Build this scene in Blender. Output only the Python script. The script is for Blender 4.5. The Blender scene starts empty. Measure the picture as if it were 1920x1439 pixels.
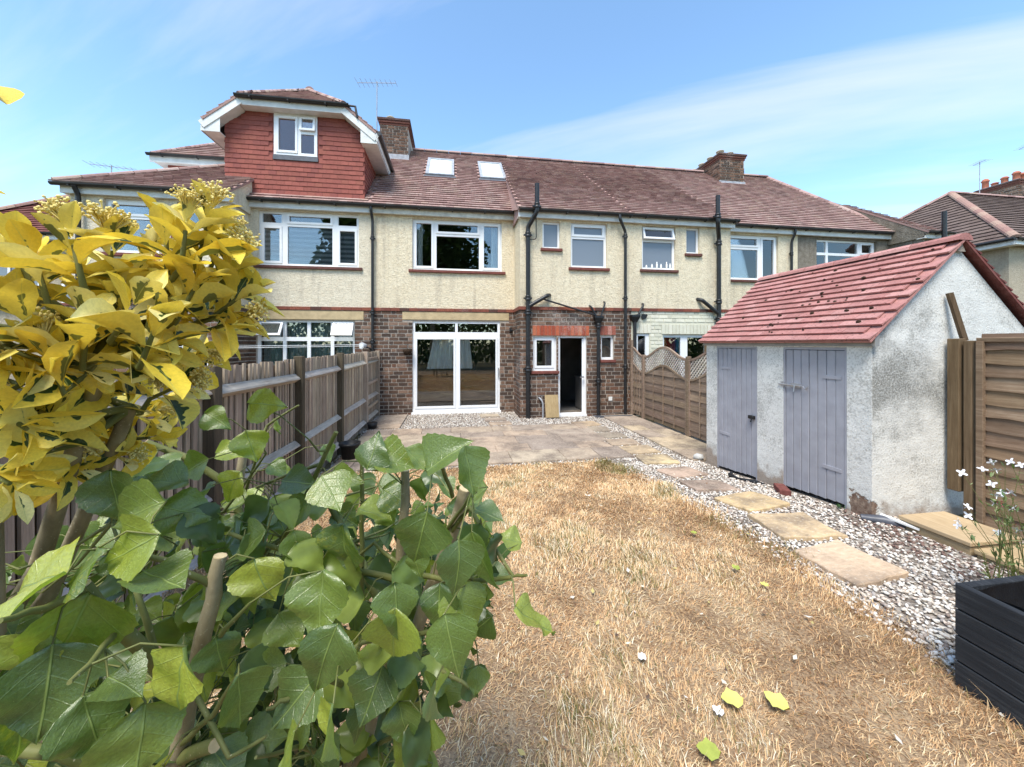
import bpy, math, random
import numpy as np
from mathutils import Vector, Matrix
random.seed(11)
R = math.radians
scene = bpy.context.scene
col = scene.collection

# ------------------------------------------------------------------ camera
cam_d = bpy.data.cameras.new('camera')
cam = bpy.data.objects.new('camera', cam_d); col.objects.link(cam)
cam.location = (0, 0, 1.85)
cam.rotation_euler = (R(90), 0, -math.atan(111/710))
cam_d.sensor_width = 36; cam_d.lens = 13.31
cam_d.shift_y = -0.0388
cam_d.clip_start = .02; cam_d.clip_end = 2000
scene.camera = cam

# ------------------------------------------------------------------ world and sun
SUN = Vector((-.24, -.44, .86)).normalized()
world = bpy.data.worlds.new('World'); scene.world = world; world.use_nodes = True
wn = world.node_tree.nodes; wl = world.node_tree.links
bg = wn['Background']
sky = wn.new('ShaderNodeTexSky'); sky.sky_type = 'NISHITA'; sky.sun_disc = False
sky.sun_elevation = math.asin(SUN.z); sky.sun_rotation = math.atan2(SUN.x, SUN.y)
sky.air_density = 1.0; sky.dust_density = .35; sky.ozone_density = 2.2
def wnode(t, **k):
    n = wn.new(t)
    for a, v in k.items(): setattr(n, a, v)
    return n
tc = wnode('ShaderNodeTexCoord')
sep = wnode('ShaderNodeSeparateXYZ'); wl.new(tc.outputs['Generated'], sep.inputs[0])
mx = wnode('ShaderNodeMath', operation='MAXIMUM'); wl.new(sep.outputs['Z'], mx.inputs[0]); mx.inputs[1].default_value = .0
ad = wnode('ShaderNodeMath', operation='ADD'); wl.new(mx.outputs[0], ad.inputs[0]); ad.inputs[1].default_value = .12
dx = wnode('ShaderNodeMath', operation='DIVIDE'); wl.new(sep.outputs['X'], dx.inputs[0]); wl.new(ad.outputs[0], dx.inputs[1])
dy = wnode('ShaderNodeMath', operation='DIVIDE'); wl.new(sep.outputs['Y'], dy.inputs[0]); wl.new(ad.outputs[0], dy.inputs[1])
cb = wnode('ShaderNodeCombineXYZ'); wl.new(dx.outputs[0], cb.inputs[0]); wl.new(dy.outputs[0], cb.inputs[1])
rt_ = wnode('ShaderNodeMapping'); wl.new(cb.outputs[0], rt_.inputs[0]); rt_.inputs['Rotation'].default_value = (0, 0, R(31))
mp = wnode('ShaderNodeMapping'); wl.new(rt_.outputs[0], mp.inputs[0])
mp.inputs['Scale'].default_value = (.26, 1.25, 1); mp.inputs['Location'].default_value = (8.8, 14.8, 0)
nz = wnode('ShaderNodeTexNoise'); wl.new(mp.outputs[0], nz.inputs['Vector'])
nz.inputs['Scale'].default_value = 1.15; nz.inputs['Detail'].default_value = 9; nz.inputs['Roughness'].default_value = .56; nz.inputs['Distortion'].default_value = .55
cr = wnode('ShaderNodeValToRGB'); wl.new(nz.outputs['Fac'], cr.inputs[0])
cr.color_ramp.elements[0].position = .48; cr.color_ramp.elements[0].color = (0, 0, 0, 1)
cr.color_ramp.elements[1].position = .80; cr.color_ramp.elements[1].color = (.55, .55, .55, 1)
mixc = wnode('ShaderNodeMixRGB'); wl.new(cr.outputs[0], mixc.inputs[0])
tint = wnode('ShaderNodeMixRGB', blend_type='MULTIPLY'); tint.inputs[0].default_value = 1
wl.new(sky.outputs[0], tint.inputs[1]); tint.inputs[2].default_value = (.94, 1.05, 1.02, 1)
wl.new(tint.outputs[0], mixc.inputs[1]); mixc.inputs[2].default_value = (3.7, 3.6, 3.55, 1)
wl.new(mixc.outputs[0], bg.inputs[0]); bg.inputs[1].default_value = .135

sl = bpy.data.lights.new('sun', 'SUN'); sl.energy = 2.1; sl.angle = R(24); sl.color = (1, .95, .87)
so = bpy.data.objects.new('sun', sl); col.objects.link(so); so.rotation_euler = SUN.to_track_quat('Z', 'Y').to_euler()

scene.view_settings.view_transform = 'Standard'; scene.view_settings.look = 'None'
scene.view_settings.exposure = 1.36; scene.view_settings.gamma = 1
scene.view_settings.use_curve_mapping = False
scene.render.engine = 'CYCLES'
scene.cycles.max_bounces = 6; scene.cycles.diffuse_bounces = 3; scene.cycles.glossy_bounces = 3; scene.cycles.transparent_max_bounces = 8

# ------------------------------------------------------------------ helpers
WL = {}
def link(o, parent=None, loc=(0, 0, 0)):
    col.objects.link(o); loc = Vector(loc)
    if parent is not None:
        o.parent = parent; o.location = loc - WL[parent.name]
    else: o.location = loc
    WL[o.name] = loc
    return o
def tag(o, label=None, cat=None, group=None, kind=None):
    if label: o['label'] = label
    if cat: o['category'] = cat
    if group: o['group'] = group
    if kind: o['kind'] = kind
    return o
def thing(name, loc, label, cat, group=None):
    return tag(link(bpy.data.objects.new(name, None), None, loc), label, cat, group)

class MB:
    def __init__(s): s.v = []; s.f = []; s.c = []; s.sm = []
    def add(s, vs, fs, c=(1, 1, 1), smooth=False):
        b = len(s.v); s.v += [tuple(p) for p in vs]; s.c += [c]*len(vs)
        for f in fs: s.f.append(tuple(i+b for i in f)); s.sm.append(smooth)
    def quad(s, a, b, c_, d, c=(1, 1, 1)): s.add([a, b, c_, d], [(0, 1, 2, 3)], c)
    def box(s, x0, x1, y0, y1, z0, z1, c=(1, 1, 1)):
        s.add([(x0,y0,z0),(x1,y0,z0),(x1,y1,z0),(x0,y1,z0),(x0,y0,z1),(x1,y0,z1),(x1,y1,z1),(x0,y1,z1)],
              [(0,3,2,1),(4,5,6,7),(0,1,5,4),(1,2,6,5),(2,3,7,6),(3,0,4,7)], c)
    def bbox(s, x0, x1, y0, y1, z0, z1, b=.006, c=(1, 1, 1)):      # box with chamfered edges all round
        vs = []; 
        for sx, X in ((1, x0), (-1, x1)):
            for sy, Y in ((1, y0), (-1, y1)):
                for sz, Z in ((1, z0), (-1, z1)):
                    vs += [(X, Y+sy*b, Z+sz*b), (X+sx*b, Y, Z+sz*b), (X+sx*b, Y+sy*b, Z)]
        def i(a, b_, c_, k): return ((a*2+b_)*2+c_)*3+k
        fs = []
        for a in (0, 1):
            q = [i(a,0,0,0), i(a,1,0,0), i(a,1,1,0), i(a,0,1,0)]; fs.append(tuple(q if a else q[::-1]))
            q = [i(0,a,0,1), i(1,a,0,1), i(1,a,1,1), i(0,a,1,1)]; fs.append(tuple(q[::-1] if a else q))
            q = [i(0,0,a,2), i(1,0,a,2), i(1,1,a,2), i(0,1,a,2)]; fs.append(tuple(q if a else q[::-1]))
        for a in (0, 1):
            for b_ in (0, 1):
                fs.append((i(a,b_,0,0), i(a,b_,1,0), i(a,b_,1,1), i(a,b_,0,1)))
                fs.append((i(a,0,b_,0), i(a,1,b_,0), i(a,1,b_,2), i(a,0,b_,2)))
                fs.append((i(0,a,b_,1), i(1,a,b_,1), i(1,a,b_,2), i(0,a,b_,2)))
                for c_ in (0, 1): fs.append((i(a,b_,c_,0), i(a,b_,c_,1), i(a,b_,c_,2)))
        s.add(vs, fs, c)
    def beam(s, p, q, w, h, c=(1, 1, 1), up=(0, 0, 1)):
        p = Vector(p); q = Vector(q); d = (q-p).normalized(); u = Vector(up)
        a = d.cross(u)
        if a.length < 1e-4: a = d.cross(Vector((0, 1, 0)))
        a.normalize(); b = a.cross(d).normalized(); a *= w/2; b *= h/2
        vs = [p-a-b, p+a-b, p+a+b, p-a+b, q-a-b, q+a-b, q+a+b, q-a+b]
        s.add(vs, [(0,3,2,1),(4,5,6,7),(0,1,5,4),(1,2,6,5),(2,3,7,6),(3,0,4,7)], c)
    def tube(s, pts, rad, n=8, c=(1, 1, 1), cap=True):
        pts = [Vector(p) for p in pts]
        if not isinstance(rad, (list, tuple)): rad = [rad]*len(pts)
        vs = []; prev = None
        for i, p in enumerate(pts):
            d = (pts[min(i+1, len(pts)-1)]-pts[max(i-1, 0)]).normalized()
            if prev is None:
                a = d.cross(Vector((.13, .97, .21)));  a.normalize()
            else:
                a = (prev-d*prev.dot(d)).normalized()
            prev = a; b = d.cross(a)
            for k in range(n):
                t = 2*math.pi*k/n; vs.append(p+(a*math.cos(t)+b*math.sin(t))*rad[i])
        fs = []
        for i in range(len(pts)-1):
            for k in range(n):
                k2 = (k+1) % n; fs.append((i*n+k, i*n+k2, (i+1)*n+k2, (i+1)*n+k))
        s.add(vs, fs, c, True)
        if cap:
            m = len(pts)-1
            s.add([vs[k] for k in range(n)], [tuple(range(n-1, -1, -1))], c)
            s.add([vs[m*n+k] for k in range(n)], [tuple(range(n))], c)
    def lathe(s, o, prof, n=12, c=(1, 1, 1)):
        o = Vector(o); vs = []; fs = []
        for r, z in prof:
            for k in range(n):
                t = 2*math.pi*k/n; vs.append(o+Vector((r*math.cos(t), r*math.sin(t), z)))
        for i in range(len(prof)-1):
            for k in range(n):
                k2 = (k+1) % n; fs.append((i*n+k, i*n+k2, (i+1)*n+k2, (i+1)*n+k))
        s.add(vs, fs, c, True)
    def mesh(s, name, m):
        me = bpy.data.meshes.new(name); me.from_pydata(s.v, [], s.f)
        a = me.color_attributes.new('tint', 'FLOAT_COLOR', 'POINT')
        a.data.foreach_set('color', np.array([(*c[:3], 1) for c in s.c], dtype=np.float32).ravel())
        me.polygons.foreach_set('use_smooth', s.sm)
        if m: me.materials.append(m)
        me.update(); return me
    def build(s, name, m, parent=None, kind=None):
        o = bpy.data.objects.new(name, s.mesh(name, m)); link(o, parent)
        if kind: o['kind'] = kind
        return o

# ------------------------------------------------------------------ node helper
class K:
    def __init__(s, name):
        s.m = bpy.data.materials.new(name); s.m.use_nodes = True; s.nt = s.m.node_tree
        s.b = s.nt.nodes['Principled BSDF']; s.out = s.nt.nodes['Material Output']
    def n(s, t, **k):
        n = s.nt.nodes.new(t)
        for a, v in k.items(): setattr(n, a, v)
        return n
    def put(s, sock, v):
        if hasattr(v, 'is_output'): s.nt.links.new(v, sock)
        elif isinstance(v, (tuple, list)): sock.default_value = (*v[:3], 1) if len(sock.default_value) == 4 else v[:3]
        else: sock.default_value = v
    def pos(s, sc=(1, 1, 1), obj=False):
        g = s.n('ShaderNodeTexCoord').outputs['Object'] if obj else s.n('ShaderNodeNewGeometry').outputs['Position']
        if sc == (1, 1, 1): return g
        v = s.n('ShaderNodeVectorMath', operation='MULTIPLY'); s.put(v.inputs[0], g); v.inputs[1].default_value = sc
        return v.outputs[0]
    def noise(s, scale, detail=4, vec=None, rough=.55, dist=0):
        n = s.n('ShaderNodeTexNoise'); s.put(n.inputs['Vector'], vec if vec is not None else s.pos())
        n.inputs['Scale'].default_value = scale; n.inputs['Detail'].default_value = detail
        n.inputs['Roughness'].default_value = rough; n.inputs['Distortion'].default_value = dist
        return n.outputs['Fac']
    def vor(s, scale, vec=None, feat='F1', out='Distance'):
        n = s.n('ShaderNodeTexVoronoi', feature=feat); s.put(n.inputs['Vector'], vec if vec is not None else s.pos())
        n.inputs['Scale'].default_value = scale; return n.outputs[out]
    def ramp(s, fac, stops):
        n = s.n('ShaderNodeValToRGB'); s.put(n.inputs[0], fac); e = n.color_ramp.elements
        while len(e) < len(stops): e.new(.5)
        for i, (p, c) in enumerate(stops):
            e[i].position = p; e[i].color = (*c, 1) if isinstance(c, (tuple, list)) else (c, c, c, 1)
        return n.outputs[0]
    def mix(s, fac, a, b, mode='MIX'):
        n = s.n('ShaderNodeMixRGB', blend_type=mode); s.put(n.inputs[0], fac); s.put(n.inputs[1], a); s.put(n.inputs[2], b)
        return n.outputs[0]
    def math(s, op, a, b=0, c=0):
        n = s.n('ShaderNodeMath', operation=op); s.put(n.inputs[0], a); s.put(n.inputs[1], b); s.put(n.inputs[2], c); return n.outputs[0]
    def attr(s, name='tint'):
        return s.n('ShaderNodeAttribute', attribute_name=name).outputs['Color']
    def rnd(s): return s.n('ShaderNodeObjectInfo').outputs['Random']
    def xyz(s, v=None):
        n = s.n('ShaderNodeSeparateXYZ'); s.put(n.inputs[0], v if v is not None else s.pos()); return n.outputs
    def bump(s, h, st=.4, d=.01):
        n = s.n('ShaderNodeBump'); n.inputs['Strength'].default_value = st; n.inputs['Distance'].default_value = d
        s.put(n.inputs['Height'], h); s.nt.links.new(n.outputs[0], s.b.inputs['Normal'])
    def done(s, base=None, rough=.8, spec=None, metal=None):
        if base is not None: s.put(s.b.inputs['Base Color'], base)
        s.put(s.b.inputs['Roughness'], rough)
        if spec is not None: s.put(s.b.inputs['Specular IOR Level'], spec)
        if metal is not None: s.put(s.b.inputs['Metallic'], metal)
        return s.m
MT = {}
def stucco(name, c0, c1, stain):
    k = K(name); p = k.pos()
    a = k.ramp(k.noise(9, 6), [(.3, c0), (.7, c1)])
    peb_shade = k.ramp(k.noise(26, 4, rough=.75), [(.34, .55), (.50, 1), (.66, 1.10)])  # mottling puts the dark shading between pebbles into the colour
    a = k.mix(.5, a, peb_shade, 'MULTIPLY')
    st = k.noise(1.3, 5, k.pos((2.4, 2.4, .35)), .6)
    a = k.mix(k.ramp(st, [(.53, 0), (.76, .55)]), a, stain)
    a = k.mix(k.ramp(k.noise(1.0, 6, k.pos((6, 6, .4)), .6), [(.56, 0), (.76, .45)]), a, stain)
    sp = k.math('MULTIPLY', k.ramp(k.noise(60, 2), [(.62, 0), (.68, 1)]), .35)
    a = k.mix(sp, a, stain)
    k.bump(k.math('ADD', k.noise(28, 4, rough=.7), k.math('MULTIPLY', k.noise(10, 3), .4)), .9, .03)
    MT[name] = k.done(a, .92, .2)
stucco('stucco_cream', (.69, .58, .405), (.78, .68, .50), (.32, .265, .20))
stucco('stucco_beige', (.67, .58, .435), (.75, .67, .52), (.32, .27, .215))
stucco('pebbledash_brown', (.17, .145, .11), (.27, .235, .19), (.08, .07, .055))
stucco('stucco_far', (.40, .34, .25), (.47, .40, .30), (.2, .17, .13))
k = K('shed_render'); z = k.xyz()
dirt = k.noise(1.9, 8, rough=.68); fine = k.noise(55, 3, rough=.75)
hz = k.math('ADD', k.math('MULTIPLY', k.math('ABSOLUTE', k.math('SUBTRACT', z[2], 1.45)), -1.0), .95)       # grey algae band below the verge
yfront = k.math('GREATER_THAN', z[0], 3.905)
alg = k.math('MULTIPLY', k.ramp(k.math('ADD', k.math('MULTIPLY', hz, .62), k.math('MULTIPLY', k.math('SUBTRACT', dirt, .5), 1.5)), [(.20, 0), (.55, .95)]), yfront)
spk = k.ramp(k.math('ADD', fine, k.math('MULTIPLY', k.math('SUBTRACT', dirt, .5), .8)), [(.50, 0), (.64, 1)])
a = k.ramp(k.noise(5, 6), [(.3, (.66, .65, .61)), (.7, (.79, .78, .73))])
a = k.mix(k.math('MULTIPLY', alg, k.ramp(fine, [(.35, .35), (.6, 1)])), a, (.15, .15, .135))
a = k.mix(k.math('MULTIPLY', spk, .55), a, (.27, .26, .23))
low = k.ramp(k.math('ADD', z[2], k.math('MULTIPLY', k.noise(7, 5), .55)), [(.47, 1), (.60, 0)])
a = k.mix(k.math('MULTIPLY', low, .8), a, (.30, .22, .16))
vd = k.n('ShaderNodeVectorMath', operation='DISTANCE'); k.put(vd.inputs[0], k.pos((1, .8, .7))); vd.inputs[1].default_value = (3.9, 2.46, .16)
brk = k.ramp(k.math('ADD', vd.outputs['Value'], k.math('MULTIPLY', k.noise(14, 5), .28)), [(.24, 1), (.26, 0)])
a = k.mix(brk, a, k.ramp(k.noise(25, 5), [(.3, (.13, .07, .05)), (.7, (.36, .27, .20))]))
k.bump(k.math('SUBTRACT', k.math('ADD', fine, k.noise(12, 3)), k.math('MULTIPLY', brk, 1.6)), .6, .014)
MT['shed_render'] = k.done(a, .9, .2)

k = K('brick'); t = k.attr(); a = k.mix(.55, t, k.ramp(k.noise(38, 4), [(.3, .45), (.7, 1.4)]), 'MULTIPLY')
eff = k.math('MULTIPLY', k.ramp(k.noise(.9, 5), [(.56, 0), (.72, 1)]), k.ramp(k.noise(30, 4), [(.42, 0), (.6, .6)]))
a = k.mix(eff, a, (.50, .44, .40))
k.bump(k.noise(90, 4, rough=.7), .5, .006); MT['brick'] = k.done(a, .9, .2)
k = K('mortar'); a = k.ramp(k.noise(14, 5), [(.3, (.30, .255, .21)), (.7, (.46, .40, .34))])
k.bump(k.noise(70, 3), .6, .006); MT['mortar'] = k.done(a, .95, .1)
k = K('painted_brick'); t = k.attr(); a = k.mix(.35, t, k.ramp(k.noise(10, 5), [(.3, .75), (.7, 1.1)]), 'MULTIPLY')
k.bump(k.noise(60, 4), .5, .006); MT['painted_brick'] = k.done(a, .75, .3)
k = K('roof_tile'); t = k.attr(); n1 = k.noise(6, 7, rough=.65)
a = k.mix(.5, t, k.ramp(k.noise(30, 4, rough=.7), [(.3, .6), (.72, 1.3)]), 'MULTIPLY')
a = k.mix(k.ramp(n1, [(.58, 0), (.8, .4)]), a, (.33, .28, .21))
a = k.mix(k.ramp(k.noise(1.4, 6, rough=.6), [(.50, 0), (.75, .4)]), a, (.19, .145, .13))
dk = k.ramp(k.vor(8.5), [(.09, .9), (.17, 0)]); a = k.mix(k.math('MULTIPLY', dk, k.ramp(k.noise(3, 3), [(.46, 0), (.56, 1)])), a, (.035, .02, .018))
k.bump(k.noise(60, 4), .5, .006); MT['roof_tile'] = k.done(a, .9, .15)
k = K('hung_tile'); t = k.attr(); a = k.mix(.35, t, k.ramp(k.noise(25, 4), [(.3, .7), (.7, 1.2)]), 'MULTIPLY')
k.bump(k.noise(80, 3), .3, .004); MT['hung_tile'] = k.done(a, .8, .25)
k = K('shed_tile'); t = k.attr(); a = k.mix(.5, t, k.ramp(k.noise(16, 6, rough=.7), [(.3, .6), (.72, 1.25)]), 'MULTIPLY')
a = k.mix(k.ramp(k.noise(4, 6, rough=.7), [(.50, 0), (.75, .55)]), a, (.33, .20, .18))
a = k.mix(k.ramp(k.noise(45, 3), [(.60, 0), (.68, .8)]), a, (.12, .06, .05))
k.bump(k.noise(70, 4), .45, .005); MT['shed_tile'] = k.done(a, .85, .25)
def plain(name, c, rough=.6, spec=.5, var=.12, sc=12, bump=.0, metal=0):
    k = K(name); n1 = k.noise(sc, 5)
    a = k.ramp(n1, [(.3, tuple(x*(1-var) for x in c)), (.7, tuple(min(1, x*(1+var)) for x in c))])
    if bump: k.bump(k.noise(sc*5, 4), bump, .004)
    MT[name] = k.done(a, rough, spec, metal)
plain('upvc', (.80, .80, .80), .35, .5, .03, 3)
plain('white_board', (.66, .66, .63), .6, .4, .12, 5, .1)
plain('old_fascia', (.60, .57, .49), .75, .3, .22, 7, .25)
plain('black_pipe', (.014, .014, .015), .42, .5, .35, 9, .15)
plain('gutter_black', (.016, .015, .015), .5, .5, .3, 6, .1)
plain('grey_gutter', (.30, .30, .29), .7, .3, .2, 6, .1)
plain('sill_red', (.17, .055, .042), .75, .3, .25, 12, .2)
plain('sill_brown', (.12, .05, .04), .75, .3, .3, 12, .2)
plain('stone_lintel', (.47, .36, .21), .85, .2, .18, 6, .3)
plain('lead', (.33, .34, .36), .6, .4, .25, 9, .2)
plain('dark_lead', (.10, .105, .12), .6, .4, .2, 9, .2)
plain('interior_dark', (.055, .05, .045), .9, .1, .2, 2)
plain('interior_mid', (.22, .21, .20), .9, .1, .2, 2)
plain('net_curtain', (.93, .92, .88), .9, .1, .08, 8)
plain('black_drape', (.012, .012, .016), .9, .1, .2, 8)
plain('teal_curtain', (.38, .46, .45), .9, .1, .12, 8)
plain('lilac_paint', (.345, .345, .38), .55, .4, .10, 7, .12)
plain('steel', (.55, .55, .56), .4, .5, .1, 9, 0, .8)
plain('pot_black', (.015, .015, .016), .5, .4, .2, 9)
plain('terracotta', (.42, .15, .09), .85, .2, .15, 12, .2)
plain('buff_pot', (.42, .34, .24), .85, .2, .15, 12, .2)
plain('liner', (.010, .011, .013), .28, .5, .3, 14, .6)
plain('loose_red', (.17, .06, .05), .9, .2, .25, 22, .4)
plain('white_plastic', (.75, .75, .74), .4, .5, .05, 4)
plain('cover_grey', (.085, .09, .11), .45, .5, .3, 5, .3)
plain('rock', (.50, .49, .46), .9, .2, .3, 9, .5)
plain('moss', (.045, .028, .018), .95, .1, .4, 30, .6)
plain('bulb_grey', (.55, .56, .57), .35, .5, .1, 9)
plain('soil', (.05, .034, .024), .95, .1, .4, 14, .6)
k = K('rainbow_cloth'); x = k.xyz()
a = k.ramp(k.math('FRACT', k.math('MULTIPLY', x[0], 1.9)), [(0, (.40, .03, .06)), (.18, (.50, .06, .16)), (.34, (.06, .09, .30)), (.46, (.08, .42, .55)), (.56, (.35, .45, .08)), (.68, (.85, .25, .06)), (.82, (.60, .04, .05))])
MT['rainbow_cloth'] = k.done(a, .9, .1)
k = K('banded_blind'); x = k.xyz(); a = k.ramp(k.math('FRACT', k.math('MULTIPLY', x[2], 8.3)), [(.42, (.42, .44, .47)), (.5, (.16, .17, .19)), (.92, (.16, .17, .19)), (1, (.42, .44, .47))])
MT['banded_blind'] = k.done(a, .8, .2)
# glass: a clear pane with its own mirror-like reflection
def glass(name, base, extra, tcol, rough=.0):
    k = K(name); nt = k.nt; nt.nodes.remove(k.b)
    tr = k.n('ShaderNodeBsdfTransparent'); tr.inputs[0].default_value = (*tcol, 1)
    gl = k.n('ShaderNodeBsdfGlossy'); gl.inputs['Roughness'].default_value = rough; gl.inputs[0].default_value = (1, 1, 1, 1)
    fr = k.n('ShaderNodeFresnel'); fr.inputs[0].default_value = 1.5
    fac = k.math('MINIMUM', k.math('ADD', k.math('MULTIPLY', fr.outputs[0], extra), base), 1)
    ms = k.n('ShaderNodeMixShader'); nt.links.new(fac, ms.inputs[0]); nt.links.new(tr.outputs[0], ms.inputs[1]); nt.links.new(gl.outputs[0], ms.inputs[2])
    nt.links.new(ms.outputs[0], k.out.inputs[0]); MT[name] = k.m
glass('glass', .045, 1.5, (.86, .88, .88))
glass('roof_glass', .32, 1.5, (.80, .84, .84))
k = K('frosted'); k.bump(k.noise(120, 2), .25, .003); MT['frosted'] = k.done((.16, .18, .21), .22, .8)
def wood(name, c0, c1, c2, axis, sc=1.0, rough=.85):
    k = K(name); s_ = {'x': (1.2, 22, 22), 'y': (22, 1.2, 22), 'z': (22, 22, 1.2)}[axis]
    g = k.noise(2.4*sc, 9, k.pos(s_), .72, .25); g = k.math('ADD', k.math('MULTIPLY', g, .7), k.math('MULTIPLY', k.noise(2.6, 6, rough=.7), .3)); t = k.attr()
    a = k.ramp(g, [(.28, c0), (.5, c1), (.72, c2)]); a = k.mix(1, a, t, 'MULTIPLY')
    a = k.mix(k.ramp(k.noise(1.8, 5), [(.5, 0), (.75, .45)]), a, tuple(x*.45 for x in c1))
    k.bump(g, .5, .006); MT[name] = k.done(a, rough, .2)
wood('fence_grey', (.18, .13, .095), (.39, .31, .235), (.57, .48, .385), 'z')
wood('rail_grey', (.22, .18, .15), (.48, .425, .37), (.70, .64, .57), 'y')
wood('post_brown', (.055, .043, .03), (.115, .09, .062), (.18, .145, .105), 'z')
wood('fence_brown', (.13, .088, .06), (.25, .18, .13), (.40, .30, .22), 'y')
wood('planter_paint', (.014, .016, .019), (.028, .031, .036), (.07, .075, .08), 'y')
wood('overlap_wood', (.10, .06, .038), (.23, .155, .10), (.36, .27, .19), 'y', .8)
wood('post_oak', (.10, .065, .035), (.22, .15, .09), (.34, .25, .16), 'z')
wood('new_timber', (.30, .21, .12), (.43, .32, .19), (.56, .44, .28), 'y', .7)
wood('bare_board', (.26, .18, .09), (.37, .27, .14), (.47, .36, .2), 'z', .7)
k = K('slab'); t = k.attr(); n1 = k.noise(2.2, 8, rough=.68)
a = k.mix(.6, t, k.ramp(k.noise(14, 6, k.pos((1, 2.6, 1)), .7), [(.3, .62), (.7, 1.28)]), 'MULTIPLY')
a = k.mix(k.ramp(n1, [(.42, 0), (.64, .8)]), a, (.15, .115, .092))
a = k.mix(k.ramp(k.noise(26, 5, k.pos((1, 2.2, 1)), .7), [(.56, 0), (.63, .65)]), a, (.60, .52, .40))
k.bump(k.math('ADD', k.noise(9, 6), k.math('MULTIPLY', k.noise(60, 3), .4)), .5, .012); MT['slab'] = k.done(a, .9, .2)
k = K('pebble'); t = k.attr(); a = k.mix(.4, t, k.ramp(k.noise(70, 3), [(.3, .7), (.7, 1.2)]), 'MULTIPLY'); MT['pebble'] = k.done(a, .8, .3)
k = K('gravel_bed'); a = k.ramp(k.vor(42, out='Color'), [(0, (.09, .065, .05)), (.5, (.28, .24, .20)), (1, (.48, .44, .39))])
a = k.mix(k.ramp(k.noise(2.5, 4), [(.45, 0), (.7, .6)]), a, (.09, .06, .045)); k.bump(k.vor(42), .8, .02); MT['gravel_bed'] = k.done(a, .95, .1)
k = K('lawn_soil'); a = k.ramp(k.noise(3.2, 8, rough=.7), [(.28, (.20, .13, .075)), (.5, (.36, .25, .15)), (.72, (.52, .39, .245))])
a = k.mix(k.ramp(k.noise(70, 4, rough=.8), [(.38, .75), (.55, 0)]), a, (.13, .08, .05)); k.bump(k.noise(60, 4), .8, .02); MT['lawn_soil'] = k.done(a, .95, .1)
k = K('ground'); a = k.ramp(k.noise(.8, 8, rough=.7), [(.3, (.09, .08, .04)), (.7, (.20, .16, .09))]); MT['ground'] = k.done(a, .95, .1)
def leafy(name, colfn, rough, trans, tcol, bumpst=.2):
    k = K(name); a, hgt = colfn(k)
    if hgt is not None: k.bump(hgt, bumpst, .002)
    k.done(a, rough, 1.0 if name == 'poplar_leaf' else .5)
    tl = k.n('ShaderNodeBsdfTranslucent'); k.put(tl.inputs[0], k.mix(1, a, tcol, 'MULTIPLY'))
    ms = k.n('ShaderNodeMixShader'); ms.inputs[0].default_value = trans
    k.nt.links.new(k.b.outputs[0], ms.inputs[1]); k.nt.links.new(tl.outputs[0], ms.inputs[2]); k.nt.links.new(ms.outputs[0], k.out.inputs[0])
    MT[name] = k.m
def grassc(k): return k.attr(), None
leafy('grass', grassc, .8, .25, (1.2, 1.1, .8))
def blade_leaf(k):
    return k.mix(.6, k.attr(), k.ramp(k.noise(30, 3), [(.3, .6), (.7, 1.3)]), 'MULTIPLY'), None
leafy('tree_leaf', blade_leaf, .6, .3, (1.3, 1.4, .5)); leafy('rear_leaf', blade_leaf, .34, .3, (1.4, 1.5, .4))
def uvx(k):
    u = k.n('ShaderNodeUVMap'); return k.xyz(u.outputs[0])
def poplar(k):
    uv = uvx(k); x = k.math('ABSOLUTE', k.math('SUBTRACT', uv[0], .5)); t = uv[1]; r = k.rnd()
    r2 = k.math('FRACT', k.math('MULTIPLY', r, 7.31))
    base = k.ramp(r, [(0, (.095, .145, .040)), (.45, (.135, .195, .045)), (.72, (.20, .26, .048)), (.88, (.29, .34, .05)), (1, (.40, .43, .06))])
    mot = k.noise(26, 5, k.pos((1, 1, 1), True)); base = k.mix(.5, base, k.ramp(mot, [(.3, .65), (.7, 1.35)]), 'MULTIPLY')
    yel = k.math('MULTIPLY', k.ramp(k.noise(11, 4, k.pos((1, 1, 1), True)), [(.52, 0), (.7, 1)]), k.ramp(r2, [(.55, 0), (.9, .8)]))
    base = k.mix(yel, base, (.26, .27, .03))
    mid = k.ramp(x, [(.006, 1), (.016, 0)])
    ph = k.math('FRACT', k.math('MULTIPLY', k.math('SUBTRACT', t, k.math('MULTIPLY', x, .75)), 4.6))
    side = k.math('MULTIPLY', k.ramp(k.math('ABSOLUTE', k.math('SUBTRACT', ph, .5)), [(.012, .8), (.05, 0)]), 1)
    net = k.ramp(k.vor(55, k.pos((1, 1, 1), True), 'DISTANCE_TO_EDGE'), [(.02, .25), (.05, 0)])
    v = k.math('MAXIMUM', mid, k.math('MULTIPLY', side, .34))
    base = k.mix(k.math('MAXIMUM', v, net), base, (.26, .34, .10))
    base = k.mix(k.ramp(k.noise(95, 2, k.pos((1, 1, 1), True)), [(.70, 0), (.74, .7)]), base, (.42, .42, .22))
    bk = k.n('ShaderNodeNewGeometry').outputs['Backfacing']
    base = k.mix(k.math('MULTIPLY', bk, .55), base, (.20, .30, .14))
    return base, k.math('ADD', v, k.math('MULTIPLY', mot, .8))
leafy('poplar_leaf', poplar, .30, .30, (1.5, 1.7, .35), .6)
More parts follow.
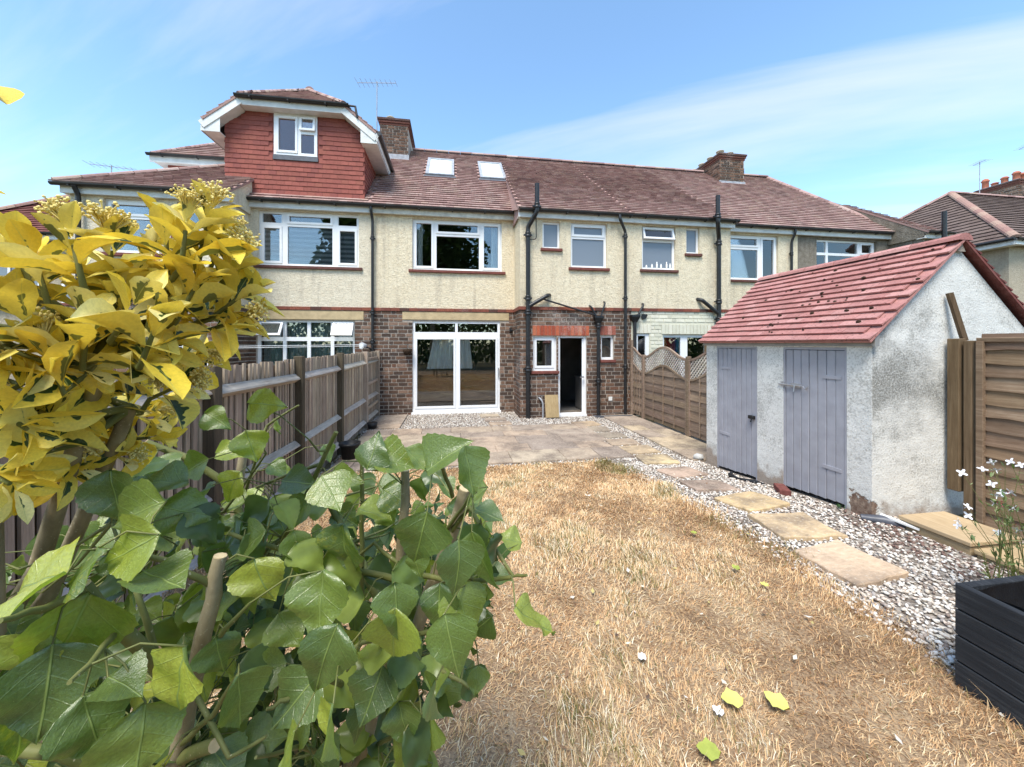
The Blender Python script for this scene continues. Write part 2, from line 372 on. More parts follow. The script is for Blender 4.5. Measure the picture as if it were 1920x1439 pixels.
def euon(k):
    uv = uvx(k); x = k.math('ABSOLUTE', k.math('MULTIPLY', k.math('SUBTRACT', uv[0], .5), 2)); t = uv[1]; r = k.rnd()
    oi = k.n('ShaderNodeVectorMath', operation='ADD'); k.put(oi.inputs[0], k.pos((1, 1, 1), True))
    cmb = k.n('ShaderNodeCombineXYZ'); k.put(cmb.inputs[0], k.math('MULTIPLY', r, 31)); k.put(oi.inputs[1], cmb.outputs[0])
    nz_ = k.noise(5.5, 1.5, oi.outputs[0], .4)
    size = k.ramp(k.math('FRACT', k.math('MULTIPLY', r, 13.7)), [(.0, .0), (.4, .16), (.7, .42), (1, .64)])
    d = k.math('ADD', x, k.math('MULTIPLY', k.math('ABSOLUTE', k.math('SUBTRACT', t, .42)), 1.15))
    d = k.math('ADD', d, k.math('MULTIPLY', k.math('SUBTRACT', nz_, .5), 1.5))
    core = k.ramp(k.math('SUBTRACT', size, d), [(.49, 0), (.52, 1)]); core = k.ramp(k.math('ADD', k.math('SUBTRACT', size, d), .5), [(.49, 0), (.53, 1)])
    yel = k.ramp(r, [(0, (.88, .64, .06)), (.4, (.93, .75, .11)), (.75, (.93, .80, .20)), (1, (.90, .83, .40))])
    yel = k.mix(.4, yel, k.ramp(k.noise(18, 5, oi.outputs[0]), [(.3, .7), (.7, 1.2)]), 'MULTIPLY')
    grn = k.ramp(k.noise(30, 4, oi.outputs[0]), [(.3, (.018, .05, .016)), (.7, (.05, .10, .03))])
    a = k.mix(core, yel, grn); a = k.mix(k.ramp(x, [(.015, .5), (.05, 0)]), a, (.55, .55, .16))
    bk = k.n('ShaderNodeNewGeometry').outputs['Backfacing']; a = k.mix(k.math('MULTIPLY', bk, .25), a, (.50, .46, .15))
    return a, k.noise(40, 4, oi.outputs[0])
leafy('euonymus_leaf', euon, .40, .30, (1.1, 1.02, .6), .2)
plain('flower_bud', (.80, .66, .25), .7, .3, .2, 60)
plain('fallen_yellow', (.66, .62, .16), .7, .3, .1, 20)
plain('fallen_green', (.36, .40, .08), .7, .3, .15, 20)
plain('petal_white', (.82, .80, .80), .6, .3, .05, 20)
plain('petal_pink', (.62, .12, .16), .6, .3, .1, 20)
k = K('bark'); a = k.ramp(k.noise(24, 6, k.pos((1, 1, .35)), .6), [(.3, (.19, .155, .09)), (.6, (.36, .30, .19)), (.8, (.46, .39, .27))])
a = k.mix(k.ramp(k.noise(160, 2), [(.66, 0), (.70, .8)]), a, (.50, .44, .30)); k.bump(k.noise(90, 4), .4, .003); MT['bark'] = k.done(a, .8, .2)
k = K('green_bark'); a = k.ramp(k.noise(24, 5), [(.3, (.10, .12, .03)), (.7, (.20, .20, .07))])
a = k.mix(k.ramp(k.noise(150, 2), [(.68, 0), (.71, .7)]), a, (.50, .46, .30)); MT['green_bark'] = k.done(a, .6, .3)
plain('cut_wood', (.55, .43, .25), .85, .2, .15, 60, .2)
# ------------------------------------------------------------------ ground, lawn, gravel, patio
def gz(y):
    t = min(1, max(0, (5.4-y)/2.5)); return .2*t*t*(3-2*t)
def sheet(name, xs, ys, dz, m, edge=None):
    vs = []; fs = []; nx = len(xs)
    for y in ys:
        for i, x in enumerate(xs):
            vs.append(((edge(x, y) if edge else x), y, gz(y)+dz))
    for j in range(len(ys)-1):
        for i in range(nx-1): fs.append((j*nx+i, j*nx+i+1, (j+1)*nx+i+1, (j+1)*nx+i))
    b = MB(); b.add(vs, fs, (1, 1, 1), True); o = b.build(name, MT[m]); o['kind'] = 'structure'; return o
fine = [5.5-.25*i for i in range(13)][::-1]
sheet('ground', [-400, -80, -20, -6, 0, 6, 20, 80, 400], [-400, -60, -10, -2]+fine+[7, 12, 30, 100, 400], -.03, 'ground')
LE = lambda y: 2.58+.05*math.sin(y*3.1)+.04*math.sin(y*7.3+1)-max(0, y-5.0)*.10     # right edge of the lawn
sheet('lawn_soil', [-2.1+i*.2 for i in range(25)], [-3, -1, 0, 1, 1.5, 2]+fine+[5.62], 0, 'lawn_soil', lambda x, y: min(x, LE(y)))
sheet('gravel_bed', [2.3, 3, 3.6, 4.2, 4.75], [-3, -1, 0, 1, 1.5, 2]+fine+[6, 7, 8.3], -.006, 'gravel_bed')
sheet('gravel_strip', [-2.0, 0, 2, 4.6], [8.2, 9.0, 10.2], -.004, 'gravel_bed')

def grass():
    rng = np.random.default_rng(3); N = 250000
    y = -.1+5.85*(rng.random(N)**1.5); tn_ = 30000
    tuft = rng.integers(0, tn_, N); x = rng.uniform(-1.95, 2.72, tn_)[tuft]+rng.normal(0, .018, N)
    fld = lambda a, b: np.sin(a*2.3+1.3*np.sin(b*1.9))*.45+np.sin(b*3.7+a*1.3+2)*.3+np.sin(a*8.3-b*6.1)*.3+np.sin(a*13.1+b*11.7+np.sin(b*5))*.25
    f1 = fld(x, y); f2 = fld(x*1.7+5, y*1.7+3)
    le = 2.58+.05*np.sin(y*3.1)+.04*np.sin(y*7.3+1)-np.maximum(0, y-5.0)*.10+rng.normal(0, .06, N)
    keep = (x < le) & (y < 5.70+rng.normal(0, .03, N)) & (rng.random(N) < np.clip(1.0+.5*f2, .66, 1))
    x = x[keep]; y = y[keep]; f1 = f1[keep]; f2 = f2[keep]; le = le[keep]; N = len(x)
    t = np.clip((5.4-y)/2.5, 0, 1); z = .2*t*t*(3-2*t)
    edge = np.clip(1-(le-x)/.35, 0, 1); tall = np.clip(f1*1.1-.25, 0, 1)
    comb = 2.2*f1+1.5*f2; az = np.where(rng.random(N) < .45, comb+rng.normal(0, .5, N), rng.random(N)*6.283)
    lean = R(34)+rng.random(N)**.6*R(54); lean = lean*(1-.45*((edge > .3) | (tall > .25))*(rng.random(N) < .6))
    L = rng.uniform(.016, .052, N)*(1+.8*edge*rng.random(N)+.7*tall); w = (.0010+.0012*rng.random(N)**2)*(1+.40*np.maximum(0, y-1.5))
    L = L*(1+.06*np.maximum(0, y-2)); long_ = rng.random(N) < .012; L = np.where(long_, L*2.2, L)
    dxy = np.stack([np.cos(az), np.sin(az)], 1); sd = np.stack([-np.sin(az), np.cos(az)], 1)
    base = np.stack([x, y, z-.003], 1)
    h1 = np.cos(lean*.75)*L*.55; r1 = np.sin(lean*.75)*L*.55
    h2 = h1+np.cos(np.minimum(lean*1.3, 1.7))*L*.45; r2 = r1+np.sin(np.minimum(lean*1.3, 1.7))*L*.45
    def P(r, h, s_):
        o = base.copy(); o[:, :2] += dxy*r[:, None]+sd*(s_*w)[:, None]; o[:, 2] += h; return o
    V = np.stack([P(0*h1, 0*h1, -1), P(0*h1, 0*h1, 1), P(r1, h1, -.8), P(r1, h1, .8), P(r2, h2, 0)], 1).reshape(-1, 3)
    F = (np.arange(N)[:, None, None]*5+np.array([[0, 1, 3], [0, 3, 2], [2, 3, 4]])[None]).reshape(-1, 3)
    straw = np.array([(.30, .16, .075), (.68, .41, .20), (.80, .53, .28), (.88, .65, .37), (.93, .77, .50), (.96, .89, .70)])
    c = straw[np.clip((f1*1.3+2.7+rng.normal(0, 1.25, N)).astype(int), 0, 5)]
    gr = (rng.random(N) < .03+.35*tall+.45*edge*(np.sin(y*5)+np.sin(y*2.3+1) > .0)) | ((np.hypot(x-2.5, y-5.35) < .4) & (rng.random(N) < .7))
    ol = np.array([(.26, .22, .075), (.36, .29, .11), (.16, .17, .045)])[rng.integers(0, 3, N)]
    c = np.where(gr[:, None], ol, c)*rng.uniform(.72, 1.06, N)[:, None]
    C = np.ones((N, 5, 4), np.float32); C[:, :, :3] = c[:, None, :]
    return V, F, C.reshape(-1, 4)
def npmesh(name, V, F, C, m, smooth=False):
    me = bpy.data.meshes.new(name); k = F.shape[1]
    me.vertices.add(len(V)); me.vertices.foreach_set('co', V.astype(np.float32).ravel())
    me.loops.add(F.size); me.loops.foreach_set('vertex_index', F.astype(np.int32).ravel())
    me.polygons.add(len(F)); me.polygons.foreach_set('loop_start', np.arange(0, F.size, k, dtype=np.int32))
    if smooth: me.polygons.foreach_set('use_smooth', np.ones(len(F), bool))
    me.update(calc_edges=True)
    a = me.color_attributes.new('tint', 'FLOAT_COLOR', 'POINT'); a.data.foreach_set('color', C.astype(np.float32).ravel())
    me.materials.append(m); return me
o = link(bpy.data.objects.new('dry_grass', npmesh('dry_grass', *grass(), MT['grass'])))
tag(o, 'parched straw coloured lawn grass between the patio and the camera', 'grass', None, 'stuff')

ICO = []
ph = (1+5**.5)/2
for a, b in ((1, ph), (-1, ph), (1, -ph), (-1, -ph)): ICO += [(0, a, b), (a, b, 0), (b, 0, a)]
ICO = np.array(ICO); ICO /= np.linalg.norm(ICO[0])
def hull_faces(P):
    f = []; n = len(P); e = min(np.linalg.norm(P[0]-P[j]) for j in range(1, n))*1.01
    for i in range(n):
        for j in range(i+1, n):
            for k_ in range(j+1, n):
                if max(np.linalg.norm(P[i]-P[j]), np.linalg.norm(P[j]-P[k_]), np.linalg.norm(P[i]-P[k_])) < e:
                    nn = np.cross(P[j]-P[i], P[k_]-P[i]); f.append((i, j, k_) if nn.dot(P[i]) > 0 else (i, k_, j))
    return np.array(f)
ICOF = hull_faces(ICO)
STONES = [(3.02,8.31,.56,.46,8),(3.04,7.77,.56,.42,-4),(3.09,7.21,.58,.42,3),(3.12,6.66,.56,.42,-3),(3.19,6.14,.56,.44,2),(3.20,5.59,.56,.46,-5),
          (3.18,4.91,.52,.44,6),(3.10,4.23,.52,.46,-8),(3.12,3.58,.56,.46,10),(3.04,2.98,.55,.46,-6),(2.92,2.42,.52,.46,7)]
DOORST = [(.93,9.62,.48,.34,3),(1.02,9.12,.5,.34,-3),(1.08,8.66,.5,.32,2)]
def gravel():
    rng = np.random.default_rng(5)
    X = []; Y = []
    def area(n, x0, x1, y0, y1, pw=1.0):
        X.append(rng.uniform(x0, x1, n)); Y.append(y0+(y1-y0)*rng.random(n)**pw)
    area(17500, 2.45, 4.7, .9, 5.5, 1.35); area(4200, 2.75, 3.85, 5.2, 8.4); area(9500, -2.0, 4.6, 8.33, 10.16); area(900, -1.9, 2.95, 5.66, 5.80); area(500, -1.85, -1.55, 5.7, 8.5)
    X = np.concatenate(X); Y = np.concatenate(Y)
    le = 2.58+.05*np.sin(Y*3.1)+.04*np.sin(Y*7.3+1)-np.maximum(0, Y-5.0)*.10
    k = (X > le-.10+rng.normal(0, .07, len(X))) | (Y > 5.6)
    for sx, sy, w, d, a in STONES+DOORST: k &= ~((np.abs(X-sx) < w/2-.015) & (np.abs(Y-sy) < d/2-.015))
    k &= ~((X > 3.86) & (Y > 3.0) & (Y < 5.4)) & ~((Y > 9.27) & (X > 1.64)) & ~((X > 3.98) & (Y < 2.86) & (Y > 1.8)) & ~((X > 2.4) & (Y < 1.5))
    k &= ~((X > 3.72) & (Y > 5.45) & (Y < 9.2)) & ~((X < -1.12) & (Y > 8.5) & (X > -1.85))
    X = X[k]; Y = Y[k]; N = len(X); t = np.clip((5.4-Y)/2.5, 0, 1); Z = .2*t*t*(3-2*t)+rng.uniform(-.002, .010, N)
    r = rng.uniform(.007, .0175, N); sc = np.stack([r*rng.uniform(.9, 1.5, N), r*rng.uniform(.65, 1.0, N), r*rng.uniform(.4, .75, N)], 1)
    a = rng.random(N)*6.283; tl = rng.normal(0, .35, N)
    P = ICO[None]*sc[:, None, :]*rng.uniform(.8, 1.15, (N, 12, 1))
    px = P[:, :, 0]*np.cos(tl)[:, None]-P[:, :, 2]*np.sin(tl)[:, None]; pz = P[:, :, 0]*np.sin(tl)[:, None]+P[:, :, 2]*np.cos(tl)[:, None]
    ca = np.cos(a)[:, None]; sa = np.sin(a)[:, None]
    V = np.stack([px*ca-P[:, :, 1]*sa+X[:, None], px*sa+P[:, :, 1]*ca+Y[:, None], pz+Z[:, None]], 2).reshape(-1, 3)
    F = (np.arange(N)[:, None, None]*12+ICOF[None]).reshape(-1, 3)
    pal = np.array([(.66, .60, .52), (.74, .69, .62), (.55, .48, .40), (.42, .34, .28), (.26, .20, .165), (.64, .54, .45), (.78, .75, .70), (.36, .32, .29)])
    c = pal[rng.choice(8, N, p=[.2, .2, .16, .12, .08, .1, .08, .06])]*rng.uniform(.85, 1.1, N)[:, None]
    brown = (np.hypot((X-4.1)/.6, (Y-2.5)/.8) < 1) & (rng.random(N) < .32); c = np.where(brown[:, None], np.array((.20, .125, .10)), c)
    C = np.ones((N, 12, 4), np.float32); C[:, :, :3] = c[:, None]
    return V, F, C.reshape(-1, 4)
o = link(bpy.data.objects.new('gravel', npmesh('gravel', *gravel(), MT['pebble'], True)))
tag(o, 'loose pale gravel around the stepping stones and along the house', 'gravel', None, 'stuff')

SLABC = [(.41, .32, .235), (.47, .38, .275), (.35, .275, .215), (.44, .33, .24), (.38, .305, .24), (.51, .405, .275), (.32, .255, .205)]
def slab_mesh(w, d, h, c, rough=.008):
    b = MB(); n = 5; top = []; low = []
    for sx, sy, ax in ((-1, -1, 0), (1, -1, 1), (1, 1, 2), (-1, 1, 3)):
        nx, ny = {0: (1, -1), 1: (1, 1), 2: (-1, 1), 3: (-1, -1)}[ax]
        for i in range(n):
            t = i/n; x = sx*w/2; y = sy*d/2
            if ax == 0: x += t*w
            elif ax == 1: y += t*d
            elif ax == 2: x -= t*w
            else: y -= t*d
            j = random.uniform(-rough, rough*.3)
            top.append((x*(1+j/w*2), y*(1+j/d*2), h)); 
    m = len(top); low = [(x*1.008+math.copysign(.004, x), y*1.008+math.copysign(.004, y), h-.008) for x, y, z in top]
    bot = [(x, y, -.02) for x, y, z in low]
    fs = [tuple(range(m))]
    for i in range(m):
        k_ = (i+1) % m; fs.append((m+i, m+k_, k_, i)); fs.append((2*m+i, 2*m+k_, m+k_, m+i))
    b.add(top+low+bot, fs, c); return b.mesh('slab', MT['slab'])
patio = link(bpy.data.objects.new('patio', None)); patio['kind'] = 'structure'
def lay(parent, name, x, y, z, w, d, h, rz=0, c=None, rough=.008):
    o = bpy.data.objects.new(name, slab_mesh(w, d, h, c or random.choice(SLABC), rough)); link(o, parent, (x, y, z)); o.rotation_euler = (random.uniform(-.004, .004), random.uniform(-.004, .004), R(rz)); return o
bed = MB(); bed.box(-1.8, 2.92, 5.74, 8.36, -.05, .012, (.3, .25, .2)); bed.build('bedding', MT['gravel_bed'], patio)
yy = 5.75
for d in (.60, .43, .60, .43, .53):
    xx = -1.78-random.uniform(0, .3)
    while xx < 2.88:
        w = random.choice((.60, .60, .86, .43)); x0 = max(xx, -1.78); x1 = min(xx+w, 2.9)
        if x1-x0 > .12: lay(patio, 'slab', (x0+x1)/2, yy+d/2, 0, x1-x0-.012, d-.012, .034)
        xx += w
    yy += d
yy = 5.42
while yy < 9.15:
    d = random.choice((.6, .45, .85)); d = min(d, 9.2-yy)
    if random.random() < .5: lay(patio, 'slab', 4.15, yy+d/2, 0, .84, d-.012, .03)
    else:
        lay(patio, 'slab', 3.94, yy+d/2, 0, .42, d-.012, .03); lay(patio, 'slab', 4.365, yy+d/2, 0, .41, d-.012, .03)
    yy += d
for x, y, w, d in ((-1.48, 9.78, .66, .6), (-1.62, 9.2, .4, .5), (-1.3, 9.22, .3, .5), (-1.48, 8.72, .66, .42)): lay(patio, 'slab', x, y, 0, w, d-.012, .03)
for x, y, w, d, a in DOORST: lay(patio, 'slab', x, y, 0, w, d, .03, a, None, .014)
path = link(bpy.data.objects.new('stepping_stone_path', None)); path['kind'] = 'structure'
for i, (x, y, w, d, a) in enumerate(STONES):
    c = [(.46, .34, .22), (.34, .28, .21), (.33, .275, .21), (.41, .31, .22), (.56, .42, .26), (.62, .48, .28), (.50, .36, .27), (.42, .31, .24), (.66, .48, .26), (.64, .47, .28), (.60, .44, .30)][i]
    o = lay(path, 'stepping_stone', x, y, gz(y), w, d, .03, a, c, .022); o.rotation_euler[0] = math.atan((gz(y+.2)-gz(y-.2))/.4)

# ------------------------------------------------------------------ building helpers
def holed(b, x0, x1, z0, z1, Y, ops, dep, c=(1, 1, 1), to=None):
    """sheet facing -y with rectangular openings and reveals of the given depth; `to` maps (u, out, z)"""
    f = to or (lambda u, o_, z: (u, Y+o_, z))
    xs = sorted({x0, x1, *[min(max(v, x0), x1) for q in ops for v in q[:2]]}); zs = sorted({z0, z1, *[min(max(v, z0), z1) for q in ops for v in q[2:4]]})
    for i in range(len(xs)-1):
        for j in range(len(zs)-1):
            mx_, mz_ = (xs[i]+xs[i+1])/2, (zs[j]+zs[j+1])/2
            if any(q[0] < mx_ < q[1] and q[2] < mz_ < q[3] for q in ops): continue
            b.quad(f(xs[i], 0, zs[j]), f(xs[i+1], 0, zs[j]), f(xs[i+1], 0, zs[j+1]), f(xs[i], 0, zs[j+1]), c)
    for q in ops:
        a, e, l, t = max(q[0], x0), min(q[1], x1), max(q[2], z0), min(q[3], z1)
        if a >= e or l >= t: continue
        if q[0] >= x0: b.quad(f(a, 0, l), f(a, 0, t), f(a, dep, t), f(a, dep, l), c)
        if q[1] <= x1: b.quad(f(e, 0, t), f(e, 0, l), f(e, dep, l), f(e, dep, t), c)
        if q[3] <= z1: b.quad(f(a, 0, t), f(e, 0, t), f(e, dep, t), f(a, dep, t), c)
        if q[2] >= z0: b.quad(f(e, 0, l), f(a, 0, l), f(a, dep, l), f(e, dep, l), c)
BRICKC = [(.135, .078, .052), (.10, .062, .045), (.16, .090, .060), (.08, .054, .042), (.19, .115, .078), (.115, .070, .05), (.22, .14, .10), (.145, .075, .05)]
REDC = [(.36, .085, .045), (.42, .11, .055), (.30, .07, .04), (.46, .15, .08)]
CREAMC = [(.66, .63, .50), (.70, .66, .53), (.62, .59, .46)]
_bc = {}
def brick_mesh(l, pal, mat_):
    key = (round(l, 3), pal[0], mat_, random.randrange(8))
    if key not in _bc:
        b = MB(); c = random.choice(pal); f = random.uniform(.85, 1.15); b.box(-l/2, l/2, -.010, .03, 0, CH-.026, tuple(x*f for x in c)); _bc[key] = b.mesh('brick', MT[mat_])
    return _bc[key]
CH = .0985
def brickwork(par, org, ang, length, z0, z1, ops=(), pal=BRICKC, mat_='brick', budget=300, st=.245, hd=.118):
    """Flemish-like courses on a wall running from org at angle ang; whole bricks are objects, clipped ones are joined"""
    u = Vector((math.cos(ang), math.sin(ang), 0)); left = MB(); n = 0; todo = []
    rows = int(round((z1-z0)/CH))
    for r in range(rows):
        z = z0+r*CH; x = -random.choice((.0, .06)) if r % 2 else -.185; k_ = 0
        cuts = sorted([(q[0], q[1]) for q in ops if q[2] < z+CH*.75 and q[3] > z+.02])
        while x < length:
            l = (st if k_ % 3 != 2 else hd)*random.uniform(.97, 1.03); a, e = max(0, x), min(length, x+l-.02); k_ += 1; x += l
            segs = [(a, e)]
            for c0, c1 in cuts:
                ns = []
                for s0, s1 in segs:
                    if s1 <= c0 or s0 >= c1: ns.append((s0, s1)); continue
                    if s0 < c0-.02: ns.append((s0, c0-.004))
                    if s1 > c1+.02: ns.append((c1+.004, s1))
                segs = ns
            for s0, s1 in segs:
                if s1-s0 > .03: todo.append((s0, s1, z, r))
    whole = [q for q in todo if abs((q[1]-q[0])-(st-.02)) < .012 or abs((q[1]-q[0])-(hd-.02)) < .008]
    whole = set(whole if len(whole) <= budget else random.sample(whole, budget))
    for q in todo:
        s0, s1, z, r = q; m = (s0+s1)/2
        if q in whole:
            l = st-.02 if s1-s0 > .16 else hd-.02
            o = bpy.data.objects.new('brick', brick_mesh(l, pal, mat_)); p = Vector(org)+u*m; link(o, par, (p.x, p.y, z)); o.rotation_euler = (0, 0, ang)
        else:
            c = random.choice(pal); p = Vector(org)+u*m; w = Vector((-u.y, u.x, 0)); h = (s1-s0)/2; A = u*h; vs = []
            for zz in (z, z+CH-.026):
                for sa, so_ in ((-1, -.010), (1, -.010), (1, .03), (-1, .03)):
                    t = p+A*sa+w*so_; vs.append((t.x, t.y, zz))
            left.add(vs, [(0,3,2,1),(4,5,6,7),(0,1,5,4),(1,2,6,5),(2,3,7,6),(3,0,4,7)], c)
    if left.v: left.build('cut_bricks', MT[mat_], par, 'stuff')
def soldier(par, x0, x1, z0, z1, Y, pal=REDC, mat_='brick', name='arch_brick'):
    n = max(2, int((x1-x0)/.098)); w = (x1-x0)/n
    for i in range(n):
        b = MB(); c = random.choice(pal); b.box(x0+i*w+.005, x0+(i+1)*w-.005, Y-.013, Y+.04, z0, z1, c); b.build(name, MT[mat_], par)
def in_poly(x, y, po):
    r = False
    for i in range(len(po)):
        x1, y1 = po[i]; x2, y2 = po[i-1]
        if (y1 > y) != (y2 > y) and x < (x2-x1)*(y-y1)/(y2-y1)+x1: r = not r
    return r
ROOFC = [(.37, .235, .205), (.41, .27, .24), (.31, .195, .172), (.47, .345, .30), (.39, .25, .22), (.24, .145, .13), (.43, .31, .25)]
HUNGC = [(.29, .088, .066), (.255, .076, .058), (.32, .102, .073), (.235, .07, .056), (.34, .115, .08), (.27, .082, .066)]
SHEDC = [(.46, .215, .19), (.50, .245, .22), (.42, .19, .17), (.54, .28, .25), (.39, .175, .155)]
_tc = {}
def tiles(par, name, O, U, V, poly, gauge, width, mat_, pal, single=False, holes=(), thk=.012, lift=.024, jit=.003, back=True, part='tile', thk_deck=.05):
    O = Vector(O); U = Vector(U).normalized(); V = Vector(V).normalized(); N = U.cross(V).normalized()
    us = [p[0] for p in poly]; vs_ = [p[1] for p in poly]
    if back:
        b = MB(); w = lambda p, d: O+U*p[0]+V*p[1]+N*d; n = len(poly)
        b.add([w(p, 0) for p in poly]+[w(p, -thk_deck) for p in poly], [tuple(range(n)), tuple(range(2*n-1, n-1, -1))]+[(i, n+i, n+(i+1) % n, (i+1) % n) for i in range(n)], pal[0])
        deck = b.build(name, MT[mat_], par)
    else: deck = par
    out = MB(); r = 0; v = min(vs_)
    basis = Matrix((U, V, N)).transposed(); eul = basis.to_euler()
    while v < max(vs_)-.02:
        u = min(us)-(width/2 if r % 2 else 0); 
        while u < max(us):
            cu, cv = u+width/2, v+gauge/2
            if in_poly(cu, cv, poly) and not any(h[0] < cu < h[1] and h[2] < cv < h[3] for h in holes):
                j = random.uniform(-jit, jit); l2 = lift+random.uniform(-jit, jit)
                ov = .012 if single else -.001; uu0 = max(u, min(us)-ov); uu1 = min(u+width, max(us)+ov)
                if uu1-uu0 < .03: u += width; continue
                cu = (uu0+uu1)/2; wd_t = uu1-uu0; hw = wd_t/2-.002; G = gauge*1.12; s0 = -.006+j
                if single:
                    key = (part, round(wd_t, 2), random.randrange(10), mat_)
                    if key not in _tc:
                        c = random.choice(pal); f = random.uniform(.88, 1.1); c = tuple(x*f for x in c); b = MB()
                        b.add([(-hw, s0, l2-thk), (hw, s0, l2-thk), (hw, G, .002), (-hw, G, .002), (-hw, s0, l2), (hw, s0, l2), (hw, G, .006), (-hw, G, .006)],
                              [(4,5,6,7),(0,1,5,4),(1,2,6,5),(3,0,4,7),(0,3,2,1)], c); _tc[key] = b.mesh(part, MT[mat_])
                    o = bpy.data.objects.new(part, _tc[key]); p = O+U*cu+V*(v+j); link(o, par, p); o.rotation_euler = eul; o.rotation_euler.rotate_axis('Z', random.uniform(-.004, .004))
                else:
                    c = random.choice(pal); f = random.uniform(.93, 1.07); c = tuple(x*f*.6+y*.4 for x, y in zip(c, pal[0]))
                    L = lambda a, b_, n_: O+U*(cu+a)+V*(v+b_)+N*n_
                    out.add([L(-hw, s0, l2-thk), L(hw, s0, l2-thk), L(-hw, s0, l2), L(hw, s0, l2), L(hw, G, .004), L(-hw, G, .004)], [(2,3,4,5),(0,1,3,2),(1,4,3),(0,2,5)], c)
            u += width
        v += gauge; r += 1
    if out.v: out.build('roof_tiles', MT[mat_], deck, 'stuff')
    return deck
def ridge(par, p, q, r=.11, mat_='roof_tile', seg=.42, pal=ROOFC):
    p = Vector(p); q = Vector(q); n = max(1, int((q-p).length/seg)); d = (q-p).normalized(); a = d.cross(Vector((0, 0, 1))).normalized(); u = a.cross(d)
    for i in range(n):
        s0 = p+(q-p)*(i/n)+d*.006; s1 = p+(q-p)*((i+1)/n)-d*.006; b = MB(); vs = []
        for s_, rr in ((s0, r), (s1, r*1.04)):
            for k_ in range(7):
                t = math.pi*k_/6; vs.append(s_+a*rr*math.cos(t)+u*(rr*.8*math.sin(t)-.03))
        c = random.choice(pal); b.add(vs, [(k_, k_+1, k_+8, k_+7) for k_ in range(6)]+[(0, 1, 2, 3, 4, 5, 6), tuple(range(13, 6, -1))], c); b.build('ridge_tile', MT[mat_], par)

def window(par, x0, x1, z0, z1, Y, lights, sill='sill_red', glassm='glass', name='window', fmat='upvc', sillw=.09, inset=.07, label=None, vents=()):
    """upvc frame set into the wall; each light = (x0,x1,z0,z1,sash)"""
    b = MB(); F = Y+inset; b_ops = [(l[0], l[1], l[2], l[3]) for l in lights]
    holed(b, x0, x1, z0, z1, F, b_ops, .06)
    b.quad((x0, F, z0), (x0, F, z1), (x0, F+.07, z1), (x0, F+.07, z0)); b.quad((x1, F, z1), (x1, F, z0), (x1, F+.07, z0), (x1, F+.07, z1))
    for l in lights:
        if len(l) > 4 and l[4]:
            s_ = .042; a, e, g, t = l[:4]; a -= .012; e += .012; g -= .012; t += .012
            holed(b, a, e, g, t, F-.018, [(a+s_+.012, e-s_-.012, g+s_+.012, t-s_-.012)], .05)
            for q in (((a, F-.018, g), (a, F-.018, t), (a, F, t), (a, F, g)), ((e, F-.018, t), (e, F-.018, g), (e, F, g), (e, F, t)), ((a, F-.018, t), (e, F-.018, t), (e, F, t), (a, F, t)), ((e, F-.018, g), (a, F-.018, g), (a, F, g), (e, F, g))): b.quad(*q)
    w = b.build(name, MT[fmat], par)
    if label: w['label'] = label
    for l in lights:
        if len(l) > 5 and l[5] == 'open': continue
        p = MB(); p.box(l[0]-.005, l[1]+.005, F+.028, F+.040, l[2]-.005, l[3]+.005); p.build('pane', MT[l[5] if len(l) > 5 else glassm], w)
    if sill:
        s_ = MB(); s_.bbox(x0-sillw, x1+sillw, Y-.06, Y+inset+.02, z0-.075, z0-.004, .008); s_.build('sill', MT[sill], w)
    return w
def vent(w, x0, x1, z0, z1, Y, ang):
    """top-hung sash pushed open"""
    b = MB(); holed(b, x0, x1, z0, z1, Y-.02, [(x0+.05, x1-.05, z0+.05, z1-.05)], .05); b.quad((x0, Y-.02, z0), (x0, Y-.02, z1), (x0, Y+.03, z1), (x0, Y+.03, z0)); b.quad((x1, Y-.02, z1), (x1, Y-.02, z0), (x1, Y+.03, z0), (x1, Y+.03, z1)); b.quad((x1, Y-.02, z0), (x0, Y-.02, z0), (x0, Y+.03, z0), (x1, Y+.03, z0))
    p = MB(); p.box(x0+.045, x1-.045, Y, Y+.012, z0+.045, z1-.045)
    for q in (b, p): q.v = [(x, Y+(y-Y)*math.cos(ang)-(z1-z)*math.sin(ang), z1-(z1-z)*math.cos(ang)-(y-Y)*math.sin(ang)) for x, y, z in q.v]
    s_ = b.build('vent_sash', MT['upvc'], w); s2 = p.build('vent_pane', MT['glass'], w); return s_
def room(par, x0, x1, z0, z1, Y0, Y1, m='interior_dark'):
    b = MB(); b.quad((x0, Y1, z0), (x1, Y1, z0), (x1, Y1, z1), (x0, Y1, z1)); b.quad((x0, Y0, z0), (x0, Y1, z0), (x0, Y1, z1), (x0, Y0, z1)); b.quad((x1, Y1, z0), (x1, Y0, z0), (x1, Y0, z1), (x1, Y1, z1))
    b.quad((x0, Y0, z1), (x0, Y1, z1), (x1, Y1, z1), (x1, Y0, z1)); b.quad((x0, Y0, z0), (x1, Y0, z0), (x1, Y1, z0), (x0, Y1, z0)); return b.build('interior', MT[m], par)
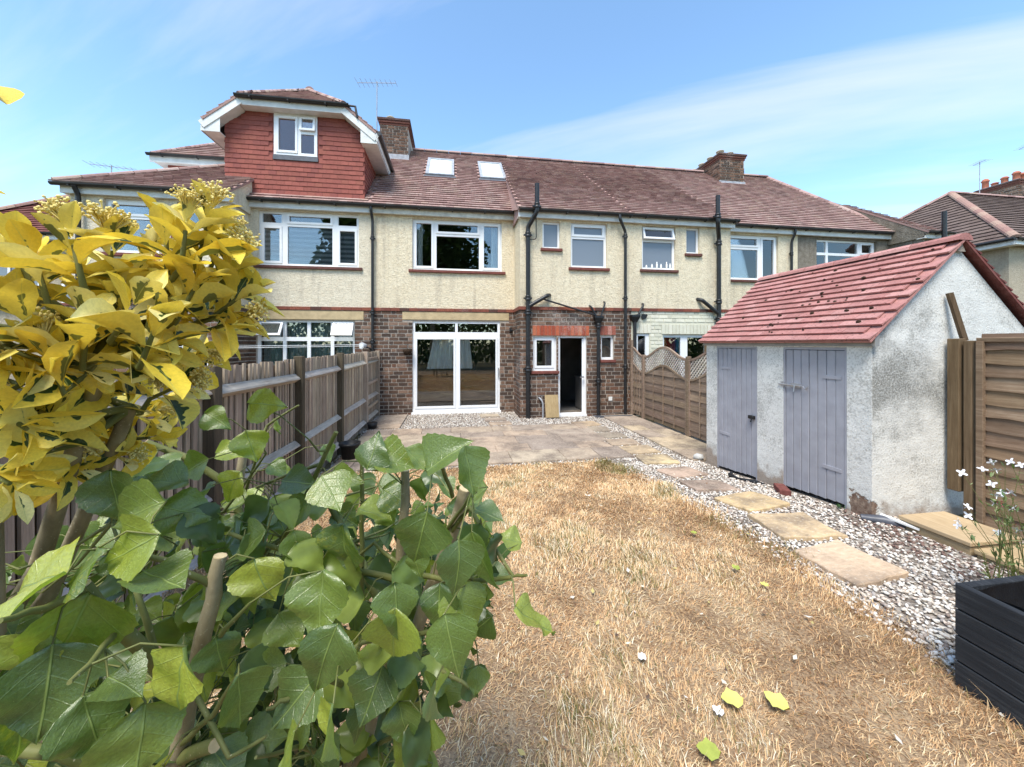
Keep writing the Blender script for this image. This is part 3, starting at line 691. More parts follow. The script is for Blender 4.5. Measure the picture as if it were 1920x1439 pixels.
def drape(name, x0, x1, z0, z1, Y, m, waves, label, top=None, amp=.03, cat='curtain', group=None):
    """hanging pleated cloth; top=(x0,x1) when it is gathered narrower above"""
    b = MB(); n = waves*6; tx0, tx1 = top or (x0, x1); vs = []; rows = 5
    for r_ in range(rows+1):
        t = r_/rows; a0 = tx0+(x0-tx0)*t; a1 = tx1+(x1-tx1)*t
        for i in range(n+1):
            s_ = i/n; vs.append((a0+(a1-a0)*s_+.01*math.sin(i*1.7+r_), Y+amp*math.sin(s_*waves*6.283)+.01*math.sin(i*.9), z1+(z0-z1)*t))
    k_ = n+1; b.add(vs, [(r_*k_+i, (r_+1)*k_+i, (r_+1)*k_+i+1, r_*k_+i+1) for r_ in range(rows) for i in range(n)], (1, 1, 1), True)
    return tag(b.build(name, MT[m]), label, cat, group)
def gutter(par, x0, x1, Y, z, name='gutter', m='gutter_black'):
    b = MB(); vs = []; n = 8
    for x in (x0, x1):
        for i in range(n+1):
            t = math.pi*i/n; vs.append((x, Y-.058*math.cos(t), z-.058*math.sin(t)))
        for i in range(n+1):
            t = math.pi*(n-i)/n; vs.append((x, Y-.050*math.cos(t), z-.050*math.sin(t)))
    m_ = 2*n+2; b.add(vs, [(i, (i+1) % m_, m_+(i+1) % m_, m_+i) for i in range(m_)]+[tuple(range(m_-1, -1, -1)), tuple(range(m_, 2*m_))])
    g = b.build(name, MT[m], par)
    x = x0+.35
    while x < x1:
        b = MB(); b.box(x-.012, x+.012, Y-.066, Y+.06, z-.068, z-.045); b.box(x-.012, x+.012, Y+.04, Y+.07, z-.068, z+.01); b.build('bracket', MT[m], g); x += .85
    return g
def pipe(par, pts, r, name='downpipe', m='black_pipe', collars=()):
    b = MB(); out = [Vector(pts[0])]
    for i in range(1, len(pts)-1):                                   # round the bends
        p, a, c_ = Vector(pts[i]), Vector(pts[i-1]), Vector(pts[i+1]); l = min(.07, (a-p).length*.45, (c_-p).length*.45)
        p0 = p+(a-p).normalized()*l; p1 = p+(c_-p).normalized()*l
        for t in (0, .33, .67, 1): out.append(p0*(1-t)**2+p*2*t*(1-t)+p1*t*t)
    out.append(Vector(pts[-1])); b.tube(out, r, 10); o = b.build(name, MT[m], par)
    for x, y, z in collars:
        c = MB(); c.lathe((x, y, z), [(r, -.06), (r*1.32, -.055), (r*1.32, -.02), (r*1.18, -.01), (r*1.18, .02), (r*1.32, .03), (r*1.32, .06), (r, .065)], 10); c.box(x-r*1.9, x+r*1.9, y+r*.2, y+r*.9, z-.02, z+.02); c.build('collar', MT[m], o)
    return o
def hopper(par, x, y, z):
    b = MB(); w = .115; prof = [(w, z), (w, z-.05), (.045, z-.20)]; vs = []
    for h, zz in prof:
        vs += [(x-h, y-h*.7, zz), (x+h, y-h*.7, zz), (x+h, y+h*.7, zz), (x-h, y+h*.7, zz)]
    fs = []
    for i in range(2):
        for k_ in range(4): fs.append((i*4+k_, i*4+(k_+1) % 4, (i+1)*4+(k_+1) % 4, (i+1)*4+k_))
    b.add(vs, fs); b.quad((x-w, y-w*.7, z-.03), (x+w, y-w*.7, z-.03), (x+w, y+w*.7, z-.03), (x-w, y+w*.7, z-.03)); return b.build('hopper', MT['black_pipe'], par)
def stack(par, x0, x1, y0, y1, zb, zt, pots, side=-1, pm='buff_pot'):
    """brick chimney with corbelled cap, flashing and pots; bricks on the faces that show"""
    b = MB(); b.box(x0+.006, x1-.006, y0+.006, y1-.006, zb, zt); ch = b.build('chimney', MT['mortar'], par)
    brickwork(ch, (x0, y0, 0), 0, x1-x0, zb+.1, zt-.2, budget=60)
    if side: brickwork(ch, ((x0, y1, 0) if side < 0 else (x1, y0, 0)), (-math.pi/2 if side < 0 else math.pi/2), y1-y0, zb+.1, zt-.2, budget=60)
    b = MB()
    for i, e in enumerate((.02, .05, .075)): b.box(x0-e, x1+e, y0-e, y1+e, zt-.2+i*.075, zt-.2+(i+1)*.075-.008, (.15, .062, .046) if i < 2 else (.09, .05, .042))
    b.build('corbel', MT['brick'], ch)
    b = MB(); b.box(x0-.03, x1+.03, y0-.03, y1+.03, zt+.02, zt+.045); b.build('flaunching', MT['lead'], ch)
    b = MB(); b.box(x0-.03, x1+.03, y0-.03, y0+.02, zb-.1, zb+.12); b.build('flashing', MT['lead'], ch)
    for px_, py_, h in pots:
        b = MB(); b.lathe((px_, py_, zt+.04), [(.13, 0), (.12, h*.75), (.15, h*.78), (.15, h*.9), (.12, h*.95), (.10, h*1.05), (.02, h*1.12)], 12); b.build('chimney_pot', MT[pm], ch)
    return ch
# ------------------------------------------------------------------ the terrace
YM, YO = 10.2, 9.3
RS = .83; SL = math.hypot(1, RS); VR = (0, 1, RS); RO = (0, 10.0, 5.38); RV = 4.25*SL
PO = (0, 9.1, 5.17); PV = (0, 4.8, 3.447); PL = math.hypot(4.8, 3.447); CUT = 3.9*SL; PVS = (0, 3.4, 2.285)
H1 = thing('end_terrace_house', (-5, 10.2, 0), 'leftmost terraced house with red tile-hung dormer above cream pebbledash and brick', 'house', 'terraced houses')
H2 = thing('terraced_house', (1.3, 10.2, 0), 'middle cream and brick terraced house with white patio doors and two skylights', 'house', 'terraced houses')
H3 = thing('terraced_house', (7.4, 10.2, 0), 'cream terraced house behind the lattice fence with cream painted brick below', 'house', 'terraced houses')
H4 = thing('terraced_house', (12, 10.2, 0), 'brown pebbledashed house at right end of terrace behind the shed', 'house', 'terraced houses')
def skin(h, x0, x1, Y, ops, mat_, z0=2.78, z1=5.22, name='rendered_wall'):
    b = MB(); holed(b, x0, x1, z0, z1, Y, ops, .16); b.box(x0, x1, Y+.17, Y+.19, z0, z0+.01); return b.build(name, MT[mat_], h)
def base(h, x0, x1, Y, ops, mat_='mortar', pal=BRICKC, bm='brick', budget=300):
    b = MB(); holed(b, x0, x1, -.05, 2.70, Y, ops, .16); w = b.build('brick_wall', MT[mat_], h)
    brickwork(w, (x0, Y, 0), 0, x1-x0, -.03, 2.70, [(q[0]-x0, q[1]-x0, q[2], q[3]) for q in ops], pal, bm, budget); return w
def string(h, x0, x1, Y, y1=None, side=0):
    b = MB(); n = max(1, int((x1-x0)/.23)); w = (x1-x0)/n
    for i in range(n): b.box(x0+i*w+.003, x0+(i+1)*w-.003, Y-.035, Y+.05, 2.702, 2.782, random.choice([(.21, .07, .048), (.25, .085, .055), (.17, .06, .045)]) if random.random() < .8 else (.10, .05, .04))
    return b.build('string_course', MT['brick'], h)
def fascia(h, x0, x1, Y, z, m='old_fascia'):
    b = MB(); b.box(x0, x1, Y, Y+.025, z, z+.15); b.box(x0, x1, Y+.025, Y+.22, z+.01, z+.03); return b.build('fascia', MT[m], h)

# --- middle house
ops_u = [(-1.05, 1.32, 3.80, 5.14)]; ops_l = [(-1.04, 1.26, .02, 2.45), (-1.3, 1.51, 2.48, 2.69)]
skin(H2, -2.06, 1.66, YM, ops_u, 'stucco_cream')
b = MB(); holed(b, -2.06, 1.66, -.05, 2.70, YM, [ops_l[0]], .16); w = b.build('brick_wall', MT['mortar'], H2)
brickwork(w, (-2.06, YM, 0), 0, 3.72, -.03, 2.70, [(q[0]+2.06, q[1]+2.06, q[2], q[3]) for q in ops_l], budget=150)
b = MB(); b.bbox(-1.3, 1.51, YM-.02, YM+.06, 2.48, 2.69, .006); b.build('lintel', MT['stone_lintel'], H2)
string(H2, -2.06, 1.66, YM)
oo_u = [(2.23, 2.69, 4.26, 4.94), (2.97, 3.94, 3.80, 4.95)]; oo_l = [(1.99, 2.60, 1.17, 2.05), (2.64, 3.39, .02, 2.05), (3.78, 4.13, 1.44, 2.07)]
skin(H2, 1.66, 4.6, YO, oo_u, 'stucco_cream', 2.78, 5.05)
b = MB(); holed(b, 1.66, 4.6, -.05, 2.70, YO, oo_l, .16); w = b.build('brick_wall', MT['mortar'], H2)
brickwork(w, (1.66, YO, 0), 0, 2.94, -.03, 2.70, [(q[0]-1.66, q[1]-1.66, q[2], q[3]) for q in oo_l+[(1.97, 3.46, 2.06, 2.31), (3.74, 4.18, 2.08, 2.31)]], budget=150)
soldier(H2, 1.97, 3.46, 2.06, 2.31, YO); soldier(H2, 3.74, 4.18, 2.08, 2.31, YO, [(.30, .10, .07), (.42, .2, .16)])
string(H2, 1.63, 4.6, YO)
b = MB(); b.quad((1.66, YM, 2.78), (1.66, YO, 2.78), (1.66, YO, 5.1), (1.66, YM, 5.3)); b.build('return_wall', MT['stucco_cream'], H2)
b = MB(); b.add([(1.60, 9.1, 5.13), (1.56, 9.98, 5.40), (1.77, 13.9, 8.64), (1.60, 9.1, 5.19)], [(0, 1, 2, 3)], ROOFC[0]); b.add([(1.62, 9.12, 5.12), (1.62, 9.3, 5.02), (1.62, 10.2, 5.02), (1.62, 10.2, 5.9)], [(0, 1, 2, 3)], ROOFC[0]); b.build('roof_cheek', MT['roof_tile'], H2)
b = MB(); b.quad((1.66, YM, -.05), (1.66, YO, -.05), (1.66, YO, 2.70), (1.66, YM, 2.70)); w = b.build('return_brick_wall', MT['mortar'], H2)
brickwork(w, (1.66, YM, 0), -math.pi/2, .9, -.03, 2.70, budget=60)
b = MB(); b.box(1.625, 1.70, YO-.03, YM-.04, 2.70, 2.782, (.21, .07, .048)); b.build('string_course', MT['brick'], H2)
fascia(H2, -2.06, 1.62, YM-.12, 5.19); gutter(H2, -2.06, 1.66, YM-.19, 5.375)
fascia(H2, 1.6, 4.6, YO-.10, 4.99, 'white_board'); gutter(H2, 1.62, 4.6, YO-.17, 5.17)
room(H2, -1.95, 1.55, 3.0, 5.16, YM+.14, 13.0); room(H2, -1.95, 1.55, -.02, 2.6, YM+.14, 14.5, 'interior_mid')
room(H2, 1.75, 4.5, -.02, 2.6, YO+.14, 12.2, 'interior_mid'); room(H2, 1.75, 4.5, 3.0, 5.0, YO+.14, 11.0, 'interior_mid')
window(H2, -1.05, 1.32, 3.80, 5.14, YM, [(-.99, -.52, 3.87, 5.08, 1), (-.43, .70, 4.80, 5.08, 1), (-.43, .70, 3.86, 4.72), (.79, 1.26, 3.87, 5.08, 1)], label='wide white bedroom window with dark reflections')
window(H2, 2.23, 2.69, 4.26, 4.94, YO, [(2.28, 2.64, 4.31, 4.89)], glassm='frosted', sillw=.05)
window(H2, 2.97, 3.94, 3.80, 4.95, YO, [(3.03, 3.88, 4.62, 4.89, 1, 'frosted'), (3.03, 3.88, 3.86, 4.55, 0, 'frosted')], sillw=.06)
window(H2, 1.99, 2.60, 1.17, 2.05, YO, [(2.05, 2.53, 1.25, 1.98, 1)], sillw=.06)
window(H2, 3.78, 4.13, 1.44, 2.07, YO, [(3.83, 4.08, 1.50, 2.01)], sillw=.04)
sd = window(H2, -1.04, 1.26, .02, 2.45, YM, [(-.98, .06, 2.16, 2.39), (.13, 1.20, 2.16, 2.39), (-.97, .06, .15, 2.01, 1), (.15, 1.19, .15, 2.01, 1)], None, name='patio_door', inset=.03, label='white two-panel sliding patio door with top lights')
b = MB(); b.bbox(-1.07, 1.29, YM-.06, YM+.06, -.02, .05, .006); b.build('threshold', MT['upvc'], sd)
b = MB(); b.box(1.21, 1.235, YM-.02, YM+.01, .95, 1.2); b.build('handle', MT['steel'], sd)
# kitchen door: frame, open leaf folded inwards to the right
b = MB(); holed(b, 2.64, 3.39, .02, 2.05, YO+.05, [(2.70, 3.33, .08, 2.0)], .07); b.box(2.64, 3.39, YO-.03, YO+.12, -.02, .045); kd = b.build('door_frame', MT['upvc'], H2)
b = MB(); b.beam((3.315, YO+.08, 1.02), (3.545, YO+.72, 1.02), .045, 1.92); dl = b.build('door_leaf', MT['upvc'], H2); dl['label'] = 'white kitchen door leaf standing open'
b = MB(); b.box(3.27, 3.31, YO-.02, YO+.02, .98, 1.02); b.box(3.20, 3.31, YO-.04, YO-.025, .99, 1.01); b.build('handle', MT['steel'], dl)
b = MB(); b.bbox(3.55, 4.4, YO+.8, YO+1.4, 0, .88, .01); b.bbox(3.52, 4.42, YO+.77, YO+1.42, .88, .92, .004); b.build('kitchen_unit', MT['interior_mid'], H2)
b = MB(); b.box(3.98, 4.08, YO-.018, YO+.01, .38, .48); b.build('air_vent', MT['white_board'], H2)
# pipes
pipe(H2, [(-2.05, 10.02, 5.33), (-2.05, 10.02, 5.24), (-2.03, 10.12, 5.02), (-2.03, 10.12, 0)], .036, collars=[(-2.03, 10.12, 4.55), (-2.03, 10.12, 2.65), (-2.03, 10.12, 1.9)])
pipe(H2, [(2.02, 8.98, 5.74), (2.02, 8.98, 5.06), (1.84, 9.2, 4.74), (1.84, 9.2, 0)], .055, 'soil_pipe', collars=[(2.02, 8.98, 5.2), (1.84, 9.2, 4.55), (1.84, 9.2, 2.98), (1.84, 9.2, 2.62), (1.84, 9.2, 1.22)])
pipe(H2, [(1.86, 9.2, 2.78), (2.34, 9.19, 3.06), (2.42, 9.33, 3.08)], .05, 'soil_branch')
pipe(H2, [(2.02, 9.1, 4.95), (2.05, 9.2, 4.44), (1.88, 9.2, 4.44)], .012, 'overflow_pipe')
pipe(H2, [(2.2, 9.2, 2.97), (3.62, 9.2, 2.57)], .022, 'waste_pipe')
hopper(H2, 3.67, 9.2, 2.56); pipe(H2, [(3.67, 9.2, 2.38), (3.67, 9.2, 0)], .045, collars=[(3.67, 9.2, 2.3), (3.67, 9.2, .9)])
pipe(H2, [(3.47, 9.32, 2.83), (3.48, 9.2, 2.80), (3.63, 9.2, 2.5)], .022, 'waste_pipe'); pipe(H2, [(3.86, 9.32, 2.94), (3.85, 9.2, 2.9), (3.72, 9.2, 2.5)], .022, 'waste_pipe')
pipe(H2, [(4.20, 9.10, 5.13), (4.20, 9.08, 5.02), (4.40, 9.2, 4.74), (4.40, 9.2, 0)], .038, collars=[(4.40, 9.2, 4.62), (4.40, 9.2, 3.02), (4.40, 9.2, 1.25)])
pipe(H2, [(2.13, 9.34, .50), (2.16, 9.22, .48), (2.22, 9.2, .38), (2.22, 9.2, 0)], .022, 'waste_pipe', 'lead')
b = MB(); b.box(3.55, 4.5, 9.0, 9.04, -.02, .05); b.box(3.55, 4.5, 9.04, 9.28, -.02, .015); b.build('gully', MT['dark_lead'], H2)
# roof
SKY1, SKY2 = (-.84, .04), (.86, 1.70)
tiles(H2, 'roof', RO, (1, 0, 0), VR, [(-2.06, 0), (1.76, 0), (1.76, CUT), (4.6, CUT), (4.6, RV), (-2.06, RV)], .165, .19, 'roof_tile', ROOFC, lift=.044, thk=.028,
      holes=[(SKY1[0], SKY1[1], 2.62, 4.45), (SKY2[0], SKY2[1], 2.62, 4.45)])
tiles(H2, 'outrigger_roof', PO, (1, 0, 0), PV, [(1.58, 0), (4.6, 0), (4.6, PL+.05), (1.76, PL+.05)], .165, .19, 'roof_tile', ROOFC, lift=.044, thk=.028)
b = MB(); b.quad((-2.06, 14.25, 8.9), (4.6, 14.25, 8.9), (4.6, 18.5, 5.4), (-2.06, 18.5, 5.4)); b.quad((-2.06, 18.3, -.05), (-2.06, 18.3, 5.5), (4.6, 18.3, 5.5), (4.6, 18.3, -.05)); b.build('front_slope', MT['roof_tile'], H2)
ridge(H2, (-1.45, 14.25, 8.95), (4.6, 14.25, 8.95))
Vr = Vector(VR).normalized(); Nr = Vector((0, -RS, 1)).normalized()
plain('skylight_white', (.72, .77, .76), .12, .8, .04, 2)  # even pale glossy colour for the skylight panes
for k_, (x0, x1) in enumerate((SKY1, SKY2)):
    b = MB(); w = lambda x, v, n: Vector(RO)+Vector((x, 0, 0))+Vr*v+Nr*n
    def slab_(b, x0, x1, v0, v1, n0, n1):
        q = [w(x, v, n) for n in (n0, n1) for x, v in ((x0, v0), (x1, v0), (x1, v1), (x0, v1))]; b.add(q, [(0,3,2,1),(4,5,6,7),(0,1,5,4),(1,2,6,5),(2,3,7,6),(3,0,4,7)])
    for a in ((x0, x1, 2.62, 2.72), (x0, x1, 4.33, 4.45), (x0, x0+.09, 2.72, 4.33), (x1-.09, x1, 2.72, 4.33)): slab_(b, *a, -.02, .09)
    s_ = b.build('skylight', MT['lead'], H2)
    b = MB(); slab_(b, x0+.085, x1-.085, 2.715, 4.335, .02, .07); b.build('pane', MT['skylight_white'], s_)
    b = MB(); slab_(b, x0-.05, x1+.05, 2.48, 2.61, .0, .045); b.build('apron', MT['dark_lead'], s_)
stack(H2, -2.42, -1.50, 13.25, 14.9, 8.13, 9.42, [(-2.12, 13.6, .22), (-1.72, 13.75, .14), (-2.1, 14.5, .2)], 0)
# --- left end house
hl = [(-4.79, -2.48, .85, 2.45)]
skin(H1, -5.0, -2.06, YM, [(-4.75, -2.38, 3.80, 5.16)], 'stucco_beige')
b = MB(); holed(b, -5.0, -2.06, -.05, 2.70, YM, hl, .16); w = b.build('brick_wall', MT['mortar'], H1)
brickwork(w, (-5.0, YM, 0), 0, 2.94, -.03, 2.70, [(q[0]+5.0, q[1]+5.0, q[2], q[3]) for q in hl+[(-4.67, -2.26, 2.46, 2.69)]], budget=110)
b = MB(); b.bbox(-4.67, -2.26, YM-.02, YM+.06, 2.46, 2.69, .006); b.build('lintel', MT['stone_lintel'], H1); string(H1, -5.0, -2.06, YM)
skin(H1, -7.95, -4.95, YO, [(-7.35, -6.3, 3.8, 4.96), (-5.95, -5.5, 4.2, 4.95)], 'stucco_beige', 2.78, 5.05)
b = MB(); holed(b, -7.95, -4.95, -.05, 2.70, YO, [(-6.4, -5.34, .05, 1.98)], .16); w = b.build('brick_wall', MT['mortar'], H1)
brickwork(w, (-7.95, YO, 0), 0, 3.0, -.03, 2.70, [(1.55, 2.61, .05, 1.98)], budget=90); string(H1, -7.95, -4.93, YO)
b = MB(); b.quad((-4.95, YO, 2.78), (-4.95, YM, 2.78), (-4.95, YM, 5.3), (-4.95, YO, 5.1)); b.add([(-4.9, 9.1, 5.12), (-4.9, 12.5, 7.44), (-4.9, 10.2, 5.02), (-4.9, 9.3, 5.02)], [(0, 1, 2, 3)]); b.quad((-7.95, 18, -.05), (-7.95, YO, -.05), (-7.95, YO, 5.1), (-7.95, 18, 5.1)); b.build('return_wall', MT['stucco_beige'], H1)
b = MB(); b.quad((-4.95, YO, -.05), (-4.95, YM, -.05), (-4.95, YM, 2.70), (-4.95, YO, 2.70)); w = b.build('return_brick_wall', MT['mortar'], H1); brickwork(w, (-4.95, YO, 0), math.pi/2, .9, -.03, 2.70, budget=60)
fascia(H1, -4.9, -2.06, YM-.12, 5.19, 'white_board'); gutter(H1, -4.95, -2.06, YM-.19, 5.375)
fascia(H1, -8.05, -4.85, YO-.10, 4.99, 'white_board'); gutter(H1, -8.15, -4.88, YO-.17, 5.17)
room(H1, -4.95, -2.2, 3.0, 5.18, YM+.14, 13.0); room(H1, -4.95, -2.2, -.02, 2.6, YM+.14, 13); room(H1, -7.8, -5.0, -.02, 2.6, YO+.14, 12); room(H1, -7.8, -5.0, 3.0, 5.0, YO+.14, 12)
window(H1, -4.75, -2.38, 3.80, 5.16, YM, [(-4.68, -4.24, 4.88, 5.10), (-4.10, -3.04, 4.88, 5.10, 1), (-2.90, -2.45, 4.88, 5.10), (-4.68, -4.24, 3.88, 4.78, 1), (-4.10, -3.04, 3.86, 4.80), (-2.90, -2.45, 3.88, 4.78, 1)], 'sill_brown', label='white three-part window with banded blinds inside')
wg = window(H1, -4.79, -2.48, .85, 2.45, YM, [(-4.72, -4.21, 2.02, 2.39, 0, 'open'), (-4.13, -3.64, 2.02, 2.39), (-3.56, -3.08, 2.02, 2.39), (-3.00, -2.54, 2.02, 2.39, 0, 'open'), (-4.72, -4.21, .92, 1.92), (-4.13, -3.64, .92, 1.92), (-3.56, -3.08, .92, 1.92), (-3.00, -2.54, .92, 1.92)], label='white eight-pane window with two top vents open')
vent(wg, -4.74, -4.19, 2.0, 2.40, YM+.06, R(32)); vent(wg, -3.02, -2.52, 2.0, 2.40, YM+.06, R(32))
window(H1, -7.35, -6.3, 3.8, 4.96, YO, [(-7.28, -6.37, 4.62, 4.89, 1), (-7.28, -6.37, 3.87, 4.55)])
window(H1, -5.95, -5.5, 4.2, 4.95, YO, [(-5.9, -5.55, 4.26, 4.9)])
dd = window(H1, -6.4, -5.34, .05, 1.98, YO, [(-5.72, -5.40, .2, 1.90), (-6.32, -5.84, .2, 1.90, 1)], None, name='back_door')
pipe(H1, [(-7.72, 9.1, 5.12), (-7.72, 9.2, 4.95), (-7.72, 9.2, 0)], .045)
tiles(H1, 'roof', RO, (1, 0, 0), VR, [(-4.9, 0), (-2.06, 0), (-2.06, RV), (-3.0, RV), (-4.75, 2.5*SL), (-4.9, 2.5*SL)], .165, .19, 'roof_tile', ROOFC, lift=.044, thk=.028, holes=[(-5.45, -2.32, .3, 2.1)])
tiles(H1, 'outrigger_roof', PO, (1, 0, 0), PVS, [(-8.15, 0), (-4.86, 0), (-4.86, 4.06), (-4.9, 4.06)], .165, .19, 'roof_tile', ROOFC, lift=.044, thk=.028)
ridge(H1, (-8.12, 9.12, 5.22), (-4.75, 12.5, 7.50), .09); ridge(H1, (-4.75, 12.5, 7.50), (-3.0, 14.25, 8.95), .1); ridge(H1, (-3.0, 14.25, 8.95), (-2.45, 14.25, 8.95))
b = MB(); b.add([(-8.15, 9.1, 5.17), (-4.75, 12.5, 7.45), (-3.0, 14.25, 8.9), (-5.95, 17.2, 6.46), (-8.15, 18.5, 5.17)], [(4, 3, 2, 1, 0)]); b.add([(-3.0, 14.25, 8.9), (-2.06, 14.25, 8.9), (-2.06, 18.5, 5.4), (-8.15, 18.5, 5.17), (-5.95, 17.2, 6.46)], [(0, 1, 2, 3, 4)]); b.build('hip_slope', MT['roof_tile'], H1)
# dormer
DX0, DX1, DY = -5.5, -2.27, 10.25
face = [(DX0, 5.45), (DX1, 5.45), (DX1, 7.20), (-2.76, 7.61), (-5.01, 7.61), (DX0, 7.20)]
b = MB(); n = len(face); b.add([(x, DY, z) for x, z in face]+[(x, 12.4, z) for x, z in face], [tuple(range(n))]+[(i, n+i, n+(i+1) % n, (i+1) % n)[::-1] for i in range(n)], HUNGC[3]); dm = b.build('dormer', MT['hung_tile'], H1)
tiles(dm, 'hung', (0, DY, 0), (1, 0, 0), (0, 0, 1), [(DX0-.01, 5.47), (DX1+.01, 5.47), (DX1+.01, 7.22), (-2.78, 7.62), (-4.99, 7.62), (DX0-.01, 7.22)], .1195, .1795, 'hung_tile', HUNGC, True, [(-4.46, -3.33, 6.44, 7.64)], .012, .022, .002, False, 'hung_tile')
tiles(dm, 'cheek', (DX1, DY, 5.5), (0, 1, 0), (0, 0, 1), [(0, 0), (1.9, 1.62), (0, 1.62)], .1195, .18, 'hung_tile', HUNGC, False, (), .012, .022, .002, False)
DPO = 1.28
tiles(H1, 'dormer_roof', (-5.87, 9.95, 7.19), (0, -1, 0), (1, 0, .8), [(0, 0), (0, .985), (-1.2, 2.54), (-4.2, 2.54), (-2.23, 0)], .165, .19, 'roof_tile', ROOFC, lift=.044, thk=.028)
tiles(H1, 'dormer_roof', (-1.90, 9.95, 7.19), (0, 1, 0), (-1, 0, .8), [(0, 0), (2.23, 0), (4.2, 2.54), (1.2, 2.54), (0, .985)], .165, .19, 'roof_tile', ROOFC, lift=.044, thk=.028)
tiles(H1, 'dormer_hip', (-5.1, 9.95, 7.81), (1, 0, 0), (0, 1.2, .97), [(0, 0), (2.43, 0), (1.215, 1.543)], .165, .19, 'roof_tile', ROOFC, lift=.044, thk=.028)
ridge(H1, (-5.1, 9.97, 7.86), (-3.885, 11.15, 8.83), .085, seg=.105); ridge(H1, (-2.67, 9.97, 7.86), (-3.885, 11.15, 8.83), .085, seg=.105); ridge(H1, (-3.885, 11.1, 8.85), (-3.885, 13.9, 8.85), .11)
b = MB(); b.beam((-5.88, 9.98, 7.04), (-5.06, 9.98, 7.70), .03, .19); b.quad((-5.88, 9.99, 6.93), (-5.06, 9.99, 7.58), (-5.06, 10.26, 7.58), (-5.88, 10.26, 6.93)); b.box(-5.90, -5.86, 9.99, 12.0, 6.90, 7.14); b.box(-5.88, -5.49, 9.99, 12.0, 6.90, 6.925); b.add([(-5.88, 9.985, 6.90), (-5.48, 9.985, 6.90), (-5.48, 9.985, 7.24), (-5.88, 9.985, 6.95)], [(0, 1, 2, 3)]); b.build('bargeboard', MT['white_board'], dm)
b = MB(); b.beam((-1.89, 9.98, 7.04), (-2.71, 9.98, 7.70), .03, .19); b.quad((-2.71, 9.99, 7.58), (-1.89, 9.99, 6.93), (-1.89, 10.26, 6.93), (-2.71, 10.26, 7.58)); b.box(-2.28, -1.89, 9.99, 12.2, 6.905, 6.93); b.add([(-1.89, 9.985, 6.905), (-2.29, 9.985, 6.905), (-2.29, 9.985, 7.24), (-1.89, 9.985, 6.95)], [(3, 2, 1, 0)]); b.box(-1.91, -1.88, 9.965, 12.2, 6.96, 7.13); b.build('bargeboard', MT['white_board'], dm)
b = MB(); b.box(-5.1, -2.67, 9.985, 10.01, 7.60, 7.76); b.box(-5.1, -2.67, 10.01, 10.25, 7.60, 7.62); b.build('dormer_fascia', MT['white_board'], dm)
gutter(dm, -5.14, -2.55, 9.92, 7.80, 'dormer_gutter'); b = MB(); b.tube([(-1.83, 9.93, 7.15), (-1.83, 12.15, 7.15)], .055, 8); b.tube([(-2.58, 9.92, 7.77), (-2.40, 9.92, 7.76), (-2.36, 9.95, 7.5)], .03, 8); b.build('dormer_gutter', MT['gutter_black'], dm)
wd = window(H1, -4.40, -3.39, 6.57, 7.60, DY, [(-4.33, -3.86, 6.64, 7.52, 1), (-3.77, -3.46, 7.22, 7.52, 0, 'open'), (-3.77, -3.46, 6.64, 7.12)], None, inset=-.03)
vent(wd, -3.79, -3.43, 7.2, 7.54, DY-.04, R(6)); b = MB(); b.box(-4.42, -3.37, DY-.035, DY, 6.45, 6.56); b.build('lead_apron', MT['dark_lead'], wd)
room(wd, -4.36, -3.43, 6.6, 7.56, DY+.06, DY+.5, 'interior_mid')
# second dormer on the hipped end
b = MB(); b.box(-7.7, -4.5, 11.7, 15, 6.2, 6.80, HUNGC[3]); d2 = b.build('side_dormer', MT['hung_tile'], H1)
tiles(d2, 'hung', (0, 11.7, 6.2), (1, 0, 0), (0, 0, 1), [(-7.7, 0), (-4.5, 0), (-4.5, .58), (-7.7, .58)], .1195, .18, 'hung_tile', HUNGC, False, (), .012, .022, .002, False)
b = MB(); b.box(-7.95, -4.4, 11.45, 15.2, 6.74, 6.79); b.box(-7.97, -4.4, 11.43, 11.46, 6.70, 6.86); b.build('side_dormer_soffit', MT['white_board'], d2)
gutter(d2, -8.0, -4.4, 11.38, 6.90, 'side_dormer_gutter')
tiles(H1, 'side_dormer_roof', (0, 11.42, 6.88), (1, 0, 0), (0, 1, .85), [(-7.97, 0), (-4.6, 0), (-4.6, 2.4), (-6.15, 2.4)], .165, .19, 'roof_tile', ROOFC, lift=.044, thk=.028)
ridge(H1, (-7.95, 11.44, 6.93), (-6.15, 13.26, 8.47), .085, seg=.115)
b = MB(); b.add([(-7.97, 11.42, 6.86), (-6.15, 13.25, 8.42), (-4.6, 13.25, 8.42), (-4.6, 15.2, 6.86), (-7.97, 15.2, 6.86)], [(4, 1, 0), (4, 3, 2, 1)]); b.build('side_dormer_back', MT['roof_tile'], H1)
# --- right neighbour
lo3 = [(4.76, 5.12, 1.3, 2.12), (5.5, 6.85, .05, 2.10)]
skin(H3, 4.6, 7.5, YO, [(4.91, 5.87, 3.81, 4.96), (6.18, 6.57, 4.27, 4.97)], 'stucco_cream', 2.78, 5.05)
b = MB(); holed(b, 4.6, 7.5, -.05, 2.70, YO, lo3, .16, CREAMC[2]); w = b.build('painted_brick_wall', MT['painted_brick'], H3)
brickwork(w, (4.72, YO, 0), 0, 2.78, -.03, 2.70, [(q[0]-4.72, q[1]-4.72, q[2], q[3]) for q in lo3+[(4.72, 5.16, 2.12, 2.36), (5.46, 6.9, 2.1, 2.36)]], CREAMC, 'painted_brick', 170)
soldier(H3, 4.73, 5.16, 2.13, 2.36, YO, CREAMC, 'painted_brick'); soldier(H3, 5.46, 6.9, 2.11, 2.36, YO, CREAMC, 'painted_brick'); string(H3, 4.6, 7.53, YO)
skin(H3, 7.5, 10.33, YM, [(8.05, 9.85, 3.78, 5.14)], 'stucco_cream', 2.6, 5.22)
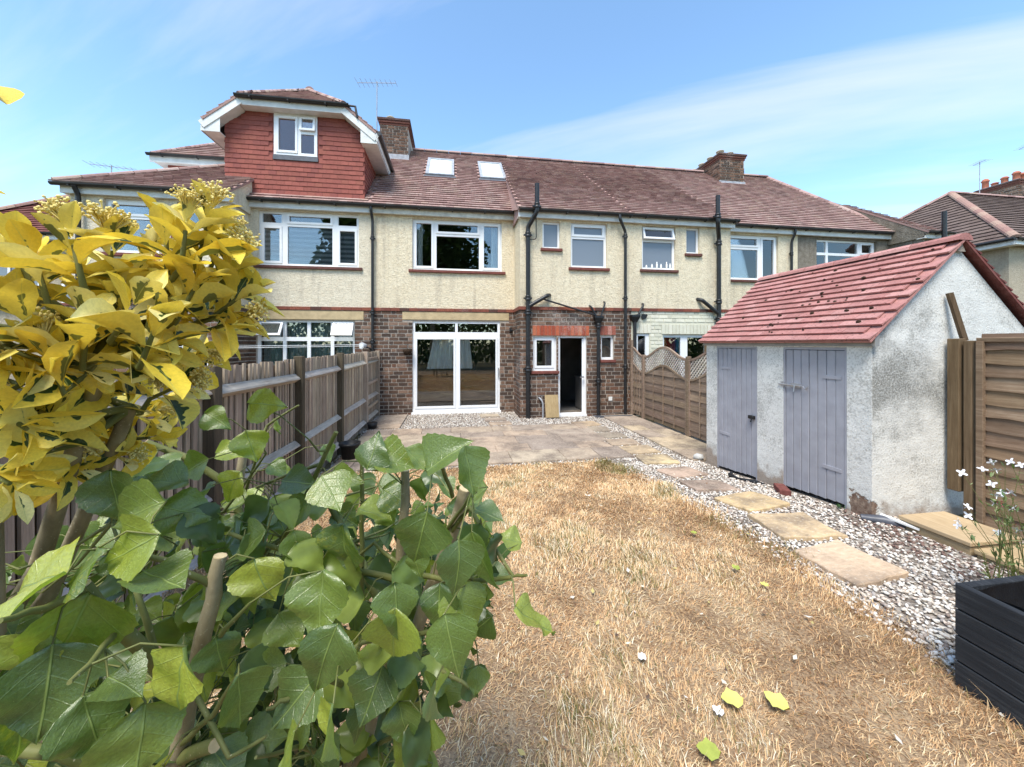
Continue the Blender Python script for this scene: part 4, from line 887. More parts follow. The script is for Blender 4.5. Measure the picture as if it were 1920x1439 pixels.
b = MB(); b.quad((7.5, YM, -.05), (10.33, YM, -.05), (10.33, YM, 2.7), (7.5, YM, 2.7)); w = b.build('brick_wall', MT['mortar'], H3); brickwork(w, (7.5, YM, 0), 0, 2.83, -.03, 2.6, budget=0)
b = MB(); b.quad((7.5, YO, -.05), (7.5, YM, -.05), (7.5, YM, 5.3), (7.5, YO, 5.1)); b.add([(7.55, 9.1, 5.12), (7.55, 12.5, 7.44), (7.55, 10.2, 5.02), (7.55, 9.3, 5.02)], [(0, 1, 2, 3)]); b.build('return_wall', MT['stucco_cream'], H3)
fascia(H3, 4.6, 7.56, YO-.10, 4.99, 'white_board'); gutter(H3, 4.6, 7.62, YO-.17, 5.17); fascia(H3, 7.6, 10.33, YM-.12, 5.19, 'white_board'); gutter(H3, 7.6, 10.33, YM-.19, 5.375)
room(H3, 4.7, 7.4, 3.0, 5.0, YO+.14, 11, 'interior_mid'); room(H3, 4.7, 7.4, -.02, 2.6, YO+.14, 12); room(H3, 7.6, 10.2, 3, 5.18, YM+.14, 13)
wb = window(H3, 4.91, 5.87, 3.81, 4.96, YO, [(4.97, 5.81, 4.62, 4.90, 0, 'open'), (4.97, 5.81, 3.87, 4.55, 0, 'frosted')], 'sill_brown', sillw=.06); vent(wb, 4.95, 5.83, 4.60, 4.92, YO+.06, R(16))
window(H3, 6.18, 6.57, 4.27, 4.97, YO, [(6.23, 6.52, 4.32, 4.92, 0, 'frosted')], 'sill_brown', sillw=.05)
window(H3, 4.76, 5.12, 1.3, 2.12, YO, [(4.81, 5.02, 1.36, 2.06)], None, inset=.03)
window(H3, 5.5, 6.85, .05, 2.10, YO, [(5.57, 6.05, .9, 2.02), (6.25, 6.78, .12, 2.02)], None, name='door_and_window', inset=.06)
window(H3, 8.05, 9.85, 3.78, 5.14, YM, [(8.12, 9.20, 4.80, 5.08, 1), (8.12, 9.20, 3.85, 4.71), (9.32, 9.79, 3.85, 5.08, 1)], 'sill_brown')
pipe(H3, [(6.87, 8.98, 5.74), (6.87, 8.98, 5.03), (7.07, 9.2, 4.7), (7.07, 9.2, 0)], .055, 'soil_pipe', collars=[(6.87, 8.98, 5.2), (7.07, 9.2, 4.55), (7.07, 9.2, 2.98), (7.07, 9.2, 2.5)]); pipe(H3, [(7.05, 9.2, 2.66), (6.56, 9.19, 3.02), (6.5, 9.33, 3.05)], .05, 'soil_branch')
hopper(H3, 4.66, 9.2, 2.60); pipe(H3, [(4.66, 9.2, 2.42), (4.66, 9.2, 0)], .045); pipe(H3, [(4.92, 9.32, 2.9), (4.91, 9.2, 2.88), (4.72, 9.2, 2.54)], .028, 'waste_pipe')
b = MB(); b.tube([(4.95, YO+.02, 2.56), (4.95, YO-.05, 2.56)], [.075, .068], 14); b.add([(4.99, YO-.04, 2.64), (5.04, YO-.06, 2.60), (5.02, YO-.03, 2.54)], [(0, 1, 2)]); b.build('extractor_vent', MT['black_pipe'], H3)
pipe(H3, [(10.27, 10.02, 5.33), (10.27, 10.02, 5.22), (10.24, 10.12, 4.98), (10.24, 10.12, 0)], .036, collars=[(10.24, 10.12, 4.6)])
tiles(H3, 'roof', RO, (1, 0, 0), VR, [(4.6, CUT), (7.42, CUT), (7.42, 0), (10.33, 0), (10.33, RV), (4.6, RV)], .165, .19, 'roof_tile', ROOFC, lift=.044, thk=.028)
tiles(H3, 'outrigger_roof', PO, (1, 0, 0), PV, [(4.6, 0), (7.6, 0), (7.44, PL+.05), (4.6, PL+.05)], .165, .19, 'roof_tile', ROOFC, lift=.044, thk=.028)
b = MB(); b.quad((4.6, 14.25, 8.9), (10.33, 14.25, 8.9), (10.33, 18.5, 5.4), (4.6, 18.5, 5.4)); b.build('front_slope', MT['roof_tile'], H3); ridge(H3, (4.6, 14.25, 8.95), (10.2, 14.25, 8.95))
stack(H3, 10.30, 11.36, 13.35, 15.5, 8.1, 9.27, [(10.5, 13.6, .2), (10.95, 13.65, .18), (10.5, 14.15, .2), (10.5, 14.7, .2), (10.5, 15.25, .2)], -1)
# --- right end house
skin(H4, 10.33, 13.9, YM, [(11.21, 13.43, 3.8, 5.12)], 'pebbledash_brown', -.05, 5.22); b = MB(); b.box(10.33, 10.52, YM-.012, YM+.02, -.05, 5.2); b.build('cream_strip', MT['stucco_cream'], H4)
b = MB(); b.quad((13.9, YM, -.05), (13.9, YO, -.05), (13.9, YO, 5.1), (13.9, YM, 5.3)); b.quad((13.9, YO, -.05), (14.7, YO, -.05), (14.7, YO, 5.1), (13.9, YO, 5.1)); b.quad((14.7, YO, -.05), (14.7, 18, -.05), (14.7, 18, 5.1), (14.7, YO, 5.1)); b.add([(13.85, 9.1, 5.12), (13.85, 9.3, 5.02), (13.85, 10.2, 5.02), (13.85, 12.5, 7.44)], [(0, 1, 2, 3)]); b.build('return_wall', MT['pebbledash_brown'], H4)
fascia(H4, 10.33, 13.9, YM-.12, 5.19, 'white_board'); gutter(H4, 10.33, 13.8, YM-.19, 5.375); fascia(H4, 13.85, 14.75, YO-.10, 4.99, 'white_board'); gutter(H4, 13.85, 14.8, YO-.17, 5.17)
room(H4, 10.4, 13.8, 3, 5.18, YM+.14, 13)
window(H4, 11.21, 13.43, 3.8, 5.12, YM, [(11.27, 11.62, 4.72, 5.06), (11.70, 12.80, 4.72, 5.06), (12.90, 13.37, 4.72, 5.06, 1), (11.27, 11.62, 3.87, 4.64), (11.70, 12.80, 3.87, 4.64), (12.90, 13.37, 3.87, 4.64)])
tiles(H4, 'roof', RO, (1, 0, 0), VR, [(10.33, 0), (14.1, 0), (13.2, RV), (10.33, RV)], .165, .19, 'roof_tile', ROOFC, lift=.044, thk=.028, holes=[(10.33, 11.4, 4.3, 6)])
tiles(H4, 'outrigger_roof', PO, (1, 0, 0), PVS, [(13.84, 0), (14.45, 0), (13.9, 3.0), (13.84, 3.0)], .165, .19, 'roof_tile', ROOFC, lift=.044, thk=.028)
ridge(H4, (11.4, 14.25, 8.95), (13.2, 14.25, 8.95)); ridge(H4, (13.2, 14.25, 8.95), (14.1, 10.0, 5.43), .1); ridge(H4, (14.1, 10.0, 5.43), (14.42, 9.12, 5.2), .09)
b = MB(); b.add([(13.2, 14.25, 8.9), (14.1, 10, 5.36), (14.45, 9.1, 5.15), (16.2, 14.25, 5.15), (16.2, 18.5, 5.3)], [(0, 1, 2, 3), (0, 3, 4)]); b.add([(10.33, 14.25, 8.9), (13.2, 14.25, 8.9), (16.2, 18.5, 5.3), (10.33, 18.5, 5.4)], [(0, 1, 2, 3)]); b.build('hip_slope', MT['roof_tile'], H4)
pipe(H4, [(14.3, 9.05, 5.75), (14.3, 9.05, 4.9), (14.4, 9.2, 4.6), (14.4, 9.2, 0)], .06, 'soil_pipe')

# curtains and things on sills behind the glass
drape('net_curtain', -.68, .52, 1.18, 1.98, YM+.135, 'net_curtain', 9, 'white pleated net curtain behind the patio door glass', (-.52, .46))
drape('black_drape', .50, .62, 1.1, 2.05, YM+.32, 'black_drape', 1, 'black tied-back drape right of the white net curtain', (.32, .62)); drape('black_drape', -.86, -.66, 1.1, 2.05, YM+.32, 'black_drape', 1, 'black tied-back drape left of the white net curtain', (-.86, -.45))
drape('bedroom_curtain', -.98, -.80, 3.84, 5.1, YM+.26, 'net_curtain', 2, 'pale curtain at left edge of the wide bedroom window'); drape('bedroom_curtain', 1.05, 1.27, 3.84, 5.1, YM+.26, 'net_curtain', 2, 'pale curtain at right edge of the wide bedroom window')
for i, (a, e, lb) in enumerate(((-4.7, -4.2, 'left'), (-4.12, -3.02, 'middle'), (-2.92, -2.43, 'right'))):
    b = MB(); b.box(a, e, YM+.155, YM+.165, 3.84, 4.86); tag(b.build('window_blind', MT['banded_blind']), 'banded roller blind in the %s part of the window below the dormer' % lb, 'blind', 'banded blinds')
for i, (a, e, lb) in enumerate(((-4.72, -4.3, 'leftmost'), (-4.15, -3.66, 'second from left'), (-3.6, -3.1, 'third from left'), (-3.0, -2.54, 'rightmost'))):
    drape('sheer_curtain', a, e, .9, 2.4, YM+.22, 'teal_curtain', 6, 'grey green sheer curtain, %s in eight-pane ground floor window' % lb, None, .02, group='sheer curtains in eight-pane window')
drape('striped_curtain', 5.55, 6.08, .9, 2.03, YO+.15, 'rainbow_cloth', 4, 'rainbow striped curtain in window behind the lattice fence')
drape('bedroom_curtain', 8.12, 8.28, 3.84, 4.72, YM+.26, 'net_curtain', 2, 'pale curtain at left of cream house window beyond the right soil pipe'); drape('bedroom_curtain', 9.34, 9.78, 3.84, 5.1, YM+.26, 'net_curtain', 4, 'pale curtain filling right pane of window beyond the right soil pipe')
for i, x in enumerate((5.08, 5.24, 5.38, 5.5, 5.66, 5.76)):
    b = MB(); hh = (.07, .10, .16, .11, .17, .13)[i]; b.lathe((x, YO+.085, 3.872), [(.022, 0), (.024, hh*.6), (.012, hh*.72), (.012, hh), (.001, hh)], 8)
    tag(b.build('toiletry_bottle', MT['white_plastic']), '%s of six small white bottles on bathroom sill right of central downpipe' % ('leftmost', 'second from left', 'third from left', 'fourth from left', 'fifth from left', 'rightmost')[i], 'bottle', 'bottles on the bathroom sill')

# ------------------------------------------------------------------ houses farther off
def far_house(name, x0, x1, y0, y1, ze, zr, label, mat_, pal, wins):
    h = thing(name, ((x0+x1)/2, (y0+y1)/2, 0), label, 'house'); e = .35
    b = MB(); b.box(x0, x1, y0, y1, -.05, ze); b.build('wall', MT[mat_], h)
    hw = (y1-y0)/2+e; ym = (y0+y1)/2; hx = hw; run = hw; sl = (zr-ze)/run; L = math.hypot(run, zr-ze)
    tiles(h, 'roof', (0, y0-e, ze), (1, 0, 0), (0, 1, sl), [(x0-e, 0), (x1+e, 0), (x1+e-hx, L), (x0-e+hx, L)], .26 if 'brown' in label else .12, .28 if 'brown' in label else .18, 'roof_tile', pal, lift=.045)
    tiles(h, 'roof', (x0-e, 0, ze), (0, -1, 0), (1, 0, sl), [(-(y1+e), 0), (-(y0-e), 0), (-ym, L)], .26 if 'brown' in label else .12, .28, 'roof_tile', pal, lift=.045)
    tiles(h, 'roof', (x1+e, 0, ze), (0, 1, 0), (-1, 0, sl), [(y0-e, 0), (y1+e, 0), (ym, L)], .26, .28, 'roof_tile', pal, lift=.045)
    b = MB(); b.quad((x0-e, y1+e, ze), (x0-e+hx, ym, zr), (x1+e-hx, ym, zr), (x1+e, y1+e, ze)); b.build('back_slope', MT['roof_tile'], h)
    ridge(h, (x0-e, y0-e, ze+.05), (x0-e+hx, ym, zr+.05), .13, pal=[(.34, .2, .16), (.3, .17, .14), (.38, .25, .19)]); ridge(h, (x0-e, y1+e, ze+.05), (x0-e+hx, ym, zr+.05), .13); ridge(h, (x0-e+hx, ym, zr+.05), (x1+e-hx, ym, zr+.05), .13)
    fascia(h, x0-e, x1+e, y0-e+.03, ze-.17, 'white_board'); gutter(h, x0-e-.02, x1+e+.02, y0-e-.03, ze)
    b = MB(); b.box(x0-e+.02, x0-e+.05, y0-e, y1+e, ze-.17, ze-.02); b.box(x0-e, x0, y0-e, y1+e, ze-.19, ze-.17); b.build('side_fascia', MT['white_board'], h); b = MB(); b.tube([(x0-e-.05, y0-e, ze), (x0-e-.05, y1+e, ze)], .055, 8); b.build('side_gutter', MT['gutter_black'], h)
    for q in wins: window(h, *q[:4], y0-.12, [(q[0]+.07, (q[0]+q[1])/2-.03, q[2]+.07, q[3]-.07), ((q[0]+q[1])/2+.03, q[1]-.07, q[2]+.07, q[3]-.07)], inset=.03, glassm='frosted')
    return h
BROWNC = [(.135, .095, .080), (.16, .115, .095), (.115, .08, .07), (.18, .13, .11)]
FH = far_house('neighbour_house', 18.2, 34, 9.85, 17.75, 5.24, 8.6, 'distant brown tiled hipped house at far right behind the shed roof', 'stucco_far', BROWNC, [(19.2, 21.0, 3.4, 4.8)])
stack(FH, 27.2, 29.4, 14.4, 15.9, 7.9, 9.85, [(27.45, 14.6, .42), (27.9, 14.62, .40), (27.45, 15.0, .34), (27.45, 15.35, .2), (27.45, 15.7, .5)], -1, 'terracotta')
FL = far_house('neighbour_house', -13.6, -8.8, 12.6, 16.4, 4.9, 6.83, 'distant red roofed house at far left edge behind the yellow shrub', 'stucco_far', [(.26, .10, .085), (.30, .13, .11), (.22, .085, .075)], [(-12.9, -11.4, 3.0, 4.1), (-10.9, -9.6, 3.0, 4.1)])
def aerial(name, x, y, z0, z1, ang, label, n=7, L=.9, tilt=.0):
    t = thing(name, (x, y, z0), label, 'aerial', 'television aerials'); b = MB(); b.tube([(x, y, z0), (x+.01, y, z1)], .016, 6); b.build('mast', MT['lead'], t)
    d = Vector((math.cos(ang), math.sin(ang), tilt)); s_ = Vector((-math.sin(ang), math.cos(ang), 0)); c = Vector((x, y, z1-.05)); b = MB(); b.tube([c-d*L*.5, c+d*L*.5], .011, 6); b.build('boom', MT['lead'], t)
    b = MB()
    for i in range(n):
        p = c+d*L*(-.5+i/(n-1)); h = .26-.012*i; b.tube([p-s_*h, p+s_*h], .006, 5)
    b.build('elements', MT['lead'], t); return t
aerial('tv_aerial', -2.55, 13.4, 8.6, 10.75, R(-8), 'thin television aerial beside the left chimney above the dormer', 9, 1.3)
aerial('tv_aerial', -12.0, 15.5, 6.4, 8.2, R(4), 'leftmost television aerial behind the yellow shrub', 8, 1.3, -.05); aerial('tv_aerial', -10.6, 15.8, 6.4, 8.15, R(6), 'television aerial just left of the end house eaves', 8, 1.4, -.04)
aerial('tv_aerial', 25.0, 14.5, 8.5, 10.6, R(70), 'small television aerial on the distant brown roofed house', 6, .6)
aerial('tv_aerial', 29.2, 15.2, 9.8, 12.1, R(60), 'television aerial cut by right edge above the distant chimney', 6, .8)
# ------------------------------------------------------------------ left fence
def tn(a=.75, b=1.15):
    f = random.uniform(a, b); return (f, f*random.uniform(.96, 1.02), f*random.uniform(.92, 1.02))
LF = thing('paling_fence', (-1.92, 5.5, 0), 'weathered grey vertical paling fence along left side of the garden', 'fence')
FX = -1.92
pv = []
for i in range(10):
    b = MB(); f = tn(.75, 1.1); h = .0; b.add([(-.009, -.033, 0), (.009, -.033, 0), (.004, .033, 0), (-.009, .033, 0), (-.009, -.033, 1.68), (.009, -.033, 1.68), (.004, .033, 1.68), (-.009, .033, 1.68)], [(0,3,2,1),(4,5,6,7),(0,1,5,4),(1,2,6,5),(2,3,7,6),(3,0,4,7)], f); pv.append(b.mesh('paling', MT['fence_grey']))
for i in range(60):                                               # added board layer behind near panels, tinted dark for shadow in the gaps
    b = MB() if i else MB()
    if i == 0:
        b.box(-.006, .006, -.044, .044, 0, 1.62, (.55, .52, .48)); bkm = b.mesh('shade_backing_board', MT['fence_grey'])
    yb_ = -.1+i*.0875
    if yb_ < 5.05:
        o = bpy.data.objects.new('shade_backing_board', bkm); link(o, LF, (FX-.052, yb_, gz(yb_)-.03)); o.scale = (1, 1, (1.64-gz(yb_))/1.62)
y = -.1
while y < 10.1:
    pitch = .079 if y < 5.1 else .070
    o = bpy.data.objects.new('paling', random.choice(pv)); link(o, LF, (FX-.02+random.uniform(-.004, .004), y, gz(y)-.03+random.uniform(-.012, .008))); o.scale = (1, .82 if y < 5.08 else 1, (1.66-gz(y)+.03)/1.68); o.rotation_euler = (random.uniform(-.012, .012), 0, random.uniform(-.1, .1)); y += pitch*random.uniform(.95, 1.08)
PY = [-.15, 1.6, 3.35, 5.09, 6.83, 8.72, 10.08]
for i, y in enumerate(PY):
    b = MB(); w = .05 if i < 6 else .035; b.bbox(FX-.03, FX+.075, y-w, y+w, -.1, 1.675+(.02 if i in (3, 4) else 0), .006, tn()); b.build('post', MT['post_brown' if i < 5 else 'fence_grey'], LF)
for i in range(len(PY)-1):
    for zr in (1.42, .60, .14):
        b = MB(); y0, y1 = PY[i]+.045, PY[i+1]-.045; z0, z1 = zr+gz(y0)*.25+random.uniform(-.015, .015), zr+gz(y1)*.25+random.uniform(-.015, .015); f = tn(.8, 1.1)
        b.add([(FX-.008, y0, z0-.055), (FX+.058, y0, z0-.012), (FX+.05, y0, z0+.004), (FX-.008, y0, z0+.055), (FX-.008, y1, z1-.055), (FX+.058, y1, z1-.012), (FX+.05, y1, z1+.004), (FX-.008, y1, z1+.055)], [(0,1,2,3),(7,6,5,4),(0,4,5,1),(1,5,6,2),(2,6,7,3),(3,7,4,0)], f); b.build('rail', MT['rail_grey'], LF)
# gate-like end frame by the house
for z in (1.5, .95, .4):
    b = MB(); b.bbox(FX+.0, FX+.05, 8.80, 10.02, z-.03, z+.03, .004, tn()); b.build('batten', MT['fence_grey'], LF)

# ------------------------------------------------------------------ lattice fence on the right
RF = thing('lattice_fence', (4.6, 7.2, 0), 'brown slatted fence panels with wavy lattice tops between house and shed', 'fence'); GX = 4.6
for y, h in ((9.24, 1.95), (8.62, 1.58), (6.86, 1.60), (5.42, 1.6)):
    b = MB(); b.bbox(GX-.035, GX+.045, y-.04, y+.04, -.1, h, .006, tn()); b.build('post', MT['fence_brown'], RF)
def topz(t): return 1.53+.24*(.5-.5*math.cos(2*math.pi*t))
def lowz(t): return 1.14+.23*(.5-.5*math.cos(2*math.pi*t))
for (ya, yb, t0, t1) in ((9.20, 8.66, .58, 1.0), (8.58, 6.90, 0, 1), (6.82, 5.46, 0, .8)):
    T = lambda y: t0+(t1-t0)*(ya-y)/(ya-yb); n = 16
    for fn, w in ((topz, .045), (lowz, .04)):
        b = MB(); vs = []
        for i in range(n+1):
            y = ya+(yb-ya)*i/n; z = fn(T(y)); vs += [(GX-.02, y, z-w/2), (GX+.025, y, z-w/2), (GX+.025, y, z+w/2), (GX-.02, y, z+w/2)]
        b.add(vs, [(i*4+k_, i*4+(k_+1) % 4, i*4+4+(k_+1) % 4, i*4+4+k_) for i in range(n) for k_ in range(4)]+[(3, 2, 1, 0), (n*4, n*4+1, n*4+2, n*4+3)], tn(.9, 1.2)); b.build('curved_rail', MT['fence_brown'], RF)
    for y in (ya-.02, yb+.02):
        b = MB(); b.bbox(GX-.022, GX+.028, y-.02, y+.02, .04, topz(T(y)), .003, tn(.9, 1.15)); b.build('stile', MT['fence_brown'], RF)
    for sgn in (-1, 1):                                              # lattice strips, two layers
        c = min(ya, yb)-1
        while c < max(ya, yb)+1:
            run = []; 
            for i in range(80):
                z = 1.1+.75*i/79; y = c+sgn*(z-1.1)
                if yb+.03 < y < ya-.03 and lowz(T(y)) < z < topz(T(y)): run.append((y, z))
            if len(run) > 4:
                b = MB(); xx = GX+(.010 if sgn > 0 else -.004); b.beam((xx, *run[0]), (xx, *run[-1]), .022, .011, tn(1.0, 1.35), (1, 0, 0)); b.build('lattice_strip', MT['rail_grey'], RF)
            c += .085
    z = .06; k_ = 0
    while z < 1.36:
        h = .112; ys = [ya-.03+(yb-ya+.06)*i/40 for i in range(41)]; ok = [y for y in ys if lowz(T(y)) > z+.03]
        if ok:
            xx = GX+(.0 if k_ % 2 else .014); b = MB(); f = tn(.75, 1.2); ztop = lambda y: min(z+h, lowz(T(y))); m = [max(ok)+(min(ok)-max(ok))*i/8 for i in range(9)]; vs = []
            for y in m: vs += [(xx-.014, y, z), (xx, y, z), (xx, y, max(z+.01, ztop(y))), (xx-.010, y, max(z+.01, ztop(y)))]
            b.add(vs, [(i*4+q, i*4+(q+1) % 4, i*4+4+(q+1) % 4, i*4+4+q) for i in range(8) for q in range(4)]+[(3, 2, 1, 0), (32, 33, 34, 35)], f); b.build('slat', MT['fence_brown'], RF)
        z += .098; k_ += 1
    for t in (.25, .5, .75):
        y = ya+(yb-ya)*t; b = MB(); b.box(GX-.024, GX-.014, y-.014, y+.014, .08, lowz(T(y))-.03, tn(.9, 1.2)); b.build('upright', MT['fence_brown'], RF)

# ------------------------------------------------------------------ near right overlap fence
NF = thing('overlap_fence', (4.78, 2.0, 0), 'brown horizontal overlap fence panel against the shed at right edge', 'fence'); NX = 4.78
b = MB(); b.bbox(NX-.06, NX+.03, 2.88, 2.97, .45, 1.9, .006, tn(.6, .7)); b.build('post', MT['post_oak'], NF)
b = MB(); b.bbox(NX-.045, NX+.05, 2.80, 2.86, .1, 1.88, .006, tn(.6, .75)); b.build('post', MT['post_oak'], NF)
b = MB(); b.bbox(NX-.05, NX+.05, .85, .95, .1, 1.9, .006, tn(.8, 1.0)); b.build('post', MT['post_oak'], NF)
for (ya, yb) in ((2.78, .96), (.84, -1.0)):
    for y in (ya-.03, yb+.03):
        b = MB(); b.bbox(NX-.045, NX-.005, y-.025, y+.025, .22, 1.87, .004, tn(.9, 1.15)); b.build('stile', MT['overlap_wood'], NF)
    z = .22
    while z < 1.84:
        h = .135; b = MB(); f = tn(.8, 1.2); n = 10; vs = []
        for i in range(n+1):
            y = ya-.02+(yb-ya+.04)*i/n; w = .008*math.sin(i*1.9+z*31)+.005*math.sin(i*.7+z*17); vs += [(NX-.018, y, z-.012+w), (NX-.006, y, z-.012+w), (NX+.012, y, z+h), (NX+.004, y, z+h)]
        b.add(vs, [(i*4+q, i*4+(q+1) % 4, i*4+4+(q+1) % 4, i*4+4+q) for i in range(n) for q in range(4)]+[(3, 2, 1, 0), (n*4, n*4+1, n*4+2, n*4+3)], f); b.build('board', MT['overlap_wood'], NF); z += .122
    b = MB(); b.bbox(NX-.03, NX+.03, yb, ya, 1.865, 1.905, .004, tn(.85, 1.0)); b.build('capping', MT['overlap_wood'], NF)
b = MB(); b.beam((4.73, 2.955, 2.34), (4.82, 2.90, 1.88), .05, .035, tn(.5, .6)); tag(b.build('timber_prop', MT['post_oak']), 'short brown timber leaning on the shed gable above the fence', 'timber')

# ------------------------------------------------------------------ brick shed
SX, SY0, SY1, AX, AZ = 3.90, 3.0, 5.35, 4.90, 2.80
SH = thing('garden_shed', (4.5, 4.2, .1), 'white rendered shed with red tiled gable roof and two lilac doors', 'shed')
D = [(4.36, 5.12), (3.23, 3.97)]                                     # far door, near door (y ranges)
b = MB(); to = lambda u, o_, z: (SX+o_, -u, z)
holed(b, -SY1, -SY0, -.1, 1.84, 0, [(-q[1], -q[0], -.2, 1.815) for q in D], .10, to=to); fw = b.build('front_wall', MT['shed_render'], SH)
b = MB(); ex = 2*AX-SX
for y, o_ in ((SY0, 0), (SY1, 1)):
    q = [(SX, y, -.1), (ex, y, -.1), (ex, y, 1.86), (AX, y, AZ), (SX, y, 1.86)]; b.add(q, [(0, 1, 2, 3, 4) if not o_ else (4, 3, 2, 1, 0)])
b.quad((ex, SY0, -.1), (ex, SY1, -.1), (ex, SY1, 1.86), (ex, SY0, 1.86)); b.build('gable_wall', MT['shed_render'], SH)
b = MB(); b.box(SX-.03, SX+.02, SY0-.05, SY1+.03, 1.825, 1.935); b.build('fascia', MT['grey_gutter'], SH)
b = MB(); b.quad((SX+.3, SY0+.1, 0), (SX+.3, SY1-.1, 0), (SX+.3, SY1-.1, 1.9), (SX+.3, SY0+.1, 1.9)); b.build('interior', MT['interior_dark'], SH)
for k_, (y0, y1) in enumerate(D):
    dr = link(bpy.data.objects.new('door', None), SH, (SX, (y0+y1)/2, gz(y0))); dr['label'] = ('narrow far lilac plank door with black latch', 'near lilac plank door with long steel bolt')[k_]
    zb = gz((y0+y1)/2)+.03; n = (8, 7)[k_]; w = (y1-y0-.05)/n
    for (a, e, l, t) in ((y0, y0+.025, zb, 1.815), (y1-.025, y1, zb, 1.815)): 
        b = MB(); b.box(SX+.005, SX+.07, a, e, l-.05, t); b.build('jamb', MT['lilac_paint'], dr)
    b = MB(); b.box(SX+.005, SX+.07, y0+.025, y1-.025, 1.785, 1.815); b.build('head', MT['lilac_paint'], dr)
    for i in range(n):
        b = MB(); a = y0+.025+i*w; b.bbox(SX+.012+random.uniform(-.002, .002), SX+.04, a+.003, a+w-.003, gz(a)+.025+random.uniform(0, .012), 1.78, .005); b.build('plank', MT['lilac_paint'], dr)
    hy = (y1-.06, y0+.06)[k_]; sg = (-1, 1)[k_]
    for z in (.55, 1.5):
        b = MB(); b.box(SX+.004, SX+.012, min(hy, hy+sg*.2), max(hy, hy+sg*.2), z-.018, z+.018); b.build('hinge', MT['lilac_paint'], dr)
b = MB(); b.tube([(SX-.012, 4.02, 1.37), (SX-.012, 3.72, 1.37)], .009, 8); b.box(SX-.006, SX+.012, 3.74, 3.86, 1.345, 1.395); b.box(SX-.012, SX+.0, 3.95, 3.99, 1.34, 1.40); b.tube([(SX-.02, 3.80, 1.37), (SX-.03, 3.80, 1.30)], .007, 6); b.tube([(SX-.012, 3.70, 1.37), (SX-.02, 3.66, 1.34), (SX-.012, 3.64, 1.37)], .006, 6); b.build('bolt', MT['steel'], SH)
b = MB(); b.bbox(SX-.03, SX+.012, 4.40, 4.49, .86, .905, .006); b.tube([(SX-.02, 4.43, .88), (SX-.035, 4.43, .82)], .008, 6); b.build('latch', MT['pot_black'], SH)
VS = Vector((AX-(SX-.10), 0, AZ+.06-1.86)); sl = VS.length
# v=0 at eave, u runs from far to near so that the normal points up and out
tiles(SH, 'roof', (SX-.10, SY1+.04, 1.875), (0, -1, 0), VS, [(0, 0), (SY1-SY0+.10, 0), (SY1-SY0+.10, sl), (0, sl)], .1035, .2045, 'shed_tile', SHEDC, True, (), .020, .034, .0025, True, 'shed_tile', .02)
tiles(SH, 'rear_roof', (ex+.10, SY0-.06, 1.875), (0, 1, 0), (-VS.x, 0, VS.z), [(0, 0), (SY1-SY0+.10, 0), (SY1-SY0+.10, sl), (0, sl)], .1035, .2045, 'shed_tile', [(.2, .06, .05), (.16, .05, .045)], False, (), .020, .036, .004, True, 'shed_tile', .02)
ridge(SH, (AX, SY1+.04, AZ+.085), (AX, SY0-.07, AZ+.085), .085, 'shed_tile', .36, SHEDC)
b = MB(); b.add([(AX-.05, SY0-.03, AZ-.05), (AX+.05, SY0-.03, AZ-.05), (AX, SY0-.03, AZ+.06)], [(0, 1, 2)]); b.build('mortar_bedding', MT['mortar'], SH)
b = MB()
Vn = VS.normalized(); Nn = Vector((0, -1, 0)).cross(Vn)
for i in range(46):
    u = random.gauss(1.45, .55); v = random.uniform(.1, sl-.1); u = min(2.4, max(.05, u)); p = Vector((SX-.10, SY1+.04-u, 1.875))+Vn*v+Nn*.03; r = random.uniform(.008, .026)
    q = [p+Vector((0, 1, 0))*x*r+Vn*y*r*.8+Nn*z*r*.7 for x, y, z in ICO.tolist()]; b.add(q, [tuple(int(a) for a in f) for f in ICOF], (1, 1, 1), True)
b.build('moss', MT['moss'], SH, 'stuff')

# ------------------------------------------------------------------ smaller things about the garden
def box_thing(name, dims, m, label, cat, bev=.006, group=None):
    b = MB(); b.bbox(*dims, bev, (1, 1, 1)); return tag(b.build(name, MT[m]), label, cat, group)
b = MB(); q = MB(); q.bbox(-.17, .17, -.012, .012, 0, .56, .003); a = R(-14); vs = [(2.43+x, 9.07+y*math.cos(a)-z*math.sin(a)*.9, .03+z*math.cos(a)) for x, y, z in q.v]; b.add(vs, q.f, (1, 1, 1)); tag(b.build('leaning_board', MT['bare_board']), 'tan wooden board leaning on brick wall beside the open kitchen door', 'board')
b = MB(); q = MB(); q.bbox(-.115, .115, -.055, .055, 0, .065, .006); a = R(62); b.add([(3.72+x*math.cos(a)-y*math.sin(a), 3.80+x*math.sin(a)+y*math.cos(a), gz(3.8)+.01+z) for x, y, z in q.v], q.f); tag(b.build('loose_brick', MT['loose_red']), 'single red brick lying in gravel against the near shed door', 'brick')
def rock(name, c, r, m, label, cat, sq=(1, 1, .7)):
    b = MB(); random.seed(hash(name) % 99 if False else 4); b.add([(c[0]+x*r*sq[0]*random.uniform(.8, 1.2), c[1]+y*r*sq[1]*random.uniform(.8, 1.2), c[2]+z*r*sq[2]*random.uniform(.8, 1.2)) for x, y, z in ICO.tolist()], [tuple(int(i) for i in f) for f in ICOF], (1, 1, 1), True); return tag(b.build(name, MT[m]), label, cat)
rock('white_rock', (3.84, 5.47, .06), .085, 'rock', 'rough white rock at the far corner of the shed', 'rock')
b = MB(); b.tube([(3.82, 4.72, .06), (3.72, 4.62, .07), (3.70, 4.45, .075), (3.80, 4.28, .09), (3.84, 4.10, .10)], [.02, .03, .022, .03, .018], 7); tag(b.build('black_hose', MT['pot_black']), 'short black hose lying in gravel below the far shed door', 'hose')
